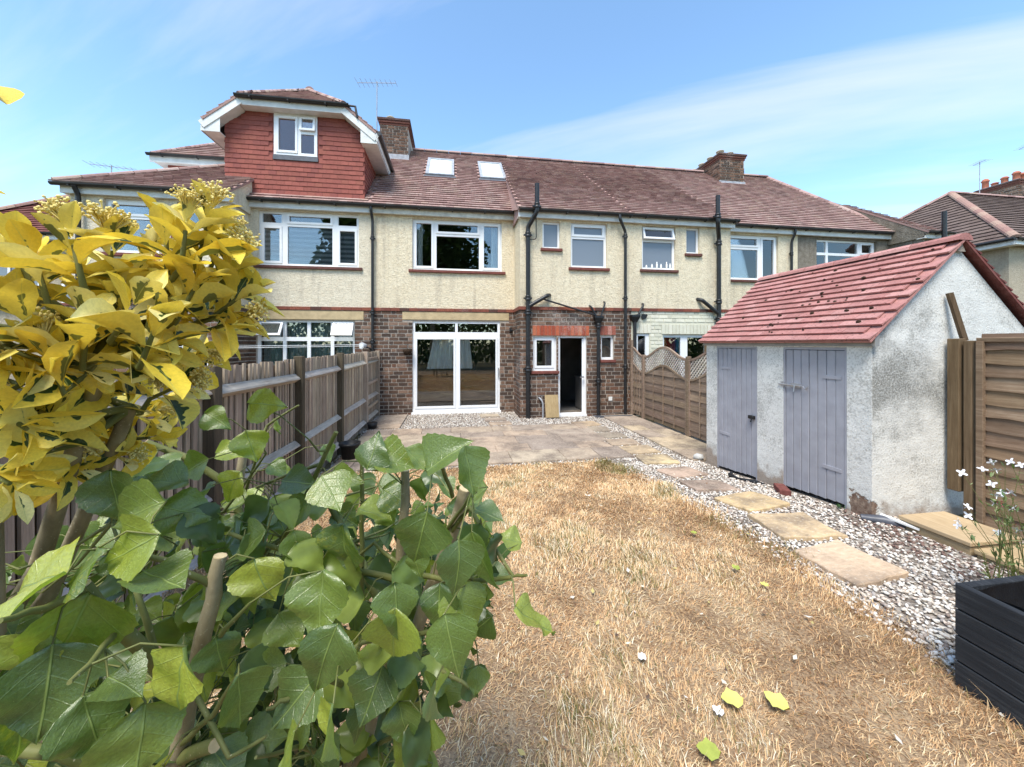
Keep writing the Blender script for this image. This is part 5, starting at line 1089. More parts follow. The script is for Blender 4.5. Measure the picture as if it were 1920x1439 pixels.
b = MB(); b.tube([(3.80, 3.02, .215), (3.92, 2.92, .22), (4.02, 2.82, .215)], [.03, .05, .035], 8); tag(b.build('black_sack', MT['cover_grey']), 'crumpled dark sack at near corner of the shed', 'sack')
b = MB(); b.beam((3.93, 2.95, .262), (4.01, 2.70, .238), .045, .016); tag(b.build('white_strip', MT['white_plastic']), 'white plastic strip leaning on the timber step', 'strip')
for (y0, y1, zt, lb) in ((2.36, 2.85, .30, 'upper timber platform step beside near corner of the shed'), (1.72, 2.345, .262, 'lower timber platform step below the white flowers')):
    t = thing('timber_step', (4.25, (y0+y1)/2, gz(2)), lb, 'step', 'timber steps')
    b = MB(); b.bbox(3.985, 4.50, y0, y1, zt-.035, zt, .005, tn(.95, 1.1)); b.build('top_board', MT['new_timber'], t); b = MB(); b.bbox(4.00, 4.49, y0+.01, y1-.01, gz(2)-.03, zt-.038, .004, tn(.75, .9)); b.build('bearer', MT['new_timber'], t)
# dark planter
PT = thing('garden_planter', (3.0, .9, .2), 'black painted plank planter with liner at bottom right corner', 'planter'); px0, px1, py0, py1 = 2.40, 3.55, .25, 1.48
for i in range(4):
    z0 = .20+i*.125; z1 = z0+.119
    b = MB(); b.bbox(px0, px0+.035, py0, py1, z0, z1, .004); b.build('plank', MT['planter_paint'], PT); b = MB(); b.bbox(px1-.035, px1, py0, py1, z0, z1, .004); b.build('plank', MT['planter_paint'], PT)
    b = MB(); b.bbox(px0+.037, px1-.037, py1-.035, py1, z0, z1, .004); b.build('plank', MT['planter_paint'], PT); b = MB(); b.bbox(px0+.037, px1-.037, py0, py0+.035, z0, z1, .004); b.build('plank', MT['planter_paint'], PT)
b = MB(); vs = []; n = 24
ring = [(px0+.05, py0+.05), (px1-.05, py0+.05), (px1-.05, py1-.05), (px0+.05, py1-.05)]; pts = []
for i in range(4):
    for j in range(8): t = j/8; pts.append((ring[i][0]*(1-t)+ring[(i+1) % 4][0]*t, ring[i][1]*(1-t)+ring[(i+1) % 4][1]*t))
m = len(pts); cxp, cyp = (px0+px1)/2, (py0+py1)/2
for s_, z, a in ((1.0, .69, .012), (.985, .60, .02), (.95, .52, .02), (.9, .50, .01)):
    for i, (x, y) in enumerate(pts): vs.append((cxp+(x-cxp)*s_+random.uniform(-a, a)*.6, cyp+(y-cyp)*s_+random.uniform(-a, a)*.6, z+random.uniform(-a, a)))
b.add(vs, [(j*m+i, j*m+(i+1) % m, (j+1)*m+(i+1) % m, (j+1)*m+i) for j in range(3) for i in range(m)], (1, 1, 1), True); b.build('liner', MT['liner'], PT)
b = MB(); b.box(px0+.04, px1-.04, py0+.04, py1-.04, .2, .52); b.build('soil', MT['soil'], PT)
# pot by the fence, lights on the wall, cover beyond fence, washing lines
b = MB(); b.lathe((-1.62, 6.35, 0), [(.0, .0), (.11, 0), (.15, .24), (.165, .24), (.165, .28), (.14, .28), (.13, .22), (0, .2)], 16); tag(b.build('plant_pot', MT['pot_black']), 'black plastic plant pot beside the paling fence', 'pot')
b = MB(); b.lathe((-1.72, 8.55, .03), [(0, 0), (.09, 0), (.11, .12), (.10, .12), (.0, .1)], 12); tag(b.build('plant_dish', MT['pot_black']), 'low dark dish on slabs at foot of the fence near the house', 'dish')
lt = thing('security_light', (-2.24, 10.12, 1.80), 'grey round security light on brick wall above the paling fence', 'light'); b = MB(); b.box(-2.10, -2.0, 10.10, 10.19, 1.68, 1.74); b.tube([(-2.05, 10.1, 1.72), (-2.20, 10.02, 1.78)], .02, 8); b.build('arm', MT['pot_black'], lt); b = MB(); b.tube([(-2.19, 10.06, 1.80), (-2.24, 9.96, 1.80), (-2.26, 9.93, 1.80)], [.05, .085, .085], 14); b.build('head', MT['bulb_grey'], lt); b = MB(); b.tube([(-2.255, 9.935, 1.80), (-2.262, 9.925, 1.80)], .06, 14); b.build('lens', MT['white_plastic'], lt)
hb = thing('wall_basket', (-1.15, 10.1, 1.6), 'small dark wall basket left of the patio doors', 'basket'); b = MB(); b.lathe((-1.16, 10.08, 1.56), [(.0, 0), (.08, .01), (.11, .09), (.115, .16), (.10, .16), (0, .1)], 12); b.build('bowl', MT['moss'], hb); b = MB(); b.tube([(-1.16, 10.19, 1.84), (-1.16, 10.08, 1.84), (-1.16, 10.08, 1.70)], .006, 6); b.build('bracket', MT['pot_black'], hb)
lb_ = thing('wall_lamp', (1.55, 10.1, 2.2), 'small dark wall lamp in the brick corner right of the patio doors', 'lamp'); b = MB(); b.bbox(1.52, 1.58, 10.12, 10.19, 2.18, 2.28, .005); b.tube([(1.55, 10.13, 2.24), (1.60, 10.05, 2.2)], .02, 8); b.build('body', MT['pot_black'], lb_)
b = MB(); b.lathe((6.05, 7.35, 0), [(.40, 0), (.42, 1.2), (.40, 1.55), (.30, 1.82), (.12, 1.98), (.03, 2.02), (0, 2.02)], 10); o = b.build('dust_cover', MT['cover_grey']); tag(o, 'dark grey draped cover bulging above lattice fence beside the shed', 'cover')
b = MB(); b.bbox(5.32, 5.40, 7.3, 7.38, 0, 1.93, .006, tn(.8, 1)); tag(b.build('timber_post', MT['post_oak']), 'square timber post standing behind the lattice fence', 'post')
for z, lb in ((1.80, 'upper white washing line stretched behind the paling fence'), (1.765, 'lower white washing line stretched behind the paling fence')):
    b = MB(); b.tube([(-8, 6.7, z+.06), (-5, 8.2, z-.01), (-2.15, 9.6, z+.03)], .006, 5); tag(b.build('washing_line', MT['white_plastic']), lb, 'washing line', 'washing lines')
# fallen leaves
def curl_leaf(name, x, y, L, rz, m, label, cup=.3):
    b = MB(); vs = []; prof = [.0, .24, .44, .46, .36, .2, .0]
    for i, w in enumerate(prof):
        t = i/6
        for j in (-1, -.5, 0, .5, 1): X = w*j*L; Y = (t-.5)*L; vs.append((X, Y, .012+cup*(abs(X)**1.5)*2+cup*.4*(t-.5)**2*L+.006*math.sin(i*3+j*5)))
    vs = [(x+a*math.cos(rz)-c*math.sin(rz), y+a*math.sin(rz)+c*math.cos(rz), gz(y)+.03+d) for a, c, d in vs]
    b.add(vs, [(i*5+j, i*5+j+1, i*5+j+6, i*5+j+5) for i in range(6) for j in range(4)], (1, 1, 1), True); return tag(b.build(name, MT[m]), label, 'leaf', 'fallen leaves on the lawn')
for x, y, L, rz, m, lb in ((1.25, 1.54, .10, 1.4, 'fallen_yellow', 'largest flat pale yellow leaf fallen on the dry lawn, left of a pair'), (1.44, 1.50, .10, .5, 'fallen_yellow', 'pale yellow fallen leaf with a notch, right of a pair on lawn'), (1.0, 1.36, .09, 1.2, 'fallen_green', 'yellow green fallen leaf at bottom edge of the lawn'),
        (2.01, 2.44, .06, .3, 'fallen_green', 'bright green fallen leaf on lawn nearest the last stepping stone'), (2.06, 2.24, .05, 1, 'fallen_yellow', 'small yellow leaf on lawn below the bright green one'), (.96, 1.82, .05, 2, 'petal_white', 'small bleached white leaf on lawn right of the shrub'), (1.15, 1.50, .05, .7, 'petal_white', 'bleached white leaf just below the yellow leaf pair'), (2.03, 2.95, .05, 1.1, 'fallen_green', 'small green leaf on middle of lawn beside the stepping stones')):
    curl_leaf('fallen_leaf', x, y, L, rz, m, lb)

# dry leaf litter scattered over lawn and gravel
b = MB(); rq = random.Random(9)
for i in range(190):
    y = .9+4.6*rq.random()**1.7; x = rq.uniform(-.6, 3.6); L = rq.uniform(.010, .026); a = rq.random()*6.283; z = gz(y)+rq.uniform(.018, .04); t_ = rq.uniform(-.5, .5); c, s_ = math.cos(a), math.sin(a)
    P_ = [(-L, 0, 0), (0, L*.45, t_*L*.5), (L, 0, L*.3), (0, -L*.5, -t_*L*.3)]; b.add([(x+p*c-q*s_, y+p*s_+q*c, z+r) for p, q, r in P_], [(0, 1, 2), (0, 2, 3)], rq.choice([(.75, .70, .62), (.80, .74, .6), (.30, .18, .10), (.12, .08, .06), (.6, .5, .2)]))
tag(b.build('leaf_litter', MT['grass']), 'tiny dry leaf scraps scattered over lawn and gravel', 'litter', None, 'stuff')
# measured positions (metres): sapling stems, twigs, leaves and shrub shoots
STEMS = [([(-0.295,0.906,0.587),(-0.216,0.843,0.955),(-0.14,0.811,1.141),(-0.078,0.781,1.256),(-0.009,0.73,1.47),(0.022,0.705,1.581)],0.02,0.0135),([(-0.322,0.86,0.549),(-0.242,0.807,0.871),(-0.159,0.754,1.105),(-0.098,0.704,1.366),(-0.086,0.682,1.52),(-0.082,0.681,1.628)],0.017,0.0085),([(-0.583,0.8,0.613),(-0.474,0.702,1.016),(-0.415,0.652,1.233),(-0.37,0.615,1.374),(-0.337,0.599,1.489),(-0.328,0.598,1.546)],0.021,0.0105),([(-0.404,0.64,1.324),(-0.397,0.588,1.398),(-0.403,0.529,1.503),(-0.423,0.511,1.569)],0.0125,0.0085),([(-0.407,0.651,1.217),(-0.373,0.625,1.251),(-0.336,0.599,1.277)],0.012,0.0105),([(-0.474,0.702,1.016),(-0.4,0.518,1.347),(-0.432,0.493,1.395),(-0.549,0.511,1.412)],0.012,0.007),([(-0.295,0.906,0.587),(-0.382,1.021,0.84),(-0.488,1.038,1.174),(-0.541,1.046,1.429),(-0.512,1.042,1.623)],0.02,0.012),([(-0.488,1.038,1.308),(-0.536,1.015,1.507),(-0.617,0.987,1.59),(-0.679,0.966,1.629)],0.012,0.008)]
TWIGS = [([(-0.084,0.701,1.424),(-0.192,0.698,1.462),(-0.288,0.683,1.508),(-0.35,0.662,1.55)],0.006,0.003),([(-0.121,0.727,1.352),(-0.174,0.776,1.417),(-0.254,0.829,1.526)],0.01,0.006),([(-0.165,0.734,1.382),(-0.167,0.735,1.52),(-0.166,0.734,1.633)],0.005,0.0035),([(-0.512,0.991,1.299),(-0.333,0.811,1.464),(-0.27,0.771,1.571),(-0.213,0.742,1.687)],0.006,0.004),([(-0.249,0.768,1.622),(-0.322,0.81,1.591),(-0.411,0.874,1.546)],0.004,0.002),([(-0.086,0.682,1.464),(-0.141,0.71,1.491),(-0.184,0.737,1.451)],0.004,0.002),([(-0.009,0.73,1.48),(0.028,0.664,1.566),(0.093,0.593,1.482),(0.112,0.57,1.495)],0.005,0.002),([(-0.057,0.717,1.421),(0.009,0.626,1.461),(0.086,0.553,1.505)],0.005,0.003),([(0.001,0.708,1.569),(-0.016,0.63,1.645),(-0.028,0.612,1.66)],0.004,0.003),([(-0.019,0.732,1.49),(0.019,0.655,1.571),(0.038,0.601,1.635)],0.004,0.002),([(-0.153,0.773,1.167),(-0.201,0.618,1.339),(-0.224,0.561,1.363),(-0.243,0.544,1.368)],0.006,0.002),([(-0.109,0.746,1.287),(-0.122,0.576,1.42),(-0.145,0.529,1.438)],0.005,0.002),([(-0.071,0.76,1.282),(-0.008,0.629,1.383),(0.034,0.602,1.381)],0.005,0.002),([(-0.082,0.772,1.232),(-0.017,0.671,1.278),(0.028,0.643,1.269)],0.005,0.003),([(-0.37,0.615,1.374),(-0.298,0.553,1.473),(-0.264,0.547,1.508)],0.005,0.002),([(-0.337,0.599,1.504),(-0.361,0.563,1.558),(-0.377,0.525,1.594),(-0.391,0.486,1.622)],0.005,0.002),([(-0.422,0.511,1.565),(-0.407,0.448,1.585),(-0.402,0.407,1.601)],0.005,0.0025),([(-0.403,0.529,1.503),(-0.354,0.44,1.537),(-0.34,0.397,1.546)],0.004,0.002),([(-0.415,0.652,1.233),(-0.325,0.577,1.341),(-0.278,0.549,1.417)],0.005,0.002),([(-0.374,0.615,1.35),(-0.292,0.552,1.304),(-0.243,0.544,1.332)],0.004,0.002),([(-0.233,0.846,0.965),(-0.241,0.645,1.212),(-0.257,0.546,1.304)],0.005,0.002),([(-0.21,0.843,0.977),(-0.103,0.704,1.146),(-0.051,0.635,1.243)],0.005,0.002),([(-0.527,1.044,1.442),(-0.413,0.925,1.664),(-0.322,0.86,1.72)],0.004,0.002),([(-0.397,0.588,1.4),(-0.41,0.57,1.508),(-0.489,0.633,1.59)],0.005,0.002),([(-0.649,0.962,1.425),(-0.507,0.94,1.473),(-0.389,0.87,1.619)],0.005,0.002)]
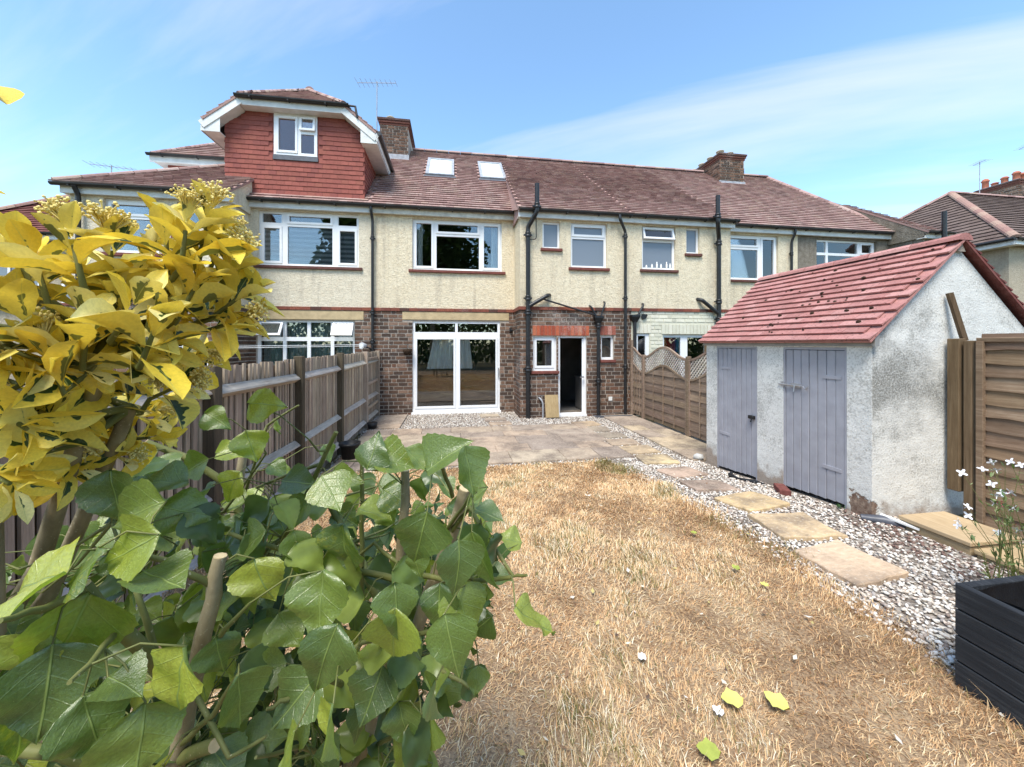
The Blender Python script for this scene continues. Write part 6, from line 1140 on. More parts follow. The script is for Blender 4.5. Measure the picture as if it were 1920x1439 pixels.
LEAVES = [((-0.305,0.675,1.752),0.06,(1,0.1),0),((-0.396,0.821,1.649),0.068,(0.3,1),0),((-0.463,0.832,1.702),0.056,(0.8,0.5),0),((-0.124,0.627,1.677),0.06,(0.3,-0.8),0),((-0.098,0.643,1.658),0.068,(1,0.3),0),((-0.011,0.558,1.687),0.08,(0.7,-0.5),0),((0.022,0.503,1.685),0.068,(0.2,1),0),((0.057,0.619,1.571),0.056,(0.9,0.3),0),((-0.043,0.533,1.583),0.08,(-0.2,1),0),((-0.185,0.616,1.625),0.068,(0.5,0.8),0),((-0.282,0.753,1.594),0.072,(1,0.1),0),((-0.241,0.645,1.525),0.068,(0.3,1),0),((-0.175,0.635,1.525),0.088,(-0.1,1),0),((-0.18,0.554,1.495),0.088,(-0.1,1),0),((-0.156,0.49,1.468),0.08,(-0.4,1),0),((-0.072,0.517,1.501),0.068,(0.1,1),0),((-0.079,0.518,1.466),0.08,(-0.1,1),0),((-0.022,0.56,1.467),0.068,(-0.1,1),0),((0.011,0.504,1.558),0.068,(0.1,1),0),((0.039,0.551,1.536),0.088,(0.3,1),0),((0.016,0.554,1.463),0.08,(0.3,1),0),((-0.003,0.507,1.452),0.08,(0.2,1),0),((0.105,0.49,1.484),0.068,(0.7,0.6),0),((-0.134,0.446,1.421),0.068,(-0.1,1),0),((-0.124,0.627,1.296),0.08,(-0.3,1),0),((-0.03,0.561,1.335),0.068,(-0.2,1),0),((-0.042,0.634,1.208),0.068,(-0.3,1),0),((-0.078,0.62,1.246),0.068,(0.2,1),0),((-0.209,0.559,1.363),0.08,(-0.5,0.8),0),((-0.2,0.487,1.359),0.072,(-0.4,0.8),0),((-0.422,0.471,1.487),0.092,(-0.1,1),0),((-0.289,0.45,1.492),0.08,(-0.3,1),0),((-0.325,0.456,1.427),0.08,(-0.1,1),0),((-0.255,0.506,1.419),0.068,(0.1,1),0),((-0.305,0.554,1.438),0.056,(0.2,1),0),((-0.35,0.48,1.622),0.076,(-0.6,0.4),0),((-0.318,0.475,1.59),0.068,(0.9,0.2),0),((-0.439,0.474,1.599),0.088,(-0.9,0.3),0),((-0.389,0.466,1.608),0.056,(0.6,-0.7),0),((-0.42,0.491,1.522),0.104,(-0.3,0.6),0),((-0.45,0.475,1.515),0.072,(-0.3,0.9),0),((-0.342,0.458,1.492),0.056,(0.9,0.3),0),((-0.279,0.6,1.505),0.072,(0.2,1),0),((-0.258,0.648,1.398),0.064,(0.4,0.8),0),((-0.316,0.657,1.533),0.068,(-0.6,0.6),0),((-0.183,0.697,1.455),0.056,(0.8,0.4),0),((-0.137,0.689,1.557),0.064,(0.8,0.2),0),((-0.103,0.704,1.577),0.064,(0.8,0.4),0),((-0.193,0.718,1.606),0.064,(0.9,0.2),0),((-0.457,0.78,1.564),0.068,(-0.5,0.7),0),((-0.458,0.679,1.63),0.08,(-0.8,0.1),0),((-0.462,0.599,1.641),0.08,(0.1,1),0),((-0.421,0.673,1.584),0.08,(0.8,0.2),0),((-0.413,0.571,1.628),0.088,(-0.7,0.3),0),((-0.282,0.753,1.539),0.072,(-0.6,0.6),0),((0.038,0.601,1.318),0.04,(-0.1,1),0),((-0.058,0.616,1.499),0.04,(0.1,1),0),((-0.445,0.474,1.458),0.08,(0.2,0.9),0),((-0.378,0.464,1.447),0.072,(0.2,0.9),0),((-0.893,0.893,1.417),0.049,(-0.5,0.59),1),((0.067,0.873,1.201),0.074,(-0.82,0.84),1),((-0.602,0.687,1.351),0.054,(0.15,0.4),1),((-0.56,0.725,1.237),0.052,(0.13,0.48),1),((-0.255,0.799,1.144),0.071,(-0.34,0.66),1),((-0.062,0.758,1.013),0.065,(-0.79,0.67),1),((-0.28,0.807,0.957),0.054,(-0.21,0.64),1),((-0.749,0.7,1.492),0.049,(-0.79,0.75),1),((-0.559,0.938,1.25),0.07,(0.66,0.21),1),((-0.654,1.027,1.381),0.074,(-0.63,0.09),1),((-0.413,0.748,1.339),0.045,(-0.15,0.31),1),((-0.34,0.754,1.06),0.06,(0.21,0.64),1),((-0.668,0.643,1.273),0.071,(0.54,0.33),1),((-0.686,0.831,1.492),0.049,(0.63,0.99),1),((-0.423,0.734,1.425),0.048,(-0.28,0.19),1),((-0.085,0.872,1.592),0.074,(0.05,0.06),1),((-0.393,0.787,1.013),0.066,(-0.43,0.3),1),((-0.104,0.854,0.878),0.069,(0.57,0.71),1),((-0.638,0.747,1.415),0.046,(-0.85,0.21),1),((-0.678,0.829,1.232),0.058,(0.79,0.99),1),((0.078,0.894,1.385),0.052,(-0.55,0.12),1),((-0.792,0.787,1.305),0.068,(0.45,0.43),1),((-0.47,0.718,1.127),0.05,(-0.67,0.07),1),((-0.324,0.971,1.392),0.049,(-0.87,0.97),1),((-0.465,0.756,1.138),0.051,(-0.45,0.22),1),((0.02,0.976,1.359),0.063,(0.73,0.36),1),((-0.495,0.816,1.611),0.069,(-0.59,0.42),1),((-0.2,0.825,1.284),0.061,(0.1,0.76),1),((-0.658,0.669,1.444),0.053,(0.49,0.46),1),((-0.397,0.868,1.104),0.058,(0.2,0.46),1),((-0.396,0.763,1.25),0.061,(-0.04,0.94),1),((-0.733,0.897,1.289),0.07,(-0.65,0.03),1),((-0.652,0.69,1.23),0.052,(0.81,0.34),1),((-0.422,0.768,1.032),0.05,(-0.12,0.47),1),((-0.655,0.901,1.581),0.067,(-0.86,0.51),1),((-0.565,0.768,1.318),0.047,(0.87,0.77),1),((-0.044,0.89,1.315),0.062,(0.77,0.19),1),((-0.563,0.719,1.437),0.055,(-0.87,0.18),1),((-0.726,0.673,1.348),0.051,(-0.05,0.93),1),((-0.586,0.596,1.353),0.06,(0.6,0.33),1),((-0.607,0.595,1.398),0.05,(-0.75,0.83),1),((-0.03,0.79,1.196),0.052,(-0.37,0.41),1),((-0.543,1.142,1.44),0.054,(-0.26,-0.1),1),((-0.188,0.905,1.134),0.071,(-0.2,0.26),1),((-0.155,0.674,1.213),0.061,(0.01,0.82),1),((-0.115,0.812,1.125),0.061,(0.29,-0.03),1),((-0.165,0.743,1.024),0.056,(-0.04,0.65),1),((-0.482,0.824,1.11),0.058,(-0.42,0.13),1),((-0.836,0.883,1.339),0.049,(0.58,0.46),1),((0.002,0.779,1.352),0.045,(-0.01,0.4),1),((0.008,0.97,1.428),0.057,(0.9,0.55),1),((-0.104,1.164,1.356),0.052,(-0.42,0.46),1),((-0.878,0.982,1.409),0.072,(0.56,0.59),1),((-0.487,0.857,1.467),0.067,(0.86,0.19),1),((-0.575,0.869,1.611),0.051,(0.73,0.45),1),((-0.623,0.723,1.175),0.058,(-0.65,0.11),1),((-0.191,0.915,1.352),0.061,(-0.22,0.27),1),((-0.401,0.795,1.308),0.052,(0.18,-0.09),1),((-0.251,0.718,1.134),0.052,(-0.46,0.96),1),((-0.22,0.815,1.496),0.06,(0.31,0.36),1),((-0.622,0.703,1.266),0.06,(-0.53,0.97),1),((0.069,0.836,1.3),0.052,(-0.15,0.63),1),((-0.403,0.566,1.282),0.074,(-0.53,0.29),1),((-0.491,0.765,1.176),0.046,(-0.84,-0.03),1),((-0.157,0.784,1.024),0.073,(-0.86,0.16),1),((-0.332,0.612,1.233),0.069,(0.43,0.81),1),((-0.742,0.701,1.435),0.074,(0.69,0.99),1),((-0.816,0.821,1.398),0.058,(-0.48,0.36),1),((-0.335,0.879,1.159),0.07,(0.3,0.03),1),((-0.444,0.646,1.33),0.052,(-0.46,0.07),1),((-0.558,0.624,1.234),0.073,(-0.23,0.85),1),((-0.564,0.853,1.309),0.048,(-0.61,0.66),1),((0.135,0.891,1.383),0.067,(-0.53,-0.09),1),((-0.435,0.925,1.164),0.048,(0.22,0.31),1),((-0.497,0.939,1.605),0.061,(0.77,0.02),1),((-0.25,0.654,1.24),0.069,(-0.5,0.34),1),((-0.554,0.526,1.408),0.063,(0.09,0.59),1),((-0.67,0.877,1.409),0.058,(0.29,0.39),1),((-0.309,0.805,1.364),0.068,(0.5,0.4),1),((-0.762,0.735,1.445),0.074,(-0.65,0.84),1),((-0.367,1.053,1.257),0.067,(-0.45,0.89),1),((-0.384,0.86,1.487),0.064,(-0.76,0.9),1),((-0.54,0.549,1.338),0.049,(-0.85,-0.05),1),((-0.438,1.042,1.352),0.07,(0.7,-0.03),1),((-0.798,0.973,1.488),0.056,(-0.32,0.96),1),((-0.389,0.734,1.163),0.046,(-0.16,0.38),1),((-0.184,1.045,1.348),0.061,(-0.51,0.85),1),((-0.215,0.775,1.366),0.064,(-0.75,0.77),1),((-0.018,1.021,1.467),0.061,(0.46,0.73),1),((-0.528,0.713,1.423),0.055,(-0.56,0.97),1),((-0.661,0.699,1.396),0.067,(0.73,0.37),1),((-0.163,0.93,1.069),0.065,(0.25,0.4),1),((-0.201,0.649,1.168),0.065,(0.5,0.33),1),((-0.406,0.922,1.252),0.06,(0.25,0.81),1),((-0.594,0.939,1.367),0.056,(-0.42,0.15),1),((-0.067,0.717,1.29),0.045,(0.81,0.62),1),((-0.201,0.8,1.247),0.071,(-0.24,0.42),1),((-0.626,0.81,1.32),0.069,(-0.83,0.69),1),((-0.52,0.752,1.185),0.062,(-0.44,0.23),1),((0.064,1.192,1.373),0.067,(-0.88,-0.08),1),((-0.355,1.155,1.538),0.056,(0.26,0.59),1),((-0.074,0.637,1.188),0.07,(0.56,0.85),1),((-0.381,0.903,1.572),0.05,(0.36,0.3),1),((-0.323,0.698,1.176),0.073,(0.74,-0.03),1),((-0.103,0.97,1.249),0.049,(-0.5,-0.04),1),((-0.136,1.104,1.328),0.071,(-0.01,-0.08),1),((-0.455,0.892,1.359),0.049,(0.39,0.8),1),((-0.048,1.073,1.352),0.056,(0.45,-0.03),1),((-0.458,0.747,1.069),0.072,(0.57,0.83),1),((-0.615,0.649,1.218),0.073,(0.24,0.79),1),((-0.683,0.646,1.418),0.065,(-0.41,0.5),1),((-0.493,0.953,1.489),0.061,(-0.63,0.04),1),((-0.552,0.777,1.272),0.07,(0.58,0.47),1),((0.032,1.163,1.541),0.045,(0.48,0.54),1),((-0.407,0.696,1.29),0.057,(0.1,0.32),1),((-0.439,0.722,1.341),0.046,(0.78,0.84),1),((-0.539,0.714,1.176),0.054,(0.18,0.96),1),((-0.079,0.961,1.16),0.053,(-0.12,0.65),1),((-0.615,0.785,1.5),0.047,(-0.39,0.12),1),((-0.695,0.642,1.227),0.048,(0.39,0.98),1),((-0.673,0.621,1.287),0.064,(0.78,0.62),1),((-0.399,0.922,1.363),0.062,(-0.19,0.03),1),((-0.434,1.026,1.643),0.047,(-0.11,0.85),1),((-0.809,0.909,1.382),0.062,(-0.7,-0.08),1),((-0.21,0.944,1.245),0.056,(0.09,0.35),1),((-0.75,0.975,1.461),0.062,(0.79,0.27),1),((-0.791,0.873,1.297),0.056,(0.49,0.37),1),((0.108,0.885,1.305),0.061,(0.79,0.05),1),((-0.444,0.574,1.26),0.062,(-0.62,0.85),1),((-0.251,0.839,1.245),0.062,(0.69,0.13),1),((-0.29,0.782,1.335),0.063,(-0.42,0.9),1),((-0.597,0.866,1.474),0.046,(-0.54,0.53),1),((-0.497,0.989,1.257),0.068,(-0.85,0.55),1),((-0.568,0.707,1.192),0.052,(0.76,-0.06),1),((-0.393,0.729,1.388),0.059,(-0.6,0.49),1),((-0.319,0.715,1.283),0.068,(-0.62,0.19),1),((0.003,0.926,1.009),0.064,(0.68,0.04),1),((-0.229,0.844,1.149),0.053,(-0.78,0.56),1),((-0.184,1.083,1.192),0.072,(0.53,0.42),1),((-0.543,0.952,1.373),0.066,(-0.47,0.61),1),((-0.472,0.561,1.283),0.057,(0.52,0.81),1),((-0.313,0.784,1.002),0.045,(-0.77,0.03),1),((-0.464,0.916,1.457),0.059,(-0.43,-0.04),1),((-0.623,0.797,1.29),0.063,(0.72,0.13),1),((-0.149,0.833,1.044),0.074,(0.53,0.24),1),((-0.554,0.763,1.208),0.071,(-0.51,0.27),1),((-0.929,1.187,1.454),0.062,(-0.77,-0.12),2),((-0.261,0.964,1.344),0.067,(0.54,0.94),2),((-0.987,1.23,0.805),0.069,(0.72,0.68),2),((-0.881,1.1,0.689),0.058,(0.16,0.8),2),((-0.554,0.993,1.101),0.081,(0.3,0.05),2),((-0.923,1.243,1.071),0.076,(-0.68,0.9),2),((-1.206,1.101,1.001),0.077,(-0.13,-0.09),2),((-0.626,1.136,0.651),0.066,(-0.5,0.69),2),((-0.208,1.104,1.241),0.085,(-0.12,0.26),2),((-0.273,0.873,0.803),0.064,(-0.31,0.68),2),((-1.029,1.097,1.019),0.075,(-0.64,0.95),2),((-0.6,1.161,0.682),0.066,(0.76,0.05),2),((0.034,1.084,0.921),0.072,(-0.64,0.56),2),((-0.186,1.002,1.103),0.063,(-0.4,0.3),2),((-0.269,0.885,0.936),0.063,(0.03,0.01),2),((-0.404,0.894,0.824),0.073,(0.4,0.7),2),((-0.109,0.795,0.873),0.083,(-0.1,-0.1),2),((-1.27,1.198,0.72),0.059,(-0.07,0.57),2),((-0.204,0.861,1.358),0.06,(-0.16,0.54),2),((-0.776,0.958,1.421),0.058,(-0.55,0.18),2),((-0.586,1.021,1.354),0.068,(0.85,0.38),2),((-0.412,0.883,1.444),0.057,(0.36,0.96),2),((-0.71,1.021,1.213),0.066,(0.34,0.27),2),((-1.106,1.135,0.699),0.055,(0.63,0.67),2),((-0.925,1.23,0.799),0.067,(-0.12,0.16),2),((-0.569,1.108,0.83),0.083,(-0.64,0.24),2),((-0.117,0.986,0.761),0.075,(-0.29,0.93),2),((-0.466,0.897,1.235),0.058,(0.72,0.76),2),((-0.593,0.981,1.106),0.082,(-0.27,0.44),2),((-0.602,0.99,1.242),0.073,(0.51,0.11),2),((-0.026,0.861,1.096),0.065,(0.58,-0.01),2),((-0.297,0.874,1.539),0.057,(0.55,-0.02),2),((-0.999,1.17,0.766),0.082,(0.8,0.46),2),((-0.019,1.09,1.369),0.068,(-0.55,0.7),2),((-0.087,0.806,1.271),0.081,(0.46,0.52),2),((0.049,0.771,1.545),0.059,(-0.86,0.65),2),((-0.365,0.874,1.471),0.06,(0.2,0.61),2),((0.058,1.097,1.069),0.068,(-0.2,0.1),2),((-1.146,1.291,0.4),0.076,(-0.58,0.02),2),((-1.173,1.204,1.139),0.057,(0.05,0.62),2),((-1.376,1.254,1.036),0.072,(-0.09,0.86),2),((-0.44,0.968,1.236),0.083,(0.65,0.9),2),((-0.616,0.857,1.068),0.079,(0.51,0.42),2),((-0.734,1.076,0.882),0.077,(-0.16,0.95),2),((-1.017,1.199,0.566),0.079,(0.58,0.99),2),((-0.371,1.086,1.167),0.063,(0.2,-0.01),2),((-0.096,0.872,1.138),0.083,(-0.75,0.92),2),((-0.267,1.071,1.336),0.072,(0.73,0.5),2),((-0.588,0.882,0.851),0.078,(-0.71,0.13),2),((-1.104,1.088,0.748),0.077,(-0.44,0.68),2),((-1.047,1.249,1.073),0.083,(0.9,0.31),2),((-0.547,1.113,0.676),0.069,(0.65,0.28),2),((-1.231,1.143,0.597),0.077,(-0.66,0.56),2),((-0.859,1.182,1.224),0.056,(-0.04,-0.1),2),((-0.328,1.141,1.099),0.061,(-0.65,0.78),2),((-0.006,1.038,1.003),0.063,(0.74,0.07),2),((-0.044,1.11,0.8),0.078,(0.24,0.44),2),((-0.311,0.89,0.941),0.069,(0.58,0.95),2),((-0.015,1.004,1.338),0.072,(-0.17,0.0),2),((-1.094,1.105,1.091),0.063,(-0.24,0.46),2),((-0.206,0.849,1.091),0.082,(-0.24,0.95),2),((0.068,0.955,1.375),0.084,(-0.21,0.46),2),((-1.17,1.165,1.23),0.072,(0.81,0.62),2),((-0.827,1.113,0.591),0.071,(0.65,0.6),2),((0.058,1.095,1.196),0.057,(-0.88,0.46),2),((-0.858,0.935,1.17),0.08,(0.3,0.62),2),((-0.696,0.871,1.157),0.067,(0.72,0.51),2),((-0.134,0.852,1.545),0.06,(0.6,-0.08),2),((-0.002,1.071,1.191),0.07,(-0.32,0.96),2),((-0.121,0.817,0.804),0.077,(-0.41,-0.02),2),((-0.373,0.874,1.041),0.077,(0.09,0.23),2),((-0.04,0.816,1.362),0.06,(-0.63,0.51),2),((-0.183,0.966,1.371),0.072,(0.11,0.3),2),((-0.447,0.85,1.562),0.068,(-0.47,0.71),2),((-0.86,0.979,0.872),0.058,(-0.04,0.27),2),((-0.737,0.953,0.928),0.075,(0.6,0.34),2),((-0.616,1.069,0.629),0.06,(-0.77,-0.1),2),((-0.876,1.126,1.413),0.068,(-0.34,0.41),2),((-1.0,1.238,1.125),0.076,(-0.13,-0.0),2),((-0.103,0.831,1.047),0.074,(-0.79,0.41),2),((-0.261,0.859,1.152),0.075,(-0.12,0.59),2),((-0.867,0.965,1.234),0.058,(0.34,0.99),2),((-0.878,1.134,1.238),0.062,(-0.18,0.63),2),((-0.58,0.875,1.453),0.071,(0.88,0.9),2),((-1.143,1.111,1.063),0.061,(0.31,0.39),2),((-0.2,1.121,1.153),0.079,(-0.05,-0.03),2),((-0.663,1.106,1.37),0.076,(0.14,0.97),2),((-1.363,1.256,0.753),0.058,(-0.32,-0.14),2),((-0.455,0.954,0.915),0.076,(-0.24,0.65),2),((-0.883,1.052,0.654),0.055,(-0.74,0.67),2)]
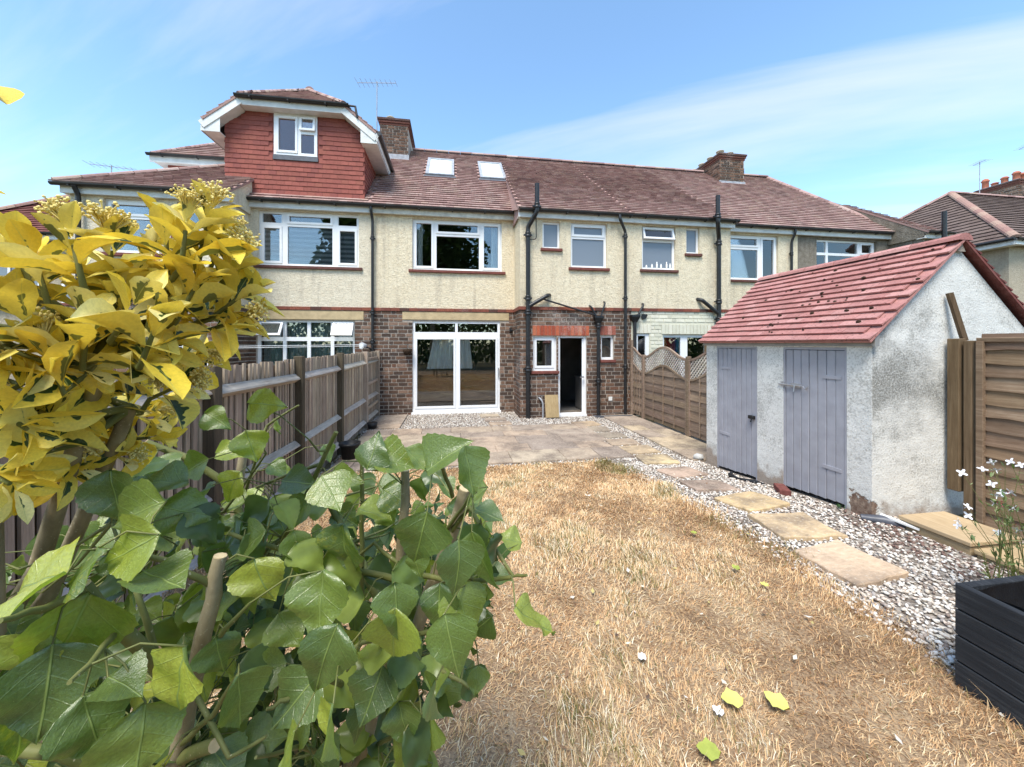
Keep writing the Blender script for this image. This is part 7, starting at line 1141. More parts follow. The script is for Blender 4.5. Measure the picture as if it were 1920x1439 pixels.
FILL = [(-0.058,0.662,1.25,0.076),(-0.231,0.785,1.542,0.069),(-0.857,1.145,0.687,0.056),(-0.089,1.013,0.979,0.068),(0.023,0.667,1.28,0.063),(-0.49,0.822,1.382,0.063),(-0.353,0.76,1.486,0.063),(-0.544,0.954,1.235,0.051),(-0.534,0.998,1.331,0.07),(-0.148,0.716,1.294,0.077),(-0.437,0.779,1.378,0.059),(-0.254,0.832,0.981,0.071),(-0.782,0.861,1.303,0.056),(-0.755,1.017,0.92,0.052),(-0.888,1.004,0.93,0.069),(-0.302,0.75,1.165,0.047),(-0.835,1.126,1.521,0.063),(-0.351,0.984,0.697,0.053),(-0.808,1.052,1.475,0.071),(-0.456,0.773,1.388,0.062),(-0.3,0.995,0.74,0.075),(-0.52,0.802,1.339,0.079),(-0.908,1.092,0.713,0.057),(-0.084,0.782,0.953,0.052),(-0.144,0.66,1.426,0.077),(-0.606,0.935,1.273,0.054),(-0.604,0.839,1.619,0.072),(-0.749,0.97,1.031,0.052),(-0.313,0.721,1.457,0.075),(-0.02,0.839,1.41,0.065),(-0.751,0.96,1.069,0.063),(-0.676,0.847,1.327,0.077),(-0.828,0.819,0.982,0.075),(-0.756,0.866,1.199,0.046),(-0.134,0.722,1.086,0.072),(-0.404,0.673,1.081,0.058),(-0.95,1.066,1.017,0.074),(-0.518,1.008,1.223,0.049),(-0.765,0.894,1.051,0.08),(-0.839,0.809,1.343,0.045),(-0.663,0.907,1.271,0.055),(-0.333,1.056,1.045,0.051),(-0.458,0.817,1.269,0.075),(-0.785,0.862,0.997,0.057),(-0.326,0.759,1.25,0.048),(0.029,0.631,1.431,0.068),(-0.424,0.793,1.401,0.075),(-0.865,1.129,1.149,0.058),(-0.675,0.974,1.453,0.068),(-0.488,0.762,1.374,0.073),(-0.518,0.827,1.022,0.071),(-0.292,0.833,1.233,0.052),(-0.985,1.036,1.032,0.054),(-0.353,0.903,1.484,0.051),(-0.507,0.9,1.353,0.05),(-0.423,0.71,1.27,0.056),(-0.311,0.898,1.144,0.072),(-0.407,0.839,1.45,0.074),(-0.395,0.803,1.084,0.061),(-0.342,0.901,1.509,0.046),(-0.277,0.99,1.32,0.051),(-0.086,0.607,1.371,0.076),(-0.633,0.979,0.875,0.064),(-0.09,0.983,1.368,0.057),(-0.293,0.701,1.577,0.055),(-0.933,1.118,0.688,0.075),(-0.188,1.01,1.288,0.073),(-0.179,0.654,1.524,0.077),(-0.528,1.036,0.996,0.05),(-0.309,0.969,1.158,0.061),(-0.764,0.826,0.98,0.071),(-0.123,0.902,1.373,0.059),(-1.033,1.154,1.343,0.058),(-0.369,0.656,1.379,0.071),(-0.197,0.77,0.999,0.052),(-0.743,0.983,0.972,0.059),(-0.581,1.068,1.411,0.062),(-0.417,0.736,1.135,0.07),(-0.532,0.71,1.166,0.055),(-0.321,0.797,1.275,0.065),(-0.617,0.684,1.424,0.073),(-0.819,0.95,0.939,0.066),(-0.407,0.981,1.463,0.055),(-0.081,0.888,0.918,0.074),(-0.719,1.105,0.902,0.052),(-0.984,0.957,1.287,0.05),(-0.786,0.875,0.99,0.05),(-0.736,0.783,1.275,0.062),(-0.461,0.873,1.267,0.074),(-0.191,0.846,1.153,0.053),(-0.191,0.926,1.314,0.053),(-0.39,0.806,1.157,0.062),(-1.125,1.057,1.034,0.05),(-0.35,0.685,1.212,0.074),(-0.056,0.701,1.609,0.048),(-0.462,0.787,1.462,0.061),(-0.735,1.009,0.896,0.049),(-0.781,1.006,1.493,0.072),(0.063,0.593,1.547,0.071),(-0.575,0.844,0.941,0.056),(-1.018,0.964,0.866,0.06),(-0.681,1.047,0.865,0.062),(-1.071,1.133,1.179,0.059),(-0.307,0.831,1.189,0.065),(-0.964,1.105,1.046,0.048),(-0.828,1.132,0.69,0.045),(-0.418,1.011,0.985,0.061),(-1.049,1.054,1.323,0.07),(-0.927,1.011,1.049,0.068),(-0.651,0.832,1.207,0.049),(-0.349,0.978,1.316,0.056),(-0.358,0.692,1.159,0.071),(-0.761,0.717,1.126,0.07),(-0.624,0.852,1.492,0.063),(-0.613,0.905,1.511,0.056),(0.048,0.765,1.331,0.053),(0.056,0.853,1.322,0.074),(-0.557,0.793,1.12,0.049),(-1.256,1.155,1.144,0.052),(-0.507,0.784,1.116,0.05),(-0.594,1.079,1.146,0.076),(-0.779,0.886,1.204,0.046),(-0.511,0.796,0.997,0.066),(-0.312,1.029,1.497,0.049),(-0.551,0.681,1.257,0.058),(-0.704,0.704,1.399,0.05),(-0.566,1.025,1.445,0.06),(-0.943,1.091,1.346,0.047),(-0.268,1.031,1.46,0.059),(-0.306,0.678,1.132,0.047),(-0.307,0.942,1.071,0.055),(-0.491,0.85,1.478,0.055),(-0.355,0.759,1.434,0.067),(-0.994,0.953,0.989,0.053),(-0.964,0.952,1.213,0.07),(-0.791,1.09,1.173,0.055),(-0.84,0.979,0.925,0.052),(-0.106,0.637,1.327,0.075),(-0.945,0.997,1.382,0.052),(-0.431,0.695,1.226,0.068),(-1.052,1.028,1.192,0.069),(0.04,0.761,1.328,0.058),(-0.293,0.909,0.969,0.059),(-0.352,0.722,1.316,0.078),(-0.115,0.921,1.368,0.07),(-0.063,0.932,1.334,0.062),(-0.843,1.058,1.24,0.074),(-0.079,0.672,1.223,0.05),(-0.387,0.791,1.481,0.049),(-0.78,0.804,1.169,0.075),(-0.633,0.815,1.044,0.054),(-0.608,0.867,1.61,0.058),(0.036,0.689,1.488,0.046),(-1.023,0.994,1.023,0.063),(-1.007,1.157,1.272,0.058),(-0.708,0.707,1.179,0.07),(-0.141,0.843,1.048,0.073),(-0.801,0.825,1.272,0.059),(-0.905,0.972,1.028,0.072),(-0.431,1.046,0.986,0.073),(-0.522,1.063,1.245,0.058),(-1.084,1.057,1.296,0.078),(-0.409,1.049,0.919,0.072),(-0.648,1.011,1.168,0.056),(-1.127,1.107,1.01,0.054),(-0.23,0.677,1.101,0.05),(-0.635,1.09,1.231,0.08),(-0.609,0.951,0.933,0.051),(0.043,0.613,1.559,0.061),(-0.581,0.854,0.913,0.075),(-0.148,0.711,1.251,0.056),(-0.555,0.948,1.261,0.063),(-0.903,1.152,0.95,0.052),(-0.659,0.987,0.866,0.079),(-0.109,0.851,1.125,0.045),(-0.684,0.958,1.379,0.047),(-0.452,0.867,1.321,0.059),(-1.133,1.104,0.912,0.066),(-1.15,1.137,1.005,0.08),(-0.237,0.998,1.52,0.068),(-0.903,1.079,0.728,0.076),(-0.753,0.866,1.206,0.055),(-0.177,0.756,1.195,0.064),(0.005,0.975,1.02,0.065),(-0.619,0.993,1.1,0.079),(-0.384,0.917,1.195,0.064),(-0.194,0.623,1.126,0.056),(-0.067,0.933,1.52,0.046),(-0.283,0.732,1.108,0.058),(-0.842,0.943,1.05,0.066),(-0.884,1.131,0.986,0.072),(0.032,0.801,1.415,0.058),(-0.569,0.75,1.134,0.065),(-0.133,0.616,1.13,0.054),(-0.421,0.722,1.055,0.074),(-0.769,1.102,1.033,0.047),(-0.569,0.733,1.56,0.056),(-0.213,0.672,1.298,0.073),(-0.58,1.027,1.44,0.074),(-0.98,1.085,0.719,0.053),(-0.134,0.934,1.49,0.072),(-0.435,1.074,0.734,0.056),(-0.097,0.736,0.988,0.069),(-0.296,0.874,0.918,0.055),(-0.644,0.745,1.316,0.075),(-0.047,0.891,1.377,0.069),(-1.089,1.083,0.885,0.056),(-0.213,0.967,1.146,0.051),(-1.168,1.144,1.236,0.051),(-0.791,0.75,1.204,0.068),(-0.295,0.807,0.975,0.061),(-0.903,1.032,0.899,0.072),(-0.374,0.7,1.221,0.058),(-0.846,1.034,1.333,0.052),(-0.85,1.087,1.302,0.067),(-0.646,1.08,1.195,0.078),(-0.673,1.059,1.038,0.054),(-0.411,0.718,1.165,0.06),(-0.779,1.088,0.771,0.058),(-1.073,1.07,1.021,0.077),(-0.317,0.856,1.367,0.055),(-0.693,1.083,1.114,0.077),(0.002,0.997,1.087,0.05),(-0.006,0.959,0.966,0.059),(-0.085,0.759,1.031,0.074),(-0.83,0.916,1.039,0.059),(-0.971,1.05,0.882,0.048),(0.059,0.737,1.466,0.06),(-0.512,1.069,0.697,0.067),(-0.512,0.696,1.601,0.063),(-0.51,1.084,1.112,0.059),(-0.563,0.748,1.384,0.078),(-0.381,0.828,1.214,0.054),(-0.703,0.887,1.244,0.079),(-0.328,0.661,1.545,0.051),(-0.83,1.095,0.826,0.053),(-0.175,0.843,1.255,0.064),(-0.286,0.793,1.123,0.077),(-0.096,0.631,1.485,0.064),(-0.243,0.644,1.536,0.062),(-1.128,1.029,0.983,0.055),(-0.474,0.74,1.5,0.051),(-0.145,0.914,1.19,0.057),(-0.152,0.889,1.089,0.059),(-0.54,1.085,1.365,0.069),(-0.367,0.687,1.27,0.057),(-0.611,0.688,1.186,0.061),(-0.075,0.904,0.903,0.056),(-0.734,0.829,1.147,0.07),(-0.709,0.942,0.986,0.074),(0.091,0.992,1.178,0.045),(-0.058,0.828,1.581,0.059),(-0.156,0.7,1.441,0.072),(-0.442,0.864,1.027,0.046),(-0.18,0.816,1.447,0.045),(-0.902,1.053,0.986,0.067),(-0.623,0.969,0.967,0.052),(-0.519,0.978,1.059,0.052),(-0.573,0.717,1.452,0.057),(-0.192,0.691,1.281,0.071),(-0.78,0.772,1.18,0.048),(-0.702,0.812,1.288,0.076),(0.018,0.903,1.329,0.069),(-0.535,1.074,1.308,0.078),(-0.69,0.878,1.471,0.076),(-0.025,0.681,1.468,0.049),(-0.549,0.749,1.574,0.054),(-0.369,0.774,1.324,0.063),(-0.164,0.759,1.114,0.077),(-0.157,0.814,1.182,0.057),(-0.993,1.001,0.868,0.048),(-0.911,0.831,1.174,0.064),(-0.108,0.816,1.338,0.068),(-0.835,0.898,1.152,0.079),(-0.662,0.708,1.25,0.055),(-0.545,1.01,1.416,0.048),(-0.287,0.686,1.121,0.053),(-0.234,1.02,1.105,0.057),(-0.574,0.823,0.947,0.079),(-0.041,0.826,1.445,0.078),(-1.099,1.088,0.818,0.071),(-0.479,1.069,1.456,0.049),(-0.152,0.746,1.125,0.069),(-0.462,0.678,1.226,0.078),(-0.632,0.886,0.998,0.073),(-0.554,0.684,1.354,0.062),(-1.099,1.047,0.856,0.06),(0.042,0.88,1.514,0.07),(-0.464,1.052,1.542,0.06),(-0.345,0.758,1.081,0.046),(-0.001,0.605,1.51,0.05),(-0.034,0.84,1.06,0.05),(-0.447,0.658,1.131,0.06),(-0.814,0.759,1.047,0.078),(-0.075,0.617,1.238,0.069),(-0.416,0.714,1.345,0.063),(-0.175,0.987,1.44,0.06),(-0.766,0.902,1.434,0.068),(-0.424,0.871,0.912,0.063),(0.056,0.585,1.548,0.056),(-0.695,0.873,1.529,0.046),(-0.006,0.962,1.109,0.069),(-0.207,0.748,1.107,0.071),(-0.897,0.98,1.145,0.072),(-1.054,1.102,1.255,0.073),(-0.258,0.903,0.966,0.072),(-0.594,1.071,1.021,0.068),(-0.318,0.847,1.154,0.071),(-0.402,0.831,1.524,0.06),(-0.542,0.826,1.224,0.059),(-0.74,1.116,1.189,0.048),(-0.66,0.942,1.232,0.058),(-0.688,0.832,1.305,0.047),(-0.898,1.024,1.366,0.073),(-0.464,0.759,1.386,0.073),(-0.058,0.645,1.129,0.066),(-0.424,0.679,1.58,0.071),(-1.106,1.043,0.904,0.062),(-0.383,0.897,1.518,0.06),(-0.9,1.038,0.77,0.049),(-0.858,0.965,1.324,0.056),(-0.479,0.739,1.125,0.07),(-0.875,1.128,0.641,0.056),(-0.361,0.818,1.54,0.067),(-0.256,0.642,1.469,0.049),(-0.388,0.778,1.516,0.067),(-0.025,0.699,1.293,0.066),(-0.63,0.752,1.157,0.054),(-0.475,0.732,1.072,0.052),(-0.801,1.035,1.228,0.059)]
SHOOTS = [((-0.375,0.565,2.008),(-0.05,-1),0),((-0.347,0.56,2.019),(0.15,-1),1),((-0.329,0.578,2.033),(0.35,-1),1),((-0.448,0.576,1.994),(-0.1,-1),1),((-0.46,0.538,1.989),(-0.35,-1),1),((-0.3,0.593,1.975),(0.7,-0.6),1),((-0.29,0.602,1.931),(1,-0.3),0),((-0.302,0.604,1.885),(1,0.15),1),((-0.505,0.545,1.963),(-0.4,-0.9),0),((-0.438,0.534,1.886),(0.1,-0.7),0),((-0.527,0.548,1.905),(-0.6,-0.6),0),((-0.473,0.54,1.821),(0.3,0.3),0),((-0.524,0.548,1.827),(0.2,0.5),0),((-0.359,0.532,1.886),(0.3,-0.5),0),((-0.421,0.673,1.787),(0.9,0),1),((-0.513,0.748,1.734),(0.9,0.2),1),((-0.512,0.667,1.772),(0.8,-0.2),1),((-0.533,0.63,1.74),(0.3,0.2),0),((-0.499,0.544,1.737),(0.4,0.6),0),((-0.518,0.547,1.672),(0.4,0.5),0),((-0.542,0.611,1.766),(0.2,-0.5),1),((-0.525,0.71,1.675),(1,0.1),1),((-0.547,0.662,1.661),(0.7,0.4),0),((-0.427,0.573,1.938),(0.1,-0.9),0),((-0.374,0.524,1.905),(0.5,-0.4),0),((-0.33,0.558,1.938),(0.6,-0.7),0),((-0.534,0.549,1.983),(-0.5,-0.7),0),((-0.492,0.543,1.853),(-0.3,-0.5),1),((-0.361,0.563,1.854),(0.9,0.2),0),((-0.433,0.554,1.82),(0.6,0.3),0),((-0.467,0.66,1.805),(0.7,0.3),1),((-0.582,0.557,1.989),(-0.4,-0.8),1),((-0.595,0.559,1.879),(-0.6,0),0),((-0.582,0.557,1.763),(-0.3,0.4),0),((-0.647,0.587,2.083),(0.7,-0.6),0),((-0.504,0.747,1.687),(0.7,0.3),0),((-0.577,0.718,1.688),(0.6,0.3),1),((-0.57,0.595,1.769),(0.1,0.3),1),((-0.506,0.605,1.956),(-0.2,-0.9),0),((-0.334,0.619,2.012),(0.5,-0.8),1),((-0.424,0.613,1.983),(0,-1),1),((-0.397,0.619,1.962),(0.3,-0.9),0),((-0.358,0.663,1.922),(0.8,-0.3),0),((-0.458,0.628,1.854),(0.4,-0.2),0),((-0.405,0.691,1.837),(0.9,0.1),1),((-0.549,0.592,1.685),(0.5,0.3),0),((-0.568,0.656,1.696),(0.6,0.2),1),((-0.525,0.791,1.746),(0.9,0.1),1)]
TIPLEAF = (-0.399,0.407,2.092)
# ------------------------------------------------------------------ foreground shrubs
CAMF = Vector((math.sin(math.atan(111/710)), math.cos(math.atan(111/710)), 0)); CAMR = Vector((CAMF.y, -CAMF.x, 0))
def leaf_mesh(name, prof, rows, m, fold, droop, wave, teeth, seed, cols=4):
    rng = random.Random(seed); vs = []; uv = []; ph_ = rng.random()*6; tw = rng.uniform(-.6, .6); ben = rng.uniform(-.16, .16); cr_ = rng.uniform(-.5, .7); asym = rng.uniform(-.1, .1)
    def wd(t):
        for (t0, w0), (t1, w1) in zip(prof, prof[1:]):
            if t0 <= t <= t1: return w0+(w1-w0)*(t-t0)/(t1-t0)
        return 0
    for i in range(rows+1):
        t = i/rows; w = wd(t)
        for j in range(cols+1):
            s_ = (j/cols-.5)*2; ww = w*(1+(teeth*(1 if i % 2 else -1) if abs(s_) > .9 else 0))
            x = ww*s_*(1+asym*(1 if s_ > 0 else -1)); z = fold*abs(x)-droop*t*t+wave*math.sin(t*11+ph_+s_*2.5)*abs(s_)+tw*x*(t-.3)-cr_*x*x+.03*math.sin(t*14+ph_)*(1-abs(s_))*wave*8
            vs.append((x+ben*t*t, t, z)); uv.append((.5+(x if m == 'poplar_leaf' else s_*.5), t))
    k_ = cols+1; fs = [(i*k_+j, i*k_+j+1, (i+1)*k_+j+1, (i+1)*k_+j) for i in range(rows) for j in range(cols)]
    me = bpy.data.meshes.new(name); me.from_pydata(vs, [], fs); l = me.uv_layers.new(name='UVMap')
    for p in me.polygons:
        p.use_smooth = True
        for li in p.loop_indices: l.data[li].uv = uv[me.loops[li].vertex_index]
    me.materials.append(MT[m]); me.update(); return me
POPP = [(0, .0), (.03, .10), (.10, .30), (.2, .43), (.32, .47), (.45, .43), (.6, .32), (.75, .19), (.88, .09), (.95, .035), (1, 0)]
EUOP = [(0, .015), (.08, .045), (.2, .12), (.38, .22), (.55, .275), (.70, .275), (.84, .215), (.94, .12), (1, .02)]
POPM = [leaf_mesh('leaf', POPP, 18, 'poplar_leaf', random.uniform(-.15, .55), random.uniform(-.05, .45), random.uniform(.02, .075), .032, i, 6) for i in range(14)]
EUOM = [leaf_mesh('leaf', EUOP, 9, 'euonymus_leaf', random.uniform(.25, 1.0), random.uniform(-.15, .5), random.uniform(.01, .03), .03, 50+i) for i in range(9)]
def place_leaf(par, mesh, p, tip, nrm, L, roll=0, wide=1):
    tip = Vector(tip).normalized(); n = Vector(nrm); n = (n-tip*n.dot(tip))
    if n.length < 1e-3: n = tip.orthogonal()
    n.normalize(); x = tip.cross(n).normalized(); M = Matrix((x, tip, n)).transposed()
    o = bpy.data.objects.new('leaf', mesh); link(o, par, p); o.rotation_euler = M.to_euler(); o.rotation_euler.rotate_axis('Y', roll); o.scale = (L*wide, L, L); return o
rl = random.Random(21)
PS = thing('poplar_sapling', (-.35, .62, .2), 'cut-back green leafy sapling with bare stem stumps in foreground', 'shrub')
for pts, r0, r1 in STEMS:
    pts = [Vector(p) for p in pts]; sm = []
    for i in range(len(pts)-1):
        for t in (0, .5): 
            p = pts[i].lerp(pts[i+1], t); sm.append(p+(Vector((rl.uniform(-1, 1), rl.uniform(-1, 1), 0))*.003 if 0 < i else Vector()))
    sm.append(pts[-1])
    if pts[0].z < 1.15: sm = [Vector((pts[0].x*.9-.02, pts[0].y*1.05, .17)), Vector((pts[0].x*.97, pts[0].y*1.02, .65))]+sm
    n = len(sm); rad = [r0+(r1-r0)*(i/(n-1))*rl.uniform(.93, 1.05) for i in range(n)]; rad[-1] = r1
    b = MB(); b.tube(sm, [q*.82 for q in rad], 10); st = b.build('stem', MT['bark' if r0 > .0126 else 'green_bark'], PS)
    d = (sm[-1]-sm[-2]).normalized(); b = MB(); b.tube([sm[-1]+d*.0005, sm[-1]+d*.002], r1*.79, 10); b.build('cut_face', MT['cut_wood'], st)
TW = []
for pts, r0, r1 in TWIGS:
    pts = [Vector(p) for p in pts]; sm = []
    for i in range(len(pts)-1):
        for t in (0, .33, .67): sm.append(pts[i].lerp(pts[i+1], t)+Vector((rl.uniform(-1, 1), rl.uniform(-1, 1), rl.uniform(-1, 1)))*.002)
    sm.append(pts[-1]); n = len(sm); b = MB(); b.tube(sm, [r0+(r1-r0)*i/(n-1) for i in range(n)], 7); b.build('twig', MT['green_bark'], PS); TW += sm
for pts, r0, r1 in STEMS: 
    for i in range(len(pts)-1):
        for t in (0, .25, .5, .75): TW.append(Vector(pts[i]).lerp(Vector(pts[i+1]), t))
pet = MB()
for (p, L, t, kd) in LEAVES:
    p = Vector(p); dn = CAMR*t[0]-Vector((0, 0, 1))*t[1]; tow = Vector((0, 0, 1.85))-p; tow.normalize()
    tip = dn.normalized()+tow*rl.uniform(-.25, .55)+Vector((0, 0, rl.uniform(-.1, .15))); tip.normalize()
    nrm = Vector((0, 0, 1))*rl.uniform(.35, 1.0)+tow*rl.uniform(.35, 1.0)+CAMR*rl.uniform(-.5, .4)
    basep = p-tip*L*.45
    o = place_leaf(PS, rl.choice(POPM), basep, tip, nrm, L*1.0, rl.uniform(-.55, .55), rl.uniform(.9, 1.12))
    q = min(TW, key=lambda a: (a-basep).length); v = q-basep
    if v.length > .11: q = basep+v.normalized()*.10+Vector((0, 0, -.03)); 
    mid = (basep+q)/2+Vector((0, 0, .012)); pet.tube([q, mid, basep, basep+tip*L*.02], [.0014, .0011, .0010, .0008], 5, cap=False)
    if v.length > .11: pet.tube([q, q.lerp(min(TW, key=lambda a: (a-q).length), .5)+Vector((0, 0, -.01)), min(TW, key=lambda a: (a-q).length)], [.0016, .002, .003], 5, cap=False)
fill = MB()                                                         # the many leaves behind the front ones
for (fx, fy, fz, L) in FILL:
    p = Vector((fx, fy, fz)); tow = (Vector((0, 0, 1.85))-p).normalized(); tip = (CAMR*rl.uniform(-.9, .9)-Vector((0, 0, 1))*rl.uniform(-.1, 1)+tow*rl.uniform(-.4, .5)).normalized()
    nrm = Vector((0, 0, 1))*rl.uniform(.3, 1)+tow*rl.uniform(.1, 1)+CAMR*rl.uniform(-.6, .5); n = (nrm-tip*nrm.dot(tip)).normalized(); x = tip.cross(n); me = rl.choice(POPM); c = rl.choice([(.10, .155, .045), (.13, .19, .05), (.18, .24, .05), (.085, .13, .045), (.24, .30, .06)])
    fill.add([p+x*v.co.x*L+tip*v.co.y*L+n*v.co.z*L for v in me.vertices], [tuple(q.vertices) for q in me.polygons], c, True)
    q = min(TW, key=lambda a: (a-p).length)
    if (q-p).length < .16: pet.tube([q, (q+p)/2+Vector((0, 0, .012)), p], [.0016, .0012, .001], 5, cap=False)
fill.build('rear_leaves', MT['rear_leaf'], PS, 'stuff')
inner = MB()                                                        # small leaves added inside the sapling, coloured dark for the shade there
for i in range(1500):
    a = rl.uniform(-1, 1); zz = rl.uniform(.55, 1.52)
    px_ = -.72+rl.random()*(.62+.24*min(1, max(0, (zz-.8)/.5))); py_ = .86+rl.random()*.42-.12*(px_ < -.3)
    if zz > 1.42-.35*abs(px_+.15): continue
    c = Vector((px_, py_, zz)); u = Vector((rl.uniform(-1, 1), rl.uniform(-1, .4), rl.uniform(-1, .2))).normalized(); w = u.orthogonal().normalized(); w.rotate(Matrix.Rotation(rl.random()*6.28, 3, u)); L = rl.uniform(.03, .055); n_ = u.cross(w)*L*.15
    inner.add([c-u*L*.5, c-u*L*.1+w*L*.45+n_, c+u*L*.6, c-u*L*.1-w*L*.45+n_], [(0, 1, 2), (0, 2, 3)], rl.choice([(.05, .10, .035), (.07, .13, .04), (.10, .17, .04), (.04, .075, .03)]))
inner.build('inner_shade_leaves', MT['tree_leaf'], PS, 'stuff')
pet.build('petioles', MT['green_bark'], PS, 'stuff')

ES = thing('variegated_euonymus', (-.9, .75, .2), 'yellow and green variegated shrub with flower clusters at left foreground', 'shrub')
CL = []
for s_ in range(3):
    rr = random.Random(s_+70); b = MB()
    for i in range(80):
        th = rr.random()*6.283; e = math.acos(rr.uniform(-.1, 1)); d = Vector((math.sin(e)*math.cos(th), math.sin(e)*math.sin(th), math.cos(e)*.8)); r = rr.uniform(.006, .020); c = d*r; rad = rr.uniform(.0011, .0021)
        b.add([c+Vector(q)*rad*rr.uniform(.7, 1.3) for q in ICO.tolist()], [tuple(int(a) for a in f) for f in ICOF], (1, 1, 1), True)
        if i % 3 == 0: b.tube([Vector((0, 0, -.018)), c*.6, c], .0008, 4, cap=False)
    CL.append(b.mesh('flower_cluster', MT['flower_bud']))
trunk = Vector((-.95, .80, .19)); fork = Vector((-.88, .78, 1.15))
b = MB(); b.tube([trunk, Vector((-.93, .78, .6)), fork], [.035, .03, .024], 10); b.build('stem', MT['bark'], ES)
b = MB(); b.tube([trunk+Vector((.12, -.1, 0)), Vector((-.78, .66, .7)), Vector((-.70, .62, 1.3))], [.028, .024, .018], 10); b.build('stem', MT['bark'], ES)
hubs = [Vector((-.62, .62, 1.62)), Vector((-.50, .68, 1.75)), Vector((-.64, .60, 1.85)), Vector((-.46, .60, 1.88)), Vector((-.72, .66, 1.72))]
for i, hb_ in enumerate(hubs):
    f0 = fork if i % 2 else Vector((-.70, .62, 1.3)); b = MB(); b.tube([f0, f0.lerp(hb_, .5)+Vector((.02, .02, -.02)), hb_], [.016, .012, .009], 8); b.build('branch', MT['bark'], ES)
def euo_leaf(p, tip, nrm, L): return place_leaf(ES, rl.choice(EUOM), p, tip, nrm, L, rl.uniform(-.35, .35), rl.uniform(.72, 1.0))
cnt = 0
for (p, t, fl) in SHOOTS:
    p = Vector(p); tow = (Vector((0, 0, 1.85))-p).normalized(); ax = (CAMR*t[0]-Vector((0, 0, 1))*t[1]).normalized()+tow*rl.uniform(-.25, .3)+Vector((0, 0, .45)); ax.normalize()
    hb_ = min(hubs, key=lambda a: (a-p).length); st_ = p-ax*.07; mid = hb_.lerp(st_, .55)-Vector((0, 0, .015)); b = MB(); b.tube([hb_, mid, st_, p-ax*.02], [.0065, .005, .0035, .0025], 7); b.build('shoot', MT['green_bark'], ES)
    side = ax.cross(tow).normalized() if ax.cross(tow).length > .1 else CAMR; up = side.cross(ax).normalized(); n = 8; off = rl.random()*3
    for i in range(n):
        s_ = i//2; th = (i % 2)*math.pi+s_*math.pi/2*1.0+off+rl.uniform(-.4, .4); rad = side*math.cos(th)+up*math.sin(th); back = .010+.017*s_
        spread = .30+.27*s_+rl.uniform(-.12, .25); tip = ax*math.cos(spread)+rad*math.sin(spread); L = (.044+.010*s_)*rl.uniform(.8, 1.2)
        nrm = ax*1.0-rad*.5+Vector((0, 0, .35)); euo_leaf(p-ax*back+rad*.003, tip, nrm, L); cnt += 1
    if fl:
        for q in range(rl.choice((1, 2))):
            o = bpy.data.objects.new('flower_cluster', rl.choice(CL)); d = (ax+side*rl.uniform(-.5, .5)+up*rl.uniform(-.4, .4)).normalized(); link(o, ES, p+d*.024); o.rotation_euler = d.to_track_quat('Z', 'Y').to_euler(); s2 = rl.uniform(.85, 1.25); o.scale = (s2, s2, s2)
euo_leaf(Vector(TIPLEAF)-CAMR*.06, CAMR*1.0+Vector((0, 0, -.25)), Vector((0, 0, 1)), .075)
b = MB(); b.tube([hubs[2], Vector((-.62, .45, 2.0)), Vector(TIPLEAF)-CAMR*.06], [.006, .004, .0025], 7); b.build('shoot', MT['green_bark'], ES)

# white flowering plant behind the planter
GP = thing('gaura_plant', (3.35, 1.78, .2), 'wispy plant with small white and pink flowers behind the black planter', 'plant'); rg = random.Random(5)
def petal_mesh(m):
    b = MB()
    for k_ in range(4):
        a = k_*1.57+.3; c, s_ = math.cos(a), math.sin(a); P_ = [(0, 0, 0), (.009, -.007, .003), (.022, -.006, .005), (.026, 0, .003), (.022, .006, .005), (.009, .007, .003)]; b.add([(x*c-y*s_, x*s_+y*c, z) for x, y, z in P_], [(0, 1, 2, 3, 4, 5)])
    b.tube([(0, 0, 0), (0, 0, -.02)], .002, 5); return b.mesh('flower', MT[m])
PMW, PMP = petal_mesh('petal_white'), petal_mesh('petal_pink'); gl = MB()
for i in range(46):
    bs = Vector((3.38+rg.uniform(-.1, .16), 1.76+rg.uniform(-.1, .12), .2)); tp = bs+Vector((rg.uniform(-.26, .22), rg.uniform(-.1, .2), rg.uniform(.45, 1.0))); mid = bs.lerp(tp, .5)+Vector((.04, .0, .08)); b = MB(); b.tube([bs, mid, tp], [.003, .002, .001], 5); b.build('stem', MT['green_bark'], GP)
    if i % 3 != 2:
        o = bpy.data.objects.new('flower', PMP if i in (4, 9, 15) else PMW); link(o, GP, tp); o.rotation_euler = (rg.uniform(.3, 1.2), rg.uniform(-.8, .8), rg.random()*6)
    for q in range(16):
        t = rg.random()**1.4; c = (bs.lerp(mid, t*2) if t < .5 else mid.lerp(tp, t*2-1)); d = Vector((rg.uniform(-1, 1), rg.uniform(-1, 1), rg.uniform(-.1, .9))).normalized(); s_ = d.cross(Vector((0, 0, 1))).normalized(); L = rg.uniform(.025, .055)
        gl.add([c, c+d*L*.5+s_*L*.14, c+d*L, c+d*L*.5-s_*L*.14], [(0, 1, 2, 3)], rg.choice([(.10, .17, .05), (.16, .23, .07), (.30, .34, .16), (.07, .12, .04)]))
gl.build('leaves', MT['tree_leaf'], GP, 'stuff')
# weed by the shed door, grass tuft at patio corner
wd_ = thing('small_weed', (3.82, 3.22, .19), 'small green weed at foot of the near shed door', 'weed'); b = MB()
for i in range(40):
    d = Vector((rg.uniform(-1, .3), rg.uniform(-1, 1), rg.uniform(.2, 1.4))).normalized(); c = Vector((3.86, 3.24, .19))+d*rg.uniform(0, .05); s_ = d.orthogonal().normalized(); L = rg.uniform(.015, .035); b.add([c, c+d*L*.5+s_*L*.3, c+d*L, c+d*L*.5-s_*L*.3], [(0, 1, 2, 3)], (.06, .14, .04))
b.build('leaves', MT['tree_leaf'], wd_)
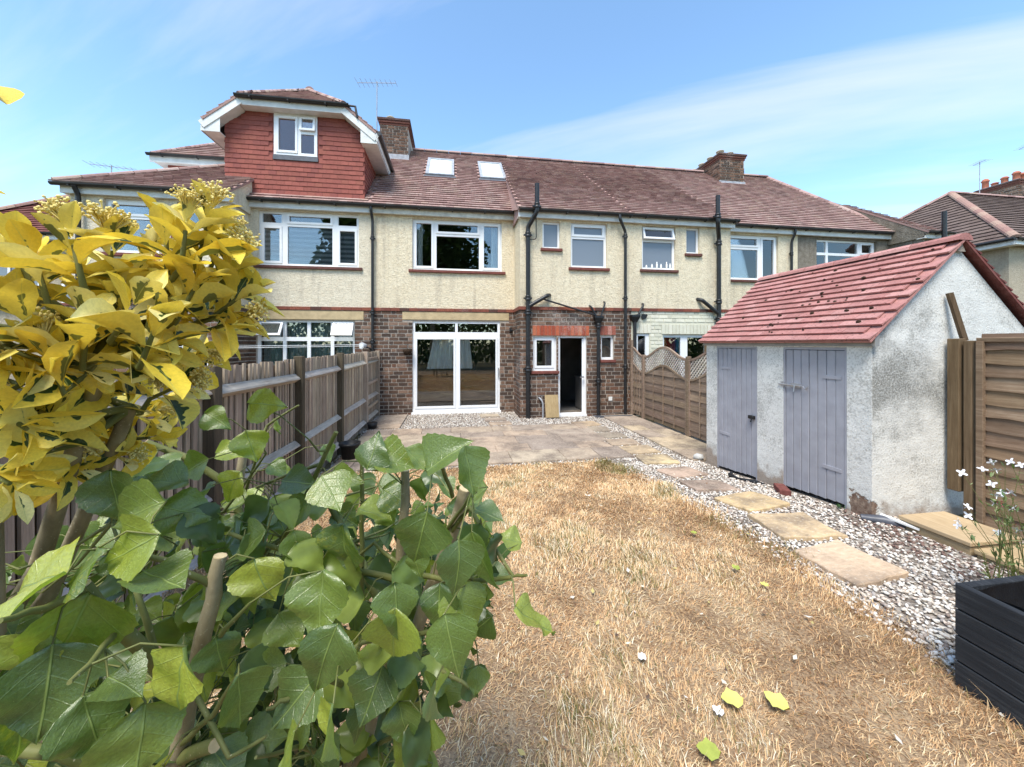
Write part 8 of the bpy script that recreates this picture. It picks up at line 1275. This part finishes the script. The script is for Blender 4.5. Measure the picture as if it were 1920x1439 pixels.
# trees at the end of the garden behind the camera: they are what the windows mirror
def tree(x, y, h, r, label, seed, n=5200):
    rt = random.Random(seed); t = thing('garden_tree', (x, y, .2), label, 'tree', 'trees behind the camera'); b = MB(); b.tube([(x, y, .1), (x+.1, y, h*.35), (x, y+.1, h*.7)], [.22, .17, .08], 9)
    blobs = []
    for i in range(16):
        a = rt.random()*6.283; e = rt.uniform(.0, 1); rr = r*rt.uniform(.25, .85)*(1-.45*e); c = Vector((x+rr*math.cos(a), y+rr*math.sin(a)*.6, h*(.38+.55*e))); blobs.append((c, r*rt.uniform(.3, .48)))
        b.tube([(x, y, h*(.25+.3*e)), Vector((x, y, h*(.3+.3*e))).lerp(c, .6), c], [.07, .04, .015], 6)
    b.build('trunk', MT['bark'], t); V = MB()
    for i in range(n):
        c, rr = rt.choice(blobs); d = Vector((rt.gauss(0, 1), rt.gauss(0, 1), rt.gauss(0, 1))).normalized(); p = c+d*rr*rt.random()**.4; u = Vector((rt.uniform(-1, 1), rt.uniform(-1, 1), rt.uniform(-.6, .6))).normalized(); w = u.orthogonal().normalized(); L = rt.uniform(.16, .34)
        V.add([p-u*L, p+w*L*.5, p+u*L, p-w*L*.5], [(0, 1, 2, 3)], rt.choice([(.035, .075, .018), (.025, .055, .015), (.05, .09, .022), (.07, .115, .03)]))
    V.build('crown', MT['tree_leaf'], t, 'stuff')
tree(-1.6, -9.5, 13, 4.6, 'broad dark garden tree mirrored in the wide bedroom window', 1); tree(-7.2, -8.5, 11.5, 3.0, 'garden tree mirrored in window below the dormer', 2); tree(13.5, -9, 7.0, 3.0, 'low garden tree mirrored in window right of the soil pipe', 3, 3500)
hd_ = thing('reflection_screen_hedge', (4, -12, .2), 'unseen hedge added behind the camera to darken the window reflections', 'hedge'); rh = random.Random(8); b = MB()  # added out of view, keeps the bright horizon out of the panes
for i in range(24): b.tube([(-22+i*2.3, -12, .1), (-22+i*2.3+rh.uniform(-.2, .2), -12, 2.6)], [.09, .04], 6)
b.build('stems', MT['bark'], hd_); V = MB()
for i in range(15000):
    x = rh.uniform(-24, 34); zz = rh.uniform(.3, 4.3+.35*math.sin(x*.9)+.25*math.sin(x*2.3)); p = Vector((x, -12+rh.uniform(-.5, .6), zz)); u = Vector((rh.uniform(-1, 1), rh.uniform(-.4, .4), rh.uniform(-1, 1))).normalized(); w = u.cross(Vector((0, 1, 0))).normalized(); w.rotate(Matrix.Rotation(rh.uniform(-.7, .7), 3, u)); L = rh.uniform(.10, .22)
    V.add([p-u*L, p+w*L*.7, p+u*L, p-w*L*.7], [(0, 1, 2, 3)], rh.choice([(.04, .075, .02), (.03, .055, .016), (.055, .095, .025), (.075, .12, .03)]))
V.build('foliage', MT['tree_leaf'], hd_, 'stuff')
